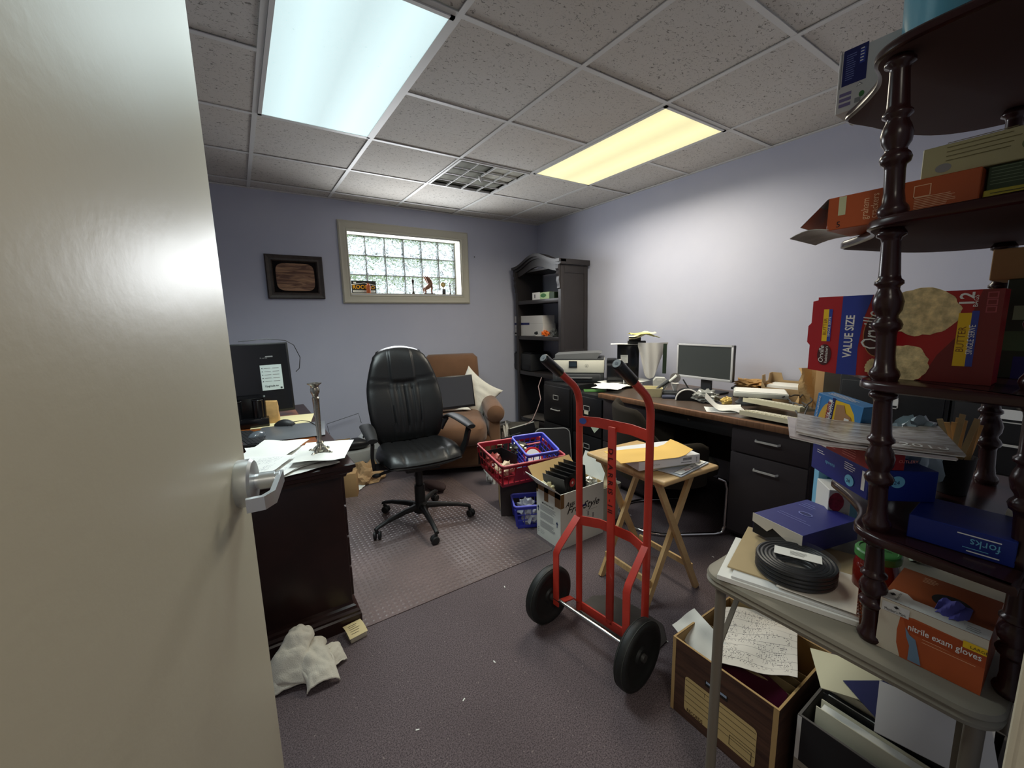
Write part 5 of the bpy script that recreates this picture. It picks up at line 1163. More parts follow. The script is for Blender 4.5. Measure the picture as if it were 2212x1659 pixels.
# --- archive boxes below the table
WGR = wood('printed_woodgrain_board', S(88, 60, 46), S(58, 38, 30), (3, 3, 40), 0.6); EDG = mat('raw_board_edge', S(176, 144, 96), 0.8)
def file_box(label, loc, rz, w_, d_, h_, m, inner, rim, name='archive_box'):
    o = thing(name, label, 'box', loc, rz); t_ = 0.006; b = MB()
    b.box(0, 0, 0, w_, t_, h_, m); b.box(0, d_ - t_, 0, w_, d_, h_, m); b.box(0, t_, 0, t_, d_ - t_, h_, m); b.box(w_ - t_, t_, 0, w_, d_ - t_, h_, m); b.box(t_, t_, 0.001, w_ - t_, d_ - t_, t_, inner)
    b.box(t_, t_, t_, t_ + 0.001, d_ - t_, h_ - 0.001, inner); b.box(w_ - t_ - 0.001, t_, t_, w_ - t_, d_ - t_, h_ - 0.001, inner); b.box(t_, d_ - t_ - 0.001, t_, w_ - t_, d_ - t_, h_ - 0.001, inner); b.build('box_walls', o, smooth=False)
    b = MB(); 
    for (a0, c0, a1, c1) in ((0, 0, w_, t_), (0, d_ - t_, w_, d_), (0, t_, t_, d_ - t_), (w_ - t_, t_, w_, d_ - t_)): b.box(a0, c0, h_, a1, c1, h_ + 0.0015, rim)
    for (x, y) in ((0, 0), (w_, 0)): pass
    b.build('rim_edge', o, smooth=False)
    return o
BXW, BXD, BXH = 0.325, 0.325, 0.27      # local x along -y (front face towards camera side)
AB = file_box('woodgrain printed archive box with ruled label, open, under the folding table', (0.905, -3.222, 0), -PI / 2, BXW, 0.34, BXH, WGR, EDG, EDG)
b = MB(); M = face_frames(BXW, 0.34, BXH)['front']; PCH = mat('parchment_print', S(196, 170, 116), 0.7)
b.rect(0.0, 0, 0.012, BXH, EDG, M, 0.0006); b.rect(BXW - 0.014, 0, BXW, BXH, EDG, M, 0.0006)
b.shape(rrect(0.05, 0.035, BXW - 0.05, BXH * 0.60, 0.012, 4), PCH, M, 0.0006)
for k in range(5): b.rect(0.052, BXH * 0.55 - k * 0.020, BXW - 0.052, BXH * 0.55 - k * 0.020 + 0.0014, INKB, M, 0.001)
b.text('RECORDS', 0.06, BXH * 0.135, 0.018, mat('print_dark_brown', S(80, 56, 36), 0.6), M, z=0.001, wide=0.055, bold=0.02); b.rect(BXW * 0.36, BXH * 0.50, BXW * 0.363, BXH * 0.555, INKB, M, 0.001)
for (a0, c0, a1, c1) in ((0.20, 0.045, 0.265, 0.0465), (0.20, 0.078, 0.265, 0.0795), (0.20, 0.045, 0.2015, 0.0795), (0.2635, 0.045, 0.265, 0.0795)): b.rect(a0, c0, a1, c1, INKB, M, 0.001)
b.build('printed_label', AB, smooth=False)
b = MB(); b.rect(BXW * 0.36, BXH * 0.665, BXW * 0.58, BXH * 0.735, mat('hand_hole_shade', S(30, 24, 22), 0.8), M, 0.0008); b.rect(BXW * 0.37, BXH * 0.70, BXW * 0.57, BXH * 0.73, mat('seen_pale_paper', S(150, 164, 186), 0.7), M, 0.0011); b.build('hand_hole', AB, smooth=False)  # no hole is cut: its inner shade is a dark patch on the board
o = thing('folder_cover', 'glossy maroon folder standing in the woodgrain archive box', 'folder', (0.945, -3.245, 0.008), -PI / 2)
b = MB(); b.grid(lambda u, v: (0.28 * u, 0.012 + 0.05 * v * v + 0.03 * math.sin(PI * u) * v, 0.236 * v + 0.0), 14, 10, mat('maroon_gloss_card', S(72, 22, 44), 0.25, var=0.2, vs_=6), 0.003); b.build('cover', o)
b = MB(); Mq = frame((0.0, 0.058, 0.255), (1, 0, 0), (0, -0.25, 1)); b.text('QuickBooks', 0.06, -0.025, 0.010, mat('print_rose'), Mq, z=0.02) if False else b.text('Software', 0.075, -0.035, 0.010, mat('print_rose'), frame((0, -0.010, 0.20), (1, 0, 0), (0, 0.3, 1)), z=0.002) ; b.build('cover_lettering', o)
DOCT = printed('printed_form_paper', S(212, 206, 196), S(60, 56, 60), 46, 60, 0.44, 0.06, True, 0)
def in_box(label, cat, name, p, w_, h_, m, rot, curl=0.01, seed=0, thick=0.0008): return sheet(name, label, cat, p, 0, w_, h_, m, None, curl, seed, 0, thick=thick) if rot is None else _rs(label, cat, name, p, w_, h_, m, rot, curl, seed, thick)
def _rs(label, cat, name, p, w_, h_, m, rot, curl, seed, thick):
    o = sheet(name, label, cat, p, 0, w_, h_, m, None, curl, seed, 0, thick=thick); o.rotation_euler = rot; return o
in_box('printed form with tables lying tilted across the woodgrain archive box', 'paper', 'printed_form', (1.105, -3.395, 0.272), 0.215, 0.26, DOCT, (math.radians(6), math.radians(-12), math.radians(-68)), 0.02, 4)
in_box('blank white envelope poking up in far corner of woodgrain box', 'envelope', 'white_envelope', (1.00, -3.262, 0.245), 0.10, 0.16, PAP, (math.radians(20), math.radians(-30), math.radians(-20)), 0.01, 2)
in_box('cream manila folder standing at the back of the woodgrain box', 'folder', 'manila_folder', (1.215, -3.36, 0.19), 0.20, 0.26, mat('manila', S(206, 180, 128), 0.75), (math.radians(88), 0, math.radians(88)), 0.01, 8, 0.003)
for k in range(4):
    in_box('tan folder edge standing inside the woodgrain archive box', 'folder', 'hanging_folder', (1.03 + 0.035 * k, -3.385, 0.125), 0.29, 0.22, FOL, (math.radians(84), 0, math.radians(90)), 0.006, 10 + k, 0.002)['group'] = 'tan folders inside the woodgrain box'
BB = file_box('black archive box with white corner, open and full of binders, under table', (0.945, -3.575, 0), -PI / 2, 0.325, 0.36, 0.262, mat('black_board', S(34, 32, 34), 0.6, var=0.1), mat('dark_board_inside', S(46, 42, 38), 0.8), mat('worn_black_edge', S(84, 80, 78), 0.7))
b = MB(); M = face_frames(0.325, 0.36, 0.262)['front']; b.rect(0.0, 0.13, 0.010, 0.262, WBX, M, 0.0006); b.shape([(0.0, 0.0), (0.325, 0), (0.325, 0.11), (0.0, 0.13)], mat('greyish_print', S(150, 142, 128), 0.7), M, 0.0006)
for k in range(6): b.rect(0.01, 0.11 - 0.02 * k, 0.30, 0.1115 - 0.02 * k, INKB, M, 0.001)
b.build('printed_label', BB, smooth=False)
def binder(label, p, rz, m, w_=0.26, h_=0.28, t_=0.03, tilt=0.0, cat='binder', name='ring_binder'):
    o = thing(name, label, cat, p, rot=(tilt, 0, rz)); b = MB(); b.box(0, 0, 0, w_, 0.003, h_, m, 0.001); b.box(0, t_ - 0.003, 0, w_, t_, h_, m, 0.001); b.box(w_ - 0.003, 0, 0, w_, t_, h_, m, 0.001); b.build('covers', o)
    b = MB(); b.box(0.008, 0.004, 0.006, w_ - 0.006, t_ - 0.004, h_ - 0.008, PAP); b.build('pages', o)
WB = mat('cream_binder_vinyl', S(206, 202, 180), 0.45)
binder('white binder, front one in the black archive box', (0.985, -3.600, 0.010), math.radians(-90), WB, 0.285, 0.275, 0.038)
binder('black binder between the two white ones in the black archive box', (1.035, -3.598, 0.010), math.radians(-90), mat('black_vinyl', S(24, 25, 27), 0.4), 0.285, 0.285, 0.02)
binder('white binder, rear one in the black archive box', (1.062, -3.597, 0.010), math.radians(-90), WB, 0.285, 0.30, 0.045)
in_box('cream sheet lying flat atop the binders nearest the woodgrain box', 'paper', 'cream_sheet', (1.12, -3.645, 0.325), 0.19, 0.15, mat('cream_card', S(216, 212, 182), 0.7), (0, 0, math.radians(-60)), 0.001, 3, 0.002)
in_box('navy folder corner between papers on the black archive box', 'folder', 'navy_folder', (1.10, -3.715, 0.329), 0.14, 0.12, mat('navy_card', S(36, 42, 92), 0.5), (0, 0, math.radians(-35)), 0.001, 5, 0.002)
in_box('large blank white envelope lying on top of the black archive box', 'envelope', 'white_envelope', (1.08, -3.80, 0.333), 0.20, 0.19, mat('cool_white_paper', S(206, 206, 206), 0.7), (0, 0, math.radians(-78)), 0.001, 6, 0.002)
o = thing('paper_stack', 'stack of loose white papers at the right end of black archive box', 'paper', (1.18, -3.885, 0.30), math.radians(4)); b = MB(); b.box(0, 0, 0, 0.12, 0.10, 0.02, PAP, 0.001); b.build('sheets', o)
# ================================================================ things on the long desk, cabinets and in the bookcase
DT = DZ + 0.0012
LG = mat('light_grey_plastic', S(196, 198, 192), 0.45); MG = mat('mid_grey_plastic', S(110, 112, 114), 0.5); DG = mat('dark_grey_plastic', S(62, 64, 66), 0.5); BGE = mat('aged_beige_plastic', S(196, 190, 162), 0.5)
SIL = mat('silver_plastic', S(205, 206, 208), 0.35, 0.2)
def rzdir(a, b): d = b - a; return math.atan2(d.y, d.x)
# --- inkjet printer
pc = az(1176, 818, 0.746); o = thing('inkjet_printer', 'white and grey multifunction printer with tilted lid on black filing cabinet', 'printer', (2.19, -1.02, 0.7465), math.radians(-47))
w_, d_ = 0.46, 0.32
b = MB(); b.box(0, 0, 0, w_, d_, 0.085, DG, 0.006); b.box(0.03, -0.004, 0.012, w_ - 0.03, 0.01, 0.07, MG, 0.003); b.build('paper_tray_body', o)
b = MB(); b.box(-0.004, -0.006, 0.085, w_ + 0.004, d_, 0.20, mat('printer_ivory', S(222, 220, 206), 0.4), 0.008); b.build('upper_body', o)
b = MB(); b.box(0.0, 0.0, 0.20, w_, d_, 0.214, DG, 0.004); b.build('scanner_deck', o)
b = MB(); b.prism([(0.02, 0.214), (0.40, 0.214), (0.43, 0.255), (0.44, 0.262), (0.40, 0.268), (0.02, 0.25)], 0, 0.28, MG, frame((0, 0.02, 0), (1, 0, 0), (0, 0, 1)) @ Matrix.Translation((0, 0, -0.28))); b.build('document_feeder', o)
b = MB(); Mf = frame((0.15, -0.006, 0.135), (1, 0, 0), (0, -0.25, 1)); b.box(-0.0, 0, 0, 0.075, 0.062, 0.008, BLK, 0.003, M=Mf); b.box(0.006, 0.010, 0.0078, 0.069, 0.056, 0.0088, mat('panel_screen', S(70, 84, 96), 0.2), M=Mf); b.build('control_panel', o)
b = MB(); Mf = frame((0.31, -0.0064, 0.15), (1, 0, 0), (0, 0, 1)); b.ell(0, 0, 0.016, 0.016, DG, Mf); b.ell(0, 0, 0.0145, 0.0145, mat('printer_ivory'), Mf, 0.0008); b.text('hp', -0.010, -0.005, 0.017, DG, Mf, z=0.0012, shear=0.3, bold=0.02); b.build('round_logo', o)
b = MB(); b.box(0.10, -0.03, 0.035, 0.36, 0.0, 0.045, MG, 0.003); b.build('output_tray', o)
# printer cable
b = MB(); pts = [ax(1170, 815, 2.13), ax(1163, 835, 2.10), ax(1168, 862, 2.08), ax(1160, 885, 2.05), ax(1150, 908, 2.0), ax(1135, 918, 1.95)]
b.tube(pts, 0.004, mat('grey_pink_cable', S(176, 150, 146), 0.5), 8); tag(b.build('printer_cable'), 'pinkish grey cable hanging down beside the printer cabinet', 'cable')
# --- things on the second cabinet top and desk left end
def tower(name, label, loc, rz, w_, d_, h_, deco=None, m=BLK):
    o = thing(name, label, name.replace('_', ' '), loc, rz); b = MB(); b.box(0, 0, 0, w_, d_, h_, m, 0.005); b.build('case', o)
    b = MB(); b.box(0.006, -0.0035, 0.008, w_ - 0.006, 0.0, h_ - 0.008, mat('glossy_black_front', S(16, 17, 20), 0.15), 0.002); b.build('front_panel', o)
    if deco: b = MB(); deco(b, frame((0, -0.0038, 0), (1, 0, 0), (0, 0, 1))); b.build('front_detail', o)
    return o
F2 = 0.7012
tower('backup_battery', 'slim black tower with small blue light right of the white printer', (2.50, -1.395, F2), math.radians(-48), 0.085, 0.17, 0.255, lambda b, M: (b.ell(0.018, 0.205, 0.006, 0.007, mat('blue_indicator', S(60, 90, 255), 0.3, emit=(0.1, 0.2, 1.0), es=1.2), M)))
tower('desktop_computer', 'black computer tower topped by white and yellow papers', (2.56, -1.46, F2), math.radians(-48), 0.185, 0.10, 0.385, lambda b, M: (b.rect(0.03, 0.225, 0.092, 0.295, PAP, M, 0.001), lines(b, M, 0.036, 0.285, 0.045, 7, 0.008, GRY, 0.001, 2, 0.0014)))
tower('subwoofer', 'glossy black speaker box with silver edge in front of computer tower', (2.39, -1.50, F2), math.radians(-48), 0.165, 0.12, 0.225, lambda b, M: (b.rect(0.138, 0.0, 0.146, 0.225, SIL, M, 0.001), b.ell(0.022, 0.045, 0.008, 0.008, CHR, M)))
TWZ = F2 + 0.3855
for k, (lab, nm, dx, dy, z, w_, h_, mt, rz, cu) in enumerate([
    ('white sheet lying lowest on top of the computer tower', 'paper', 0.0, 0.0, 0.001, 0.30, 0.20, PAP, -48, 0.006),
    ('yellow sheet drooping over right side of the computer tower', 'paper', 0.03, -0.14, 0.085, 0.24, 0.15, mat('pale_yellow_paper', S(228, 222, 130), 0.75), -30, 0.02),
    ('printed cream sheet curling highest on the computer tower', 'paper', 0.06, -0.10, 0.03, 0.22, 0.16, CRM, -48, 0.04)]):
    bend = (lambda u, v: -0.05 * max(0, u - 0.6) * 2.0 + 0.06) if k == 1 else ((lambda u, v: 0.05 * u) if k == 2 else None)
    o = sheet('loose_paper', lab, nm, (2.655 + dx, -1.50 + dy, TWZ + z - (0.06 if k == 1 else 0)), math.radians(rz), w_, h_, mt, None, cu, 20 + k, bend=bend)
o = thing('adapter_box', 'small black stepped device on papers on the computer tower', 'adapter', (2.60, -1.54, TWZ + 0.009), math.radians(-48)); b = MB(); b.box(0, 0, 0, 0.15, 0.08, 0.022, BLK, 0.003); b.build('base', o); b = MB(); b.box(0.01, 0.01, 0.0222, 0.11, 0.07, 0.055, BLK, 0.003); b.build('upper_block', o)
o = thing('shopping_bag', 'pale grey plastic bag hanging right of the computer tower', 'bag', (2.70, -1.70, DT), math.radians(-50)); b = MB()
b.grid(lambda u, v: (0.24 * (u - 0.5) * (0.55 + 0.9 * v - 0.45 * v * v) + 0.02 * v, 0.045 * math.cos(PI * (u - 0.5)) * -1 - 0.01 * math.sin(u * 17 + v * 3), 0.06 + 0.20 * (2 * u - 1) ** 4 + (0.30 - 0.20 * (2 * u - 1) ** 4) * v), 20, 16, mat('translucent_grey_film', S(198, 196, 192), 0.35), 0.002); b.build('bag_film', o)
b = MB(); b.grid(lambda u, v: (0.10 + 0.03 * u, -0.01 - 0.01 * u, 0.10 + 0.25 * v), 2, 8, mat('dark_green_band', S(28, 44, 28), 0.7), 0.002); b.build('green_band', o)
o = thing('label_printer', 'small light grey device below the hanging plastic bag', 'device', (2.62, -1.80, DT), math.radians(-50)); b = MB(); b.prism([(0, 0), (0.11, 0), (0.11, 0.05), (0.09, 0.075), (0.02, 0.075), (0, 0.05)], 0, 0.09, LG, frame((0, 0.09, 0), (1, 0, 0), (0, 0, 1)), None); b.build('casing', o)
b = MB(); b.rect(0.03, 0.055, 0.07, 0.065, PAP, frame((0, -0.0005, 0), (1, 0, 0), (0, 0, 1))); b.build('paper_slot', o)
# paper pile on the desk left end
PRN = printed('printed_letter_paper', S(230, 230, 226), S(160, 160, 166), 44, 50, 0.48, 0.12)
for k, (u, v, rz, lab) in enumerate([(1300, 834, 10, 'printed sheet at the bottom left of the desk paper pile'), (1335, 832, -30, 'white sheet in the middle of the desk paper pile'), (1318, 830, -55, 'printed sheet topmost of the pile, overhanging filing cabinet'), (1352, 826, 15, 'white sheet farthest right in the desk paper pile'), (1300, 842, -20, 'sheet drooping over the desk left front corner')]):
    p = az(u, v, 0.752); sheet('loose_paper', lab, 'paper', (p.x + 0.06, p.y - 0.03, DT + 0.002 + 0.006 * k), math.radians(rz - 45), 0.216, 0.28, PRN if k in (0, 2, 4) else PAP, None, 0.016, k + 1)
p = az(1284, 843, 0.72); b = MB(); b.box(-0.09, -0.06, 0, 0.09, 0.06, 0.004, mat('green_card', S(66, 110, 52), 0.6)); o = b.build('green_folder'); place(o, (p.x + 0.06, p.y + 0.06, F2), math.radians(-40)); tag(o, 'green card poking out beneath the desk paper pile', 'folder')
p = az(1315, 824, 0.78); b = MB(); b.grid(lambda u, v: (0.028 * (u - 0.5) * 2 * (1 - v * 0.5), 0.012 * math.cos(PI * (u - 0.5)) + 0.03 * v * v, 0.075 * v + 0.035), 8, 10, PAP, 0.001); o = b.build('receipt_curl'); place(o, (p.x + 0.04, p.y, DT), math.radians(-50)); tag(o, 'curled white receipt standing up on the desk paper pile', 'receipt')
# cream plastic bin
q0, q1 = az(1397, 858, DT), az(1440, 857, DT); rz = rzdir(q0, q1)
o = thing('desk_bin', 'open cream plastic bin standing on front edge of long desk', 'bin', (2.20, -2.01, DT), math.radians(-52)); w_, d_, h_, t_ = 0.155, 0.13, 0.062, 0.004; b = MB(); CB = mat('cream_plastic', S(218, 206, 160), 0.45)
b.loft([rrx for rrx in [[(x, y, z) for x, y in rrect(i_, i_, w_ - i_, d_ - i_, 0.012, 4)] for i_, z in ((0.008, 0.0), (0.0, h_), (0.003, h_ + 0.001), (0.006, h_), (0.014, 0.004))]], CB, caps=True); b.build('bin_shell', o)
# monitor
c00, c10, c11 = ax(1458, 812, 2.66), ax(1586, 823, 2.66), ax(1471, 741, 2.66); mw = abs(c00.y - c10.y); mh = c11.z - c00.z
o = thing('computer_monitor', 'silver framed flat monitor facing out on the long desk', 'monitor', (2.665, -1.985, DT), math.radians(-92)); b = MB()
z0, z1 = 0.105, 0.365; w_ = 0.45
b.box(0, 0, z0, w_, 0.03, z1, mat('dark_casing', S(50, 52, 54), 0.5), 0.005)
b.build('casing', o)
b = MB()
for (a0, c0, a1, c1) in ((0, z0, w_, z0 + 0.018), (0, z1 - 0.013, w_, z1), (0, z0, 0.012, z1), (w_ - 0.014, z0, w_, z1)): b.box(a0, -0.006, c0, a1, 0.0, c1, SIL, 0.001)
b.build('bezel', o)
b = MB(); b.box(0.011, -0.003, z0 + 0.017, w_ - 0.013, 0.0, z1 - 0.012, mat('switched_off_screen', S(66, 70, 70), 0.3)); b.build('screen', o)
b = MB(); b.bar([(w_ / 2, 0.05, 0.0), (w_ / 2, 0.05, 0.22)], 0.08, 0.02, DG, up=(0, 1, 0)); b.box(w_ / 2 - 0.12, -0.03, 0, w_ / 2 + 0.12, 0.15, 0.012, DG, 0.004); b.build('stand', o)
# phones and gadgets
def handset(o, M, L=0.17, m=DG):
    b = MB(); rings = []
    for t_ in [i / 10 for i in range(11)]:
        s_ = 0.5 + 0.5 * math.cos(2 * PI * t_); rings.append([M @ V((L * (t_ - 0.5), (0.017 + 0.007 * s_) * math.cos(q), 0.010 * (1 - s_) + 0.010 * math.sin(q) * (1 + 0.4 * s_))) for q in [2 * PI * j / 12 for j in range(12)]])
    b.loft(rings, m); return b.build('handset', o)
p = az(1460, 850, DT); o = thing('cordless_phone', 'grey cordless phone leaning on its base by the cream bin', 'telephone', (2.34, -2.10, DT), math.radians(-50)); b = MB(); b.box(0, 0, 0, 0.11, 0.12, 0.03, DG, 0.008); b.build('base', o)
handset(o, frame((0.035, 0.05, 0.075), (0.75, 0.1, 0.85), (0, 1, 0)), 0.19, LG); handset(o, frame((-0.02, 0.04, 0.05), (0.7, 0.0, 0.7), (0, 1, 0)), 0.17, DG)
p = az(1474, 836, DT); o = thing('desk_ornament', 'clear round disc on white cone stand before the silver monitor', 'ornament', (2.46, -2.115, DT)); b = MB(); b.lathe([(0.012, 0.0), (0.012, 0.03), (0.030, 0.085), (0.028, 0.086), (0.0, 0.05)], WHT, None, 24); b.build('cone', o)
b = MB(); b.lathe([(0, -0.004), (0.037, -0.004), (0.037, 0.004), (0, 0.004)], mat('smoky_glass', S(120, 110, 92), 0.1, alpha=0.5), frame((0, 0, 0.125), (0.7, -0.7, 0), (0, 0, 1)), 30, caps=False); b.build('glass_disc', o)
p = az(1494, 858, DT); o = thing('desk_phone', 'black arched phone stand with white edge on long desk', 'telephone', (2.28, -2.25, DT), math.radians(-50)); b = MB()
arcp = [(0.075 - 0.075 * math.cos(PI * i / 14), 0.075 * math.sin(PI * i / 14)) for i in range(15)]
b.prism(arcp, 0, 0.10, BLK, frame((0, 0.10, 0), (1, 0, 0), (0, 0, 1))); b.build('arched_body', o)
b = MB(); b.bar([(x, -0.002, z + 0.003) for x, z in arcp], 0.012, 0.006, WHT, up=(0, 1, 0)) if False else b.tube([(x, -0.003, z + 0.003) for x, z in arcp], 0.005, WHT, 8); b.build('white_edge', o)
o = thing('calculator', 'flat dark blue grey gadget lying at front edge of long desk', 'gadget', (2.26, -2.155, DT), math.radians(-50)); b = MB(); b.box(0, 0, 0, 0.10, 0.07, 0.018, mat('slate_plastic', S(70, 74, 92), 0.45), 0.004); b.build('body', o)
o = thing('plastic_packaging', 'crumpled clear plastic packaging between phone stand and paper', 'packaging', (2.38, -2.41, DT)); b = MB(); b.blob((0, 0, 0.04), (0.06, 0.08, 0.04), mat('clear_packaging_film', S(150, 152, 146), 0.15, spec=0.8), 0.6, 10, 9, 4); b.build('film', o)
p = az(1530, 868, DT); o = thing('pen', 'black pen sticking up before the monitor stand', 'pen', (2.45, -2.28, DT)); b = MB(); b.cyl((0, 0, 0.0), (0.01, 0.10, 0.12), 0.006, BLK, 10, 0.005); b.build('pen_barrel', o)
sheet('notepad_sheet', 'crumpled white sheet curling up at the front of the long desk', 'paper', (2.25, -2.60, DT + 0.002), math.radians(-60), 0.20, 0.17, PAP, None, 0.02, 3, bend=lambda u, v: 0.22 * max(0, 0.35 - u) ** 1.3 * 1.2)
sheet('notepad_sheet', 'flat printed sheet below the crumpled one on long desk', 'paper', (2.24, -2.62, DT), math.radians(-52), 0.22, 0.15, PRN, None, 0.002, 5)
o = thing('document_tray', 'shallow white tray holding papers on a grey foot, on long desk', 'tray', (2.42, -2.57, DT), math.radians(-62)); b = MB(); b.box(0, 0, 0.055, 0.30, 0.20, 0.085, LG, 0.006); b.build('tray_shell', o)
b = MB(); b.box(0.01, 0.01, 0.085, 0.29, 0.19, 0.089, PAP); b.build('papers', o)
b = MB(); b.lathe([(0.055, 0), (0.058, 0.01), (0.035, 0.03), (0.04, 0.056)], MG, Mx(0.07, 0.07, 0), 20); b.build('foot', o)
p = az(1575, 845, DT); o = thing('barcode_wand', 'long black plastic bar lying near the monitor on desk', 'gadget', (2.68, -2.43, DT), math.radians(-80)); b = MB(); b.box(0, 0, 0, 0.24, 0.05, 0.02, BLK, 0.005); b.build('bar_body', o)
o = thing('yellow_cloth', 'small crumpled yellow cloth beside the white document tray', 'cloth', (2.39, -2.545, DT)); b = MB(); b.blob((0, 0, 0.025), (0.035, 0.03, 0.028), mat('yellow_cloth', S(220, 190, 110), 0.8), 0.6, 9, 2, 3); b.build('cloth_fold', o)
# bread paper on black tray, cut cardboard tray with papers
o = thing('black_tray', 'black tray with crumpled brown paper near the right wall', 'tray', (2.70, -2.40, DT), math.radians(-75)); b = MB(); b.box(0, 0, 0.05, 0.20, 0.20, 0.065, BLK, 0.004)
for x, y in ((0.02, 0.02), (0.18, 0.02), (0.02, 0.18), (0.18, 0.18)): b.cyl((x, y, 0), (x, y, 0.051), 0.008, BLK, 10)
b.build('tray_shell', o)
o = thing('crumpled_paper_bag', 'crumpled flat brown paper bag lying on the black tray', 'bag', (2.80, -2.49, DT + 0.066)); b = MB(); b.blob((0, 0, 0.026), (0.085, 0.11, 0.026), mat('crumpled_kraft', S(186, 146, 92), 0.85, var=0.2, vs_=20), 0.8, 9, 12, 4); b.build('kraft_paper', o)
o = thing('cutout_carton', 'low brown carton with notched rim holding white papers on desk', 'box', (2.72, -2.60, DT), math.radians(-82)); b = MB()
def notch(L, h, n0, n1, d): return [(0, 0), (L, 0), (L, h), (n1 + 0.015, h), (n1, h - d), (n0, h - d), (n0 - 0.015, h), (0, h)]
KR2 = mat('greyish_cardboard', S(176, 150, 112), 0.85)
b.prism(notch(0.24, 0.17, 0.07, 0.16, 0.05), 0, 0.004, KR2, frame((0, 0.20, 0), (1, 0, 0), (0, 0, 1))); b.prism(notch(0.24, 0.12, 0.02, 0.22, 0.03), 0, 0.004, KR2, frame((0, 0.004, 0), (1, 0, 0), (0, 0, 1)))
b.prism(notch(0.20, 0.17, 0.07, 0.13, 0.05), 0, 0.004, KR2, frame((0, 0.20, 0), (0, -1, 0), (0, 0, 1))); b.prism(notch(0.20, 0.15, 0.07, 0.13, 0.03), 0, 0.004, KR2, frame((0.24, 0.20, 0), (0, -1, 0), (0, 0, 1))); b.box(0.004, 0.004, 0, 0.236, 0.196, 0.004, KR2); b.build('carton_walls', o, smooth=False)
o = thing('paper_stack', 'stack of white papers inside the notched brown carton', 'paper', (2.74, -2.62, DT + 0.005), math.radians(-82)); b = MB(); b.box(0, 0, 0, 0.20, 0.17, 0.10, PAP, 0.001); b.build('sheets', o)
o = thing('kraft_bag', 'upright kraft paper bag standing against the brown carton', 'bag', (2.70, -2.83, DT), math.radians(-60)); b = MB()
b.grid(lambda u, v: (0.11 * u + 0.006 * math.sin(v * 9), 0.012 * math.sin(u * 7 + v * 5), 0.24 * v), 8, 10, mat('kraft_paper_bag', S(196, 164, 116), 0.85, bump=0.3, bs=20, bd=0.02), 0.03); b.build('bag_walls', o, ang=25)
o = thing('brown_carton', 'plain brown cardboard box at far right end of long desk', 'box', (2.64, -2.935, DT), math.radians(-90)); b = MB(); b.box(0, 0, 0, 0.22, 0.22, 0.325, KRA, 0.002); b.build('carton', o)
o = thing('storage_bin', 'dark translucent plastic bin beside the brown box on cabinet side', 'bin', (2.60, -2.99, DT), math.radians(-90)); b = MB(); b.box(0, 0, 0, 0.14, 0.018, 0.28, mat('smoky_plastic', S(60, 54, 46), 0.25), 0.003); b.build('bin_shell', o)
# keyboards with cords
def keyboard(label, loc, rz, m, keym, w_=0.44, d_=0.16, group=None, tilt=math.radians(4), rows=5, cols=15):
    o = thing('keyboard', label, 'keyboard', loc, rot=(tilt, 0, rz)); b = MB(); b.prism([(0, 0), (d_, 0), (d_, 0.026), (0.012, 0.012), (0, 0.008)], 0, w_, m, frame((0, 0, 0), (0, 1, 0), (0, 0, 1))); b.build('keyboard_case', o, ang=30)
    kb = MB(); r_ = random.Random(3)
    for j in range(rows):
        for i in range(cols):
            x = 0.012 + i * (w_ - 0.024) / cols; y = 0.018 + j * (d_ - 0.036) / rows; z = 0.0125 + (y - 0.012) * 0.0946
            kb.box(x, y, z, x + (w_ - 0.024) / cols * 0.86, y + (d_ - 0.036) / rows * 0.82, z + 0.006, keym)
    kb.build('keys', o, smooth=False); return o
KEYB = mat('pale_beige_keys', S(206, 202, 180), 0.5)
q0 = az(1637, 893, DT)
# the keyboard's long side runs towards the wall side; near long edge faces the room
keyboard('beige keyboard lowest, at front right edge of the long desk', (2.26, -3.155, DT + 0.004), math.radians(86) , BGE, KEYB, 0.38, 0.16)
KB2 = keyboard('beige keyboard lying crosswise above the lower one on long desk', (2.44, -3.02, DT + 0.034), math.radians(80), BGE, KEYB, 0.34, 0.14, rows=4)
for k, (pp) in enumerate([[(1700, 862), (1712, 872), (1722, 890), (1735, 905), (1745, 880), (1730, 862)], [(1728, 858), (1745, 850), (1755, 862), (1740, 880), (1722, 875), (1700, 862)], [(1690, 858), (1715, 856), (1735, 848), (1752, 846)]]):
    P_ = [az(u, v, DT + 0.055 + 0.008 * k) for u, v in pp]; Q = []
    for i in range(len(P_) - 1):
        for t_ in range(4): Q.append(P_[i].lerp(P_[i + 1], t_ / 4) + V((0, 0, 0.008 * math.sin(i * 2 + t_))))
    b = MB(); b.tube(Q, 0.0042, DG, 7); c_ = b.build('cord', KB2); c_.matrix_parent_inverse = (Matrix.LocRotScale(KB2.location, KB2.rotation_euler, KB2.scale)).inverted()

# --- on the tray table
TTZ = 0.6455
q0, q1, q2 = az(1291, 975, 0.70), az(1478, 962, 0.70), az(1300, 948, 0.70)
o = thing('blue_book', 'dark blue book under the white carton on the tray table', 'book', (1.225, -2.83, TTZ), math.radians(-17)); b = MB(); b.box(0.03, 0, 0, 0.30, 0.20, 0.022, mat('navy_blue_cover', S(36, 60, 106), 0.5), 0.002); b.build('cover', o); b = MB(); b.box(0.033, -0.001, 0.003, 0.302, 0.198, 0.019, CRM); b.build('pages', o)
def deco(b, F):
    M = F['front']; b.text('COLLECTION', 0.045, 0.014, 0.009, GRY, M, wide=0.06); bars(b, M, 0.225, 0.020, 0.045, 0.012, 20, INKB, 5); b.rect(0.215, 0.010, 0.27, 0.012, INKB, M); b.text('size', 0.30, 0.006, 0.011, INKB, M, rot=PI / 2, wide=0.024)
    M = F['left']; b.text('item', 0.10, 0.02, 0.008, GRY, M)
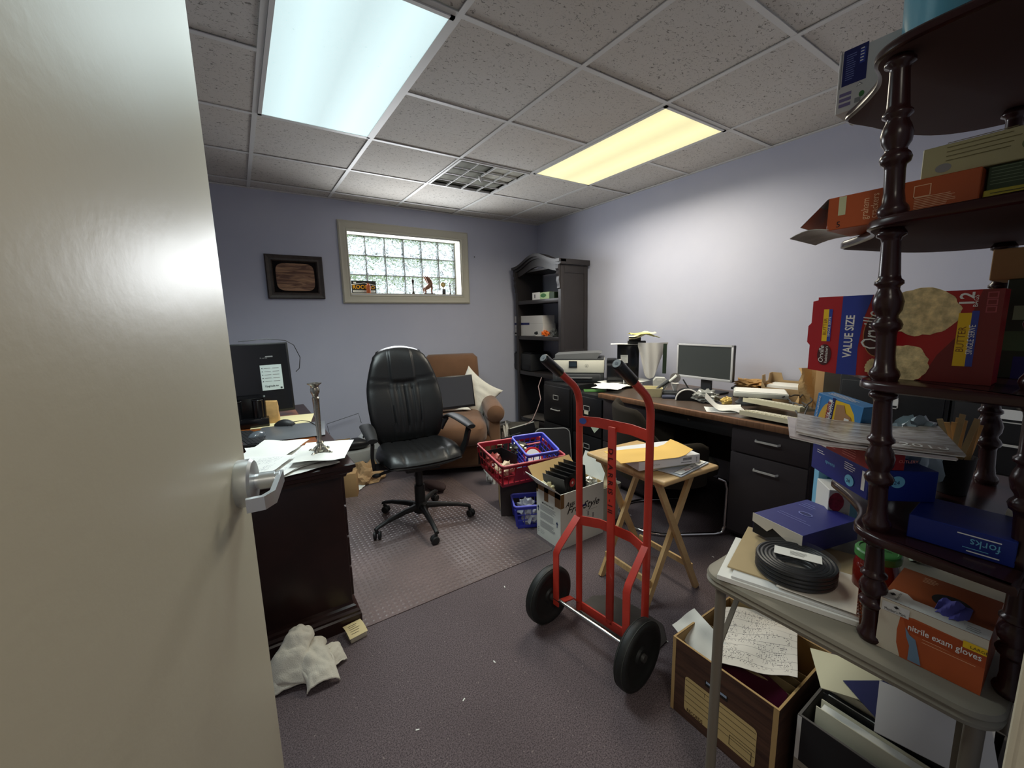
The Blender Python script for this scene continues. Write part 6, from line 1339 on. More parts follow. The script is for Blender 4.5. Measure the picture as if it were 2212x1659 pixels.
o = cbox('flat_carton', 'flat white carton on the tray table under a yellow envelope', 'box', (1.175, -2.845, TTZ + 0.023), math.radians(-17), 0.315, 0.22, 0.040, mat('bright_white_carton', S(226, 226, 226), 0.45), deco, part='carton')
o = sheet('manila_envelope', 'yellow manila envelope lying on the flat white carton', 'envelope', (1.285, -2.80, TTZ + 0.064), math.radians(-22), 0.34, 0.17, mat('golden_manila', S(232, 188, 96), 0.7), None, 0.004, 7, bend=lambda u, v: 0.09 * max(0, u - 0.86) * 2.5, thick=0.0015)
o = sheet('newspaper', 'folded newspaper with red and black headline on the tray table', 'newspaper', (1.42, -2.875, TTZ + 0.001), math.radians(6), 0.25, 0.15, mat('bluish_newsprint', S(196, 204, 212), 0.75, var=0.1, vs_=25), None, 0.002, 2, thick=0.004)
b = MB(); Mn = Mx(0, 0, 0.009); b.rect(-0.115, -0.068, 0.115, -0.036, PAP, Mn, 0.0); b.rect(-0.115, -0.036, 0.115, -0.0345, INKB, Mn, 0.0004); b.text('ALL', -0.06, -0.062, 0.024, mat('headline_red', S(170, 40, 40), 0.5), Mn, z=0.0004); b.text('IN  THE  NEWS', 0.0, -0.060, 0.018, INKB, Mn, z=0.0004, wide=0.10); b.build('headline', o)

# --- bookcase contents (origin at the case's front corner; x depth, y along the wall)
def bx(u, v): return ax(u, v, 2.60)
SH = [0.0 + z + 0.0305 + 0.004 for z in (0.13, 0.69, 1.10, 1.50)]
def shelfbox(name, label, cat, u0, u1, v0, v1, zs, dep, m, deco=None, xf=2.60):
    a, c = ax(u0, v1, xf), ax(u1, v1, xf); h_ = ax((u0 + u1) / 2, v0, xf).z - ax((u0 + u1) / 2, v1, xf).z
    return cbox(name, label, cat, (xf, a.y, zs), -PI / 2, a.y - c.y, dep, h_, m, deco), a.y - c.y, h_
GRB = mat('green_white_box', S(190, 214, 160), 0.5)
def deco(b, F): M = F['front']; b.rect(0, 0, 0.14, 0.08, WHT, M); b.rect(0.04, 0.02, 0.055, 0.06, INKB, M, 0.0008); b.ell(0.20, 0.04, 0.05, 0.022, mat('print_green'), M, 0.001, 24, 0.2)
shelfbox('paper_box', 'small white and green box on the top shelf of the bookcase', 'box', 1150, 1186, 631, 646, SH[3], 0.16, GRB, deco)
shelfbox('green_black_box', 'small dark green box right of the white and green one', 'box', 1187, 1197, 631, 645, SH[3], 0.16, mat('carton_dark_green'))
def deco(b, F): M = F['front']; b.rect(0.0, 0, 0.09, 0.14, BLUC, M); b.rect(0.10, 0.015, 0.19, 0.035, INKB, M); lines(b, M, 0.11, 0.09, 0.12, 4, 0.014, GRY, 0.003); b.rect(0.09, 0.125, 0.45, 0.15, NAVY, M)
_, w1, h1 = shelfbox('toner_carton', 'white and blue toner carton, lower of two on bookcase middle shelf', 'box', 1098, 1173, 701, 727, SH[2], 0.18, WBX, deco)
def deco(b, F): M = F['front']; b.rect(0.0, 0, 0.06, 0.12, KRA, M); b.rect(0.10, 0.01, 0.19, 0.03, INKB, M); lines(b, M, 0.11, 0.075, 0.10, 3, 0.014, GRY, 0.003)
a, c = ax(1106, 700, 2.60), ax(1172, 700, 2.60); cbox('toner_carton', 'white toner carton on top of the blue one in the bookcase', 'box', (2.60, a.y, SH[2] + h1 + 0.001), -PI / 2, a.y - c.y, 0.17, 0.088, WBX, deco)
for k, (u, col, nm, lab) in enumerate([(1180, S(226, 110, 30), 'orange_tape_roll', 'orange plastic piece among clutter on bookcase middle shelf'), (1165, S(40, 44, 46), 'cable_bundle', 'dark cable bundle left of the orange piece in the bookcase'), (1190, S(90, 92, 90), 'grey_gadget', 'grey gadget behind the orange piece in the bookcase')]):
    p = ax(u, 722, 2.64); o = thing(nm, lab, 'clutter', (2.63 + (0.05 if k == 2 else 0), p.y, SH[2])); b = MB(); b.blob((0, 0, 0.03), (0.035, 0.05, 0.032 + 0.02 * (k == 2)), mat(nm + '_plastic', col, 0.5), 0.7, 8, k, 3); b.build('body', o)
sheet('loose_paper', 'white paper under the clutter on bookcase middle shelf', 'paper', (2.68, ax(1178, 724, 2.65).y, SH[2] - 0.0005), 0.1, 0.16, 0.26, PAP, None, 0.002, 8)
a, c = ax(1106, 800, 2.60), ax(1168, 800, 2.60)
o = thing('laser_printer', 'black compact laser printer on lower bookcase shelf', 'printer', (2.585, a.y, SH[1]), -PI / 2); w_ = min(0.42, a.y - c.y); b = MB(); b.box(0, 0, 0, w_, 0.30, 0.20, mat('printer_charcoal', S(38, 39, 41), 0.5), 0.012); b.build('printer_body', o)
b = MB(); b.box(0.03, 0.02, 0.2005, w_ - 0.03, 0.28, 0.215, BLK, 0.006); b.build('top_cover', o); b = MB(); b.text('brother', w_ * 0.36, 0.15, 0.022, GRY, frame((0, -0.0005, 0), (1, 0, 0), (0, 0, 1)), bold=0.02); b.build('maker_lettering', o)
b = MB(); b.box(0.02, -0.003, 0.02, w_ - 0.02, 0.0, 0.07, BLK, 0.002); b.build('paper_tray', o)
sheet('magazine_pile', 'dull grey magazines spread on the lowest bookcase shelf', 'magazine', (2.72, -0.30, SH[0]), 0.2, 0.26, 0.6, mat('dull_grey_paper', S(96, 90, 86), 0.6, var=0.4, vs_=12), None, 0.012, 3, thick=0.008)
# ================================================================ things on the floor
def fl(u, v, z=0.0): return az(u, v, z)
# --- plastic baskets
def basket(name, label, w_, d_, h_, m, rows, cols, taper=0.85, rimw=0.012, slots=True):
    o = thing(name, label, 'basket'); ix, iy = w_ * (1 - taper) / 2, d_ * (1 - taper) / 2
    def P(x, y, z): t_ = z / h_; k = 1 - t_; return V((x * (1 - 2 * ix * k / w_) + ix * k, y * (1 - 2 * iy * k / d_) + iy * k, z))
    b = MB(); b.loft([[P(x, y, 0) for x, y in rrect(0, 0, w_, d_, 0.02, 4)], [P(x, y, 0.004) for x, y in rrect(0, 0, w_, d_, 0.02, 4)]], m)
    sides = [((0, 0), (w_, 0)), ((w_, 0), (w_, d_)), ((w_, d_), (0, d_)), ((0, d_), (0, 0))]
    for (a, c) in sides:
        for (z0, z1) in ((0.0, h_ * 0.14), (h_ * 0.84, h_)):
            rr = [[P(a[0], a[1], z0), P(a[0], a[1], z1), P(a[0], a[1], z1) + V((0.001, 0.001, 0)), P(a[0], a[1], z0) + V((0.001, 0.001, 0))]]
            nrm = V((c[1] - a[1], -(c[0] - a[0]), 0)).normalized() * -0.003
            b.loft([[P(q[0], q[1], z0), P(q[0], q[1], z1), P(q[0], q[1], z1) + nrm, P(q[0], q[1], z0) + nrm] for q in (a, c)], m)
        L = math.hypot(c[0] - a[0], c[1] - a[1]); n = max(2, int(L / cols)); nrm = V((c[1] - a[1], -(c[0] - a[0]), 0)).normalized()
        for i in range(n + 1):
            t_ = i / n; q = (a[0] + (c[0] - a[0]) * t_, a[1] + (c[1] - a[1]) * t_); b.bar([P(q[0], q[1], h_ * 0.1), P(q[0], q[1], h_ * 0.88)], 0.006 if 0 < i < n else 0.016, 0.003, m, up=nrm)
        for j in range(1, rows):
            z = h_ * (0.14 + 0.70 * j / rows); b.bar([P(a[0], a[1], z), P(c[0], c[1], z)], 0.003, 0.006, m, up=(0, 0, 1))
    b.build('basket_body', o, smooth=False)
    b = MB(); b.tube([P(x, y, h_) for x, y in rrect(-0.003, -0.003, w_ + 0.003, d_ + 0.003, 0.022, 5)], rimw / 2, mat('rim_' + m.name, tuple(min(1, c * 1.7 + 0.12) for c in m.diffuse_color[:3]), 0.35), 8, closed=True); b.build('rim', o)
    return o
BLP = mat('blue_basket_plastic', S(58, 64, 176), 0.4); RDP = mat('red_basket_plastic', S(150, 30, 44), 0.4)
# dark archive box below the red basket
o = file_box('dark archive box with pale end label carrying the red basket', (1.165, -1.715, 0), math.radians(-28), 0.36, 0.27, 0.255, mat('dark_brown_board', S(50, 42, 42), 0.6), EDG, EDG)
b = MB(); M = face_frames(0.36, 0.27, 0.255)['left']; b.rect(0.05, 0.03, 0.22, 0.19, PCH, M, 0.001); lines(b, M, 0.06, 0.17, 0.14, 5, 0.025, INKB, 0.002, 2, 0.002); b.rect(0.255, 0, 0.27, 0.255, WBX, M, 0.001); b.build('end_label', o, smooth=False)
RB = basket('red_basket', 'red plastic basket of odds and ends tipped forward on dark box', 0.50, 0.34, 0.17, RDP, 2, 0.05)
place(RB, (1.07, -1.86, 0.262), rot=(math.radians(11), math.radians(3), math.radians(-1)))
b = MB(); Mb = frame((0, 0.012, 0.0), (1, 0, 0), (0, -0.15, 1)); b.box(0.10, 0.045, -0.002, 0.46, 0.145, 0.0015, RDP, M=Mb); b.text('WINSOR', 0.16, 0.085, 0.042, mat('faded_pink_print', S(190, 110, 118), 0.5), Mb, wide=0.15, z=0.003, bold=0.03); b.ell(0.37, 0.10, 0.028, 0.026, mat('faded_pink_print'), Mb, 0.003); b.ell(0.37, 0.10, 0.016, 0.012, RDP, Mb, 0.004); b.build('front_lettering', RB, smooth=False)
for k, (x, y, r, c_, nm, lab) in enumerate([(0.12, 0.12, (0.06, 0.05, 0.04), S(206, 188, 160), 'plastic_bag', 'cream crumpled plastic bag inside the red basket left side'), (0.09, 0.22, (0.05, 0.05, 0.05), S(150, 70, 66), 'plastic_bag', 'reddish clear plastic bag at back left of the red basket'), (0.23, 0.10, (0.03, 0.02, 0.03), S(150, 196, 206), 'small_bottle', 'small pale blue bottle beside blue basket in the red basket')]):
    o = thing(nm, lab, 'bag' if k < 2 else 'bottle', (1.07 + x, -1.86 + y, 0.285 + y * 0.19)); b = MB(); b.blob((0, 0, r[2]), r, mat(nm + str(k) + '_film', c_, 0.3), 0.7, 9, k, 3); b.build('film' if k < 2 else 'bottle_body', o)
o = thing('bin_liner', 'black box liner standing inside the red basket left half', 'liner', (1.09, -1.56, 0.345), math.radians(-1)); b = MB(); b.box(0, 0, 0, 0.19, 0.004, 0.085, BLK); b.box(0.186, -0.2, -0.03, 0.19, 0.0, 0.085, BLK); b.build('liner_walls', o)
BB1 = basket('blue_basket', 'blue plastic basket with magazines and tools standing in the red basket', 0.235, 0.25, 0.15, BLP, 3, 0.045)
place(BB1, (1.285, -1.84, 0.31), rot=(math.radians(14), 0, math.radians(-10)))
o = thing('round_packet', 'round white and red packet inside the upper blue basket', 'packet', (1.39, -1.78, 0.39), rot=(math.radians(64), 0, math.radians(-10))); b = MB(); b.lathe([(0, 0), (0.07, 0), (0.075, 0.006), (0.07, 0.012), (0, 0.012)], mat('carton_red'), None, 28, caps=False); b.lathe([(0, 0.0125), (0.058, 0.0125), (0.057, 0.0135), (0, 0.0135)], WHT, None, 28, caps=False); b.text('1871', -0.035, -0.01, 0.026, mat('headline_red'), I4, z=0.0142); b.build('packet_body', o)
o = thing('metal_cookware', 'shiny dark metal object in the back of the upper blue basket', 'cookware', (1.36, -1.66, 0.41)); b = MB(); b.blob((0, 0, 0.03), (0.06, 0.06, 0.04), mat('tarnished_steel', S(120, 120, 108), 0.25, 0.8), 0.4, 8, 4, 3); b.build('body', o)
o = thing('red_stick', 'thin pink plastic stick crossing the upper blue basket', 'stick', (1.40, -1.70, 0.455)); b = MB(); b.cyl((-0.03, 0.02, 0), (0.08, -0.05, 0.02), 0.006, mat('pink_plastic', S(220, 120, 130), 0.4), 8); b.build('stick_body', o)
BB2 = basket('blue_basket', 'blue plastic basket with clear packaging on the chair mat', 0.215, 0.19, 0.155, BLP, 3, 0.045)
place(BB2, (1.142, -1.925, 0.0045), math.radians(-26))
for k in range(2):
    o = thing('clear_packaging', ['clear plastic packaging standing highest in the floor blue basket', 'clear plastic cup shape low in the floor blue basket'][k], 'packaging', (1.245 + 0.01 * k, -1.905 - 0.02 * k, 0.012)); b = MB(); b.blob((0, 0, 0.07 + 0.04 * (1 - k)), (0.055, 0.05, 0.055), mat('pale_clear_film', S(176, 180, 190), 0.15, spec=0.8, alpha=0.75), 0.7, 9, k + 6, 3); b.build('film', o)

# --- white carton with printed sides
WX, WY, WW, WD, WH = 1.228, -2.262, 0.345, 0.225, 0.335
o = thing('white_carton', 'white printed carton with open flaps and taped rim, left of the tray table', 'box', (WX, WY, 0.0)); t_ = 0.005; b = MB(); WCB = mat('white_printed_board', S(216, 218, 210), 0.6); GCB = WCB
b.box(0, 0, 0, WW, t_, WH, GCB); b.box(0, WD - t_, 0, WW, WD, WH, WCB); b.box(0, t_, 0, t_, WD - t_, WH, WCB); b.box(WW - t_, t_, 0, WW, WD - t_, WH, WCB); b.box(t_, t_, 0.001, WW - t_, WD - t_, t_, KRI)
b.box(t_, WD - t_ - 0.001, t_, WW - t_, WD - t_, WH, KRI); b.box(WW - t_ - 0.001, t_, t_, WW - t_, WD - t_, WH, KRI); b.build('carton_walls', o, smooth=False)
def flap(pts, m1, m2, nm='flap'):
    a = [V(p) for p in pts]; n = (a[1] - a[0]).cross(a[2] - a[0]).normalized() * 0.004; b = MB(); c = [p - n for p in a]
    b.poly(a, m1); b.poly(c[::-1], m2)
    for k in range(4): b.poly([a[k], c[k], c[(k + 1) % 4], a[(k + 1) % 4]], m1)
    b.build(nm, o, smooth=False)
flap([(0, 0, WH), (0, WD, WH), (-0.075, WD + 0.01, WH + 0.085), (-0.085, 0.01, WH + 0.075)][::-1], WCB, GCB)
flap([(0, WD, WH), (WW, WD, WH), (WW - 0.03, WD + 0.06, WH + 0.10), (-0.02, WD + 0.06, WH + 0.095)], KRI, WCB)
flap([(WW, 0, WH), (WW + 0.05, 0.01, WH + 0.13), (WW + 0.055, WD - 0.01, WH + 0.13), (WW, WD, WH)][::-1], KRI, WCB)
b = MB(); F = face_frames(WW, WD, WH); TAPE = mat('brown_parcel_tape', S(120, 90, 56), 0.3); M = F['left']
b.rect(0, WH - 0.030, WD, WH, TAPE, M, 0.0006); b.rect(0.075, WH - 0.085, 0.115, WH, TAPE, M, 0.0006); b.rect(WD - 0.05, WH - 0.085, WD, WH, TAPE, M, 0.0006); b.rect(0, WH - 0.05, 0.015, WH, TAPE, M, 0.0006); b.rect(0, WH - 0.085, 0.028, WH - 0.0, TAPE, F['front'], 0.0006); b.build('parcel_tape', o, smooth=False)
b = MB(); b.text('IMPORTANT NOTICE', 0.052, 0.225, 0.015, INKB, M, wide=0.11, bold=0.02)
for z_, n_ in ((0.212, 6), (0.165, 7), (0.108, 7)): lines(b, M, 0.035, z_, 0.15, n_, 0.0062, mat('print_faint_grey', S(150, 152, 156), 0.6), 0.0028, int(z_ * 99))
NB = mat('arrow_navy', S(40, 60, 96), 0.5)
for ax_, az_ in ((0.018, 0.185), (WD - 0.030, 0.145)):
    b.shape([(ax_ - 0.011, az_), (ax_, az_ + 0.018), (ax_ + 0.011, az_), (ax_ + 0.006, az_ - 0.001), (ax_, az_ + 0.008), (ax_ - 0.006, az_ - 0.001)], NB, M, 0.001); b.rect(ax_ - 0.003, az_ - 0.020, ax_ + 0.003, az_ + 0.010, NB, M, 0.0012)
for k in range(3): b.rect(0.012, 0.03 + k * 0.012, 0.022, 0.036 + k * 0.012, GRY, M)
lines(b, M, 0.035, 0.05, 0.04, 3, 0.010, mat('print_faint_grey'), 0.002)
M = F['front']; b.text('Avis', 0.038, WH - 0.085, 0.040, INKB, M, shear=0.35, z=0.0008, bold=0.02); b.text('FreeStyle', 0.045, WH - 0.130, 0.062, INKB, M, shear=0.4, z=0.0008, wide=0.26, bold=0.012); b.rect(0.16, WH - 0.115, 0.20, WH - 0.103, NAVY, M, 0.001)
for (x, z) in ((0.21, 0.15), (0.25, 0.13), (0.23, 0.09)): b.rect(x, z, x + 0.012, z + 0.03, GRY, M, 0.0008)
b.rect(0.20, 0.185, 0.29, 0.187, GRY, M); b.build('side_printing', o, smooth=False)
b = MB()
o = thing('accordion_file', 'black accordion file with red disc sticker in the white carton', 'file', (1.318, -2.235, 0.20), rot=(0, math.radians(-12), math.radians(10)))
b = MB(); zz = [(0.02 * i, 0.012 * (i % 2)) for i in range(9)]
for i in range(8): b.poly([(zz[i][0], 0.002 + zz[i][1] * 0.3, 0), (zz[i + 1][0], 0.002 + zz[i + 1][1] * 0.3, 0), (zz[i + 1][0], 0.0, 0.21 + zz[i + 1][1]), (zz[i][0], 0.0, 0.21 + zz[i][1])], BLK)
for i in range(9): b.box(zz[i][0] - 0.001, 0.0, 0, zz[i][0] + 0.001, 0.16, 0.21 + 0.012 * (i % 2), BLK)
b.build('pleats', o, smooth=False)
b = MB(); b.box(-0.006, -0.002, 0.0, -0.002, 0.165, 0.215, BLK, 0.001); b.build('end_cover', o); b = MB(); b.box(0.165, -0.002, 0.0, 0.169, 0.165, 0.235, BLK, 0.001, M=Matrix.Rotation(math.radians(8), 4, 'Y')); b.build('end_cover', o)
b = MB(); Ms = frame((0.06, -0.004, 0.165), (1, 0, 0), (0, 0, 1)); b.ell(0, 0, 0.026, 0.026, mat('carton_red'), Ms); b.ell(0, 0, 0.008, 0.008, WHT, Ms, 0.001); b.build('disc_sticker', o)
o = thing('plastic_wrap', 'crumpled clear cream plastic wrap in the white carton', 'packaging', (1.30, -2.12, 0.30)); b = MB(); b.blob((0, 0, 0.03), (0.06, 0.05, 0.05), mat('cream_clear_film', S(220, 210, 170), 0.15, spec=0.9), 0.8, 9, 2, 4); b.build('film', o)
o = thing('foil_packet', 'silver crumpled packet at the right side of white carton', 'packet', (1.52, -2.20, 0.29)); b = MB(); b.blob((0, 0, 0.03), (0.035, 0.04, 0.03), mat('silver_foil', S(190, 190, 180), 0.25, 0.7), 0.8, 9, 5, 3); b.build('film', o)
# waste bin behind the tray table legs
o = thing('waste_bin', 'pale grey waste bin stuffed with papers behind the tray table', 'bin', (1.715, -2.135, 0.0)); b = MB(); b.loft([[(x, y, z) for x, y in rrect(-0.09 + i_, -0.07 + i_, 0.09 - i_, 0.07 - i_, 0.02, 4)] for i_, z in ((0.015, 0.0), (0.0, 0.25), (0.004, 0.25), (0.018, 0.02))], mat('pale_bin_plastic', S(190, 186, 170), 0.5)); b.build('bin_shell', o)
for k in range(3): 
    o = sheet('loose_paper', ['cream crumpled paper leaning out of the waste bin', 'printed sheet standing in the waste bin', 'white sheet folded over waste bin rim'][k], 'paper', (1.70 + 0.03 * k, -2.16 + 0.03 * k, 0.22), 0, 0.16, 0.16, [CRM, PRN, PAP][k], None, 0.03, 11 + k); o.rotation_euler = (math.radians(60), math.radians(20 * (k - 1)), math.radians(-40 + 25 * k))
# --- clutter between recliner and cabinets
o = thing('leaning_panel', 'large thin black panel with pale top edge leaning behind the baskets', 'panel', (1.83, -0.93, 0.0), rot=(math.radians(-14), 0, math.radians(12))); b = MB(); b.box(0, 0, 0, 0.34, 0.02, 0.33, BLK, 0.003); b.build('panel_body', o); b = MB(); b.box(0, -0.001, 0.331, 0.34, 0.021, 0.339, LG, 0.001); b.build('pale_edge', o)
o = thing('leaning_panel', 'smaller black panel leaning left of the blue basket', 'panel', (1.62, -1.15, 0.0), rot=(math.radians(-16), 0, math.radians(14))); b = MB(); b.box(0, 0, 0, 0.24, 0.018, 0.33, BLK, 0.003); b.build('panel_body', o); b = MB(); b.box(0, -0.001, 0.331, 0.24, 0.019, 0.335, DG, 0.001); b.build('edge_strip', o)
o = thing('folded_chair_back', 'black flat panel with rounded steel rim in front of the filing cabinet', 'folding chair', (1.80, -1.28, 0.0), rot=(math.radians(-18), 0, math.radians(-30))); b = MB(); rp = rrect(0, 0, 0.30, 0.40, 0.05, 5)
b.prism(rp, 0, 0.012, BLK, frame((0, 0, 0), (1, 0, 0), (0, 0, 1))); b.build('panel', o); b = MB(); b.tube([(x, -0.006, z) for x, z in rp], 0.007, MG, 8, closed=True); b.build('steel_rim', o)
o = thing('long_storage_box', 'low dark box on the floor before the bookcase', 'box', (1.93, -0.22, 0.0), math.radians(-38)); b = MB(); b.box(0, 0, 0, 0.55, 0.25, 0.17, mat('dusty_black', S(46, 44, 42), 0.6, var=0.25), 0.004); b.build('box_body', o); b = MB(); b.box(-0.005, -0.005, 0.1705, 0.555, 0.255, 0.185, mat('dusty_grey_lid', S(92, 88, 80), 0.6, var=0.3, vs_=10), 0.003); b.build('lid', o)
o = thing('cable_tangle', 'grey tangle of cables on top of the low dark box', 'cable', (2.10, -0.26, 0.186)); b = MB()
r_ = random.Random(5); b.tube([(0.10 * r_.uniform(-1, 1), 0.07 * r_.uniform(-1, 1), 0.02 + 0.02 * r_.random()) for _ in range(26)], 0.004, MG, 6); b.build('cable', o)
o = thing('crumpled_tissue', 'white crumpled tissue between recliner arm and leaning panels', 'tissue', (1.80, -0.80, 0.02)); b = MB(); b.blob((0, 0, 0.17), (0.035, 0.035, 0.16), PAP, 0.6, 10, 8, 4); b.build('tissue_paper', o)
sheet('loose_paper', 'cream paper lying between recliner cushion and black panels', 'paper', (1.66, -0.98, 0.26), math.radians(30), 0.22, 0.10, CRM, None, 0.01, 4)
o = thing('crumpled_tissue', 'white crumpled paper on the floor beside the red basket', 'tissue', (1.42, -1.16, 0.0)); b = MB(); b.blob((0, 0, 0.13), (0.05, 0.05, 0.13), PAP, 0.7, 9, 3, 4); b.build('tissue_paper', o)
o = thing('slipper', 'dark brown slipper on the mat behind the office chair column', 'slipper', (0.98, -1.02, 0.0045), math.radians(20)); b = MB(); b.blob((0, 0, 0.035), (0.05, 0.12, 0.036), mat('dark_brown_suede', S(58, 42, 42), 0.8), 0.1, 4, 1, 3); b.build('slipper_body', o)

# --- back left corner
o = thing('silver_case', 'grey appliance carton on floor under the wall, left of office chair', 'box', (0.40, -0.30, 0.0), math.radians(4)); b = MB(); b.box(0, 0, 0, 0.42, 0.28, 0.20, mat('grey_carton', S(150, 150, 146), 0.5), 0.003); b.build('carton', o)
b = MB(); Mf = frame((0, -0.0005, 0), (1, 0, 0), (0, 0, 1)); b.ell(0.22, 0.09, 0.02, 0.012, DG, Mf, 0.0004, 20, 0.4); b.rect(0.0, 0, 0.42, 0.015, mat('dark_green_band'), Mf); b.build('printed_mark', o)
o = thing('kitchen_appliance', 'black and silver appliance lying on top of the grey carton', 'appliance', (0.60, -0.17, 0.2005), math.radians(12)); b = MB(); b.blob((0, 0, 0.05), (0.13, 0.08, 0.05), BLK, 0.15, 3, 2, 4); b.build('dark_shell', o); b = MB(); b.blob((0.08, 0.01, 0.07), (0.07, 0.06, 0.055), SIL, 0.1, 3, 4, 3); b.build('silver_shell', o)
b = MB(); b.tube([(0.10 + 0.06 * math.cos(q), -0.05, 0.10 + 0.05 * math.sin(q)) for q in [PI * i / 10 for i in range(11)]], 0.006, BLK, 8); b.build('strap', o)
o = thing('brown_carton', 'small open brown carton on the grey carton near the wall', 'box', (0.42, -0.14, 0.2005), math.radians(-10)); carton(0.13, 0.10, 0.08, KRA, 0.004, KRI, parent=o, name='carton_walls')
o = thing('wire_rack', 'thin dark wire frame standing behind appliance against back wall', 'rack', (0.44, 0.13, 0.0)); b = MB(); b.tube([(0, 0, 0.20), (-0.03, 0, 0.40), (0.26, 0, 0.46), (0.28, 0, 0.36)], 0.003, DG, 6); b.tube([(0, 0, 0.20), (0, 0, 0)], 0.003, DG, 6); b.build('wire', o)
o = thing('crumpled_paper_bag', 'big crumpled brown paper bag on floor left of office chair', 'bag', (0.58, -0.46, 0.0)); b = MB()
rr = bmesh.ops.create_icosphere(b.bm, subdivisions=4, radius=1.0); i_ = b.mi(mat('crumpled_tan_paper', S(168, 136, 98), 0.85, var=0.12, vs_=12))
for v in rr['verts']:
    d = v.co.copy(); k = 1 + 0.35 * (mnoise.noise(d * 2.2) ) + 0.18 * abs(mnoise.noise(d * 6)); v.co = V((d.x * 0.15, d.y * 0.13, max(d.z, -0.3) * 0.11 + 0.035)) * k; v.co.z = max(v.co.z, 0.002)
for f in b.bm.faces: f.material_index = i_
b.build('bag_paper', o, ang=18)
sheet('loose_paper', 'white paper scrap between brown carton and crumpled bag', 'paper', (0.46, -0.60, 0.001), math.radians(50), 0.10, 0.14, PAP, None, 0.02, 6)
o = thing('brown_carton', 'narrow brown carton on floor just behind the left desk corner', 'box', (0.33, -0.74, 0.0), math.radians(-20)); b = MB(); b.box(0, 0, 0, 0.12, 0.10, 0.19, KRA, 0.002); b.build('carton', o)

# --- foreground floor: towel, tag box, scraps
TWL = mat('white_terry_cloth', S(212, 206, 190), 0.95, bump=0.5, bs=240, bd=0.004, sheen=0.3); t = NT(TWL)
o = thing('towel', 'crumpled white terry towel on carpet against the dark desk plinth', 'towel', (-0.105, -2.335, 0.001), math.radians(-28))
o.location = (0, 0, 0); o.rotation_euler = (0, 0, 0)
def lobe(nm, p0, p1, w0, w1, h0, h1, sd):
    p0, p1 = V(p0), V(p1); d = V((p1.x - p0.x, p1.y - p0.y, 0)).normalized(); s_ = V((-d.y, d.x, 0)); b = MB()
    def fn(u, v):
        c = p0.lerp(p1, v) + V((0, 0, 0.035 * math.sin(PI * v))); w_ = w0 + (w1 - w0) * v; h_ = h0 + (h1 - h0) * v; a = (u - 0.5) * PI * 1.02
        q = c + s_ * (w_ * math.sin(a) * (1 + 0.10 * math.sin(v * 9 + sd))) + V((0, 0, h_ * math.cos(a) * (1 + 0.45 * mnoise.noise(V((u * 4, v * 5, sd))))))
        q += s_ * 0.010 * math.sin(v * 5 + sd) + V((0, 0, 0.006 * mnoise.noise(V((u * 9, v * 12, sd + 4)))))
        q.z = max(q.z, 0.004); return q
    b.grid(fn, 26, 36, TWL, 0.005); b.build(nm, o, ang=180)
A1 = ay(648, 1352, -2.262); B1 = fl(626, 1492); A2 = ay(684, 1372, -2.275); B2 = fl(694, 1490); B3 = fl(722, 1446)
lobe('left_fold', (A1.x - 0.008, A1.y, max(0.02, A1.z - 0.035)), (B1.x, B1.y, 0.006), 0.040, 0.074, 0.040, 0.024, 1)
lobe('middle_fold', (A2.x - 0.012, A2.y, max(0.02, A2.z - 0.045)), (B2.x, B2.y, 0.006), 0.040, 0.056, 0.038, 0.024, 3)
lobe('folded_corner', (A2.x - 0.005, A2.y - 0.03, 0.010), (B3.x + 0.004, B3.y - 0.006, 0.004), 0.055, 0.050, 0.026, 0.012, 5)
lobe('towel_body', (A1.x, A1.y - 0.02, 0.02), ((B1.x + B2.x) / 2, (B1.y + B2.y) / 2 + 0.02, 0.003), 0.06, 0.095, 0.030, 0.014, 7)
p = fl(762, 1385); o = thing('card_box', 'small cream printed card packet lying on carpet by the desk plinth', 'box', (0.062, -2.292, 0.0), math.radians(8)); b = MB(); CRP = mat('cream_card_stock', S(204, 186, 140), 0.7); b.box(0, 0, 0, 0.068, 0.062, 0.020, mat('pale_card', S(188, 180, 160), 0.7), 0.001); b.build('packet', o)
b = MB(); b.grid(lambda u, v: (0.076 * u - 0.006, -0.006 + 0.085 * v, 0.026 + 0.012 * math.sin(PI * v * 0.8)), 4, 8, CRP, 0.001); b.build('card_flap', o)
b = MB(); Mt2 = frame((0.0, 0.0, 0.0), (1, 0, 0), (0, 1, 0))
for k in range(5): b.grid(lambda u, v, k=k: (0.008 + (0.03 + 0.006 * (k % 3)) * u, 0.010 + 0.011 * k + 0.0018 * v, 0.0272 + 0.012 * math.sin(PI * (0.016 + 0.011 * k) / 0.085 * 0.8)), 1, 1, INKB)
b.build('small_printing', o, smooth=False)
r_ = random.Random(11)
for (u, v) in ((1090, 1268), (1068, 1430), (902, 1577), (1362, 1113), (1540, 1203), (1440, 1385), (1002, 1512)):
    p = fl(u, v); b = MB(); b.box(-0.006, -0.002, 0, 0.006, 0.002, 0.0015, PAP); o = b.build('paper_scrap'); place(o, (p.x, p.y, 0.0005), r_.uniform(0, 3)); tag(o, 'tiny white paper scrap on the purple carpet', 'scrap', 'paper scraps on the carpet')

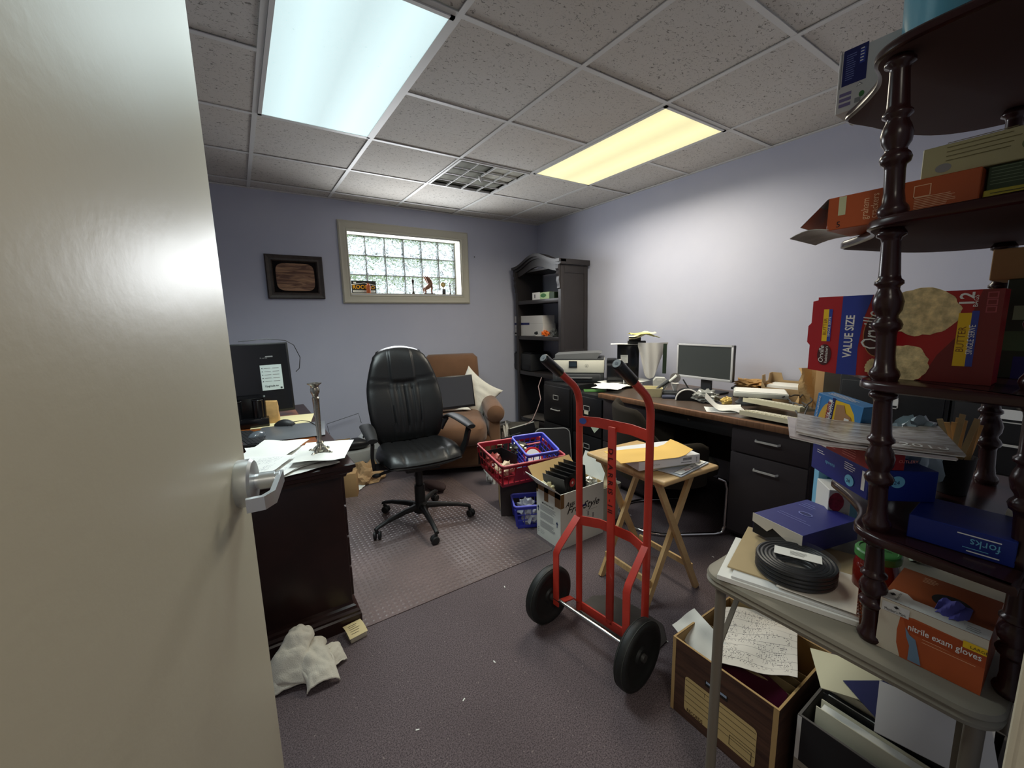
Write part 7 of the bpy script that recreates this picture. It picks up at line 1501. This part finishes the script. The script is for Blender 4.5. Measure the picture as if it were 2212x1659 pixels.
# ================================================================ things on the left desk
LZ0 = LT + 0.0003
q = az(642, 868, LZ0 + 0.03)
o = thing('all_in_one_computer', 'large black upright computer screen with white sheet stuck on, on left desk', 'computer', (-0.415, -1.08, LZ0 + 0.0), rot=(math.radians(-6), 0, math.radians(3)))
w_, h_ = 0.475, 0.43; b = MB(); b.box(0, 0, 0.03, w_, 0.045, 0.03 + h_, MB_, 0.005); b.build('casing', o)
b = MB(); b.box(0.012, -0.002, 0.045, w_ - 0.012, 0.0, 0.02 + h_, mat('dark_glass_screen', S(20, 21, 24), 0.12)); b.build('screen', o)
b = MB(); b.box(w_ * 0.35, 0.0, 0.0, w_ * 0.65, 0.14, 0.012, BLK, 0.003); b.box(w_ * 0.42, 0.045, 0.0, w_ * 0.58, 0.07, 0.2, BLK, 0.003); b.build('stand', o)
b = MB(); Mf = frame((0, -0.0025, 0), (1, 0, 0), (0, 0, 1)); b.rect(w_ - 0.165, 0.17, w_ - 0.05, 0.325, mat('advert_sheet', S(206, 218, 214), 0.6), Mf)
for k in range(5): b.ell(w_ - 0.155, 0.305 - k * 0.02, 0.003, 0.003, DG, Mf, 0.001); b.rect(w_ - 0.145, 0.303 - k * 0.02, w_ - 0.11, 0.306 - k * 0.02, GRY, Mf, 0.001); b.rect(w_ - 0.10, 0.303 - k * 0.02, w_ - 0.065, 0.306 - k * 0.02, GRY, Mf, 0.001)
b.text('Upgrade to', w_ - 0.150, 0.19, 0.016, DG, Mf, z=0.001, bold=0.02); b.ell(w_ - 0.062, 0.18, 0.006, 0.006, DG, Mf, 0.001); b.text('X-series', w_ - 0.16, 0.365, 0.012, GRY, Mf, z=0.0008); b.rect(w_ - 0.13, 0.372, w_ - 0.09, 0.38, GRY, Mf); b.build('advert_sticker', o, smooth=False)
b = MB(); pts = [(-0.2, -1.12, LZ0 + 0.475), (-0.06, -1.115, LZ0 + 0.485), (0.04, -1.09, LZ0 + 0.47), (0.085, -1.07, LZ0 + 0.44), (0.115, -1.06, LZ0 + 0.36), (0.105, -1.05, LZ0 + 0.29), (0.085, -1.04, LZ0 + 0.27)]
b.tube(pts, 0.0022, BLK, 6); tag(b.build('webcam_cable'), 'thin black cable looping round the top corner of the big screen', 'cable')
o = thing('desk_organizer', 'glossy black desk organizer with compartments next to the door edge', 'organizer', (-0.30, -1.30, LZ0), math.radians(-4)); OG = mat('glossy_black_plastic', S(14, 14, 16), 0.18); b = MB()
b.box(0, 0, 0, 0.20, 0.15, 0.05, OG, 0.006); b.loft([[(x, y, z) for x, y in rrect(0.01, 0.05, 0.19, 0.15, 0.03, 5)] for z in (0.05, 0.16)], OG); b.build('organizer_body', o)
for k in range(2):
    b = MB(); b.tube([(0.05 + 0.10 * k + 0.026 * math.cos(a), 0.045 + 0.026 * math.sin(a), 0.15) for a in [2 * PI * i / 16 for i in range(16)]], 0.003, OG, 6, closed=True); b.lathe([(0.026, 0.05), (0.026, 0.15)], OG, Mx(0.05 + 0.10 * k, 0.045, 0), 18); b.build('pen_cup', o)
o = thing('paper_lunch_bag', 'small crumpled brown paper bag standing before the black screen', 'bag', (-0.085, -1.22, LZ0 + 0.002), math.radians(-8)); b = MB()
b.loft([[(x * k + 0.004 * mnoise.noise(V((x * 60, y * 60, z * 30))), y * kk + 0.004 * mnoise.noise(V((y * 60, x * 50, z * 40))), z + 0.012 * mnoise.noise(V((x * 50, y * 50, 3))) * (z > 0.1)) for x, y in rrect(-0.042, -0.03, 0.042, 0.03, 0.006, 3)] for z, k, kk in ((0, 1, 1), (0.03, 1.03, 1.0), (0.06, 0.96, 0.9), (0.09, 0.98, 0.6), (0.12, 0.95, 0.3), (0.128, 0.9, 0.2))], mat('crumpled_kraft')); b.build('bag_paper', o, ang=15)
sheet('manila_folder', 'cream manila folder under the paper bag and mouse cable', 'folder', (-0.02, -1.22, LZ0), math.radians(-12), 0.30, 0.28, mat('pale_manila', S(222, 208, 160), 0.7), None, 0.001, 2, thick=0.002)
b = MB(); b.box(-0.16, -0.17, 0, 0.16, 0.17, 0.0025, mat('grey_desk_pad', S(92, 94, 98), 0.35, var=0.1), 0.001); o = b.build('desk_pad'); place(o, (-0.01, -1.53, LZ0 + 0.0025), math.radians(-9)); tag(o, 'grey vinyl desk pad under the mouse on left desk', 'desk pad')
o = thing('computer_mouse', 'black computer mouse on the grey desk pad', 'mouse', (-0.03, -1.36, LZ0 + 0.0052), math.radians(65)); b = MB(); rings = []
for j in range(9): 
    t_ = j / 8; hh = 0.034 * math.sin(PI * (0.06 + 0.88 * t_)) ** 0.7; ww = 0.03 * math.sin(PI * (0.05 + 0.9 * t_)) ** 0.45; rings.append([(ww * math.cos(a), -0.052 + 0.104 * t_, max(0.0, hh * math.sin(a)) if math.sin(a) > 0 else 0.0) for a in [2 * PI * i / 16 for i in range(16)]])
b.loft(rings, PLB); b.build('mouse_shell', o, ang=60)
b = MB(); b.tube([(0.0, -1.44, LZ0 + 0.012), (-0.02, -1.40, LZ0 + 0.01), (0.0, -1.34, LZ0 + 0.012), (0.06, -1.33, LZ0 + 0.012), (0.095, -1.38, LZ0 + 0.01), (0.11, -1.46, LZ0 + 0.006), (0.12, -1.6, LZ0 + 0.006)], 0.0022, BLK, 6); tag(b.build('mouse_cable'), 'thin black mouse cable running over the desk pad edge', 'cable')
keyboard('black keyboard lying aslant beside the grey desk pad', (-0.105, -1.78, LZ0 + 0.001), math.radians(102), PLB, mat('black_keys', S(34, 34, 36), 0.45), 0.36, 0.13)
sheets = [(-0.10, -2.04, 40, PRN, 'printed sheet with a fold lying by the keyboard end'), (-0.20, -2.02, -25, PAP, 'white sheet farthest left near the door handle'), (-0.03, -2.10, -62, PAP, 'large folded white sheet in the centre of the desk paper heap'), (0.01, -2.06, 12, PRN, 'printed sheet under the silver candlestick'), (-0.13, -2.15, -40, PRN, 'printed sheet at the front edge of the desk paper heap'), (-0.06, -2.16, -75, PAP, 'lowest white sheet overhanging the front of left desk'), (-0.17, -1.90, 5, PRN, 'small printed slip near the red object')]
sheets += [(-0.12, -1.93, -28, PAP, 'white sheet lying across the near end of the keyboard'), (-0.22, -2.12, 60, PRN, 'printed sheet under the heap beside the door lever'), (0.055, -2.12, -20, PAP, 'white sheet beneath the candlestick towards the right desk edge')]
for k, (x, y, r_z, mt, lab) in enumerate(sheets):
    sheet('loose_paper', lab, 'paper', (x, y, LZ0 + 0.002 + 0.0035 * (k if k != 5 else 0)), math.radians(r_z), 0.2 if k != 6 else 0.10, 0.27 if k != 6 else 0.14, mt, None, 0.007, k + 30)
o = sheet('manila_envelope', 'golden manila envelope sticking out at the desk right corner', 'envelope', (0.045, -2.02, LZ0 + 0.001), math.radians(-35), 0.16, 0.22, mat('golden_manila'), None, 0.002, 4, thick=0.004)
o = thing('candlestick', 'ornate silver candlestick standing on papers at left desk corner', 'candlestick', (0.040, -2.13, LZ0 + 0.027)); SV = mat('antique_silver', S(178, 174, 160), 0.25, 1.0, bump=0.4, bs=110, bd=0.003)
b = MB(); b.lathe([(0.0, 0.012), (0.020, 0.014), (0.022, 0.022), (0.014, 0.034), (0.012, 0.045), (0.015, 0.050), (0.011, 0.056), (0.0085, 0.062), (0.0125, 0.20), (0.0135, 0.235), (0.0145, 0.238), (0.0105, 0.244), (0.012, 0.252), (0.017, 0.262), (0.018, 0.275), (0.0145, 0.283), (0.017, 0.290), (0.027, 0.297), (0.028, 0.300), (0.014, 0.300), (0.012, 0.280), (0, 0.279)], SV, None, 24, caps=False); b.build('stem', o)
for k in range(4):
    a = PI / 4 + k * PI / 2; ca, sa = math.cos(a), math.sin(a); b = MB()
    b.tube([(0.012 * ca, 0.012 * sa, 0.030), (0.024 * ca, 0.024 * sa, 0.022), (0.036 * ca, 0.036 * sa, 0.010), (0.046 * ca, 0.046 * sa, 0.006), (0.050 * ca, 0.050 * sa, 0.014), (0.043 * ca, 0.043 * sa, 0.018)], [0.009, 0.008, 0.007, 0.006, 0.006, 0.004], SV, 10); b.blob((0.045 * ca, 0.045 * sa, 0.007), (0.008, 0.008, 0.007), SV, 0.0, 3, 0, 2); b.build('scroll_foot', o)
o = thing('red_object', 'small glossy red object beside keyboard next to the door edge', 'object', (-0.245, -1.76, LZ0)); b = MB(); b.blob((0, 0, 0.02), (0.02, 0.03, 0.022), mat('glossy_red', S(200, 30, 44), 0.3), 0.1, 3, 0, 3); b.build('body', o)
o = thing('tape_dispenser', 'dark glasses-like gadget with pale shine left of the keyboard', 'gadget', (-0.17, -1.60, LZ0), math.radians(60)); b = MB(); b.blob((0, 0, 0.022), (0.06, 0.028, 0.024), mat('smoked_plastic', S(84, 90, 96), 0.15), 0.15, 3, 6, 3); b.build('shell', o)
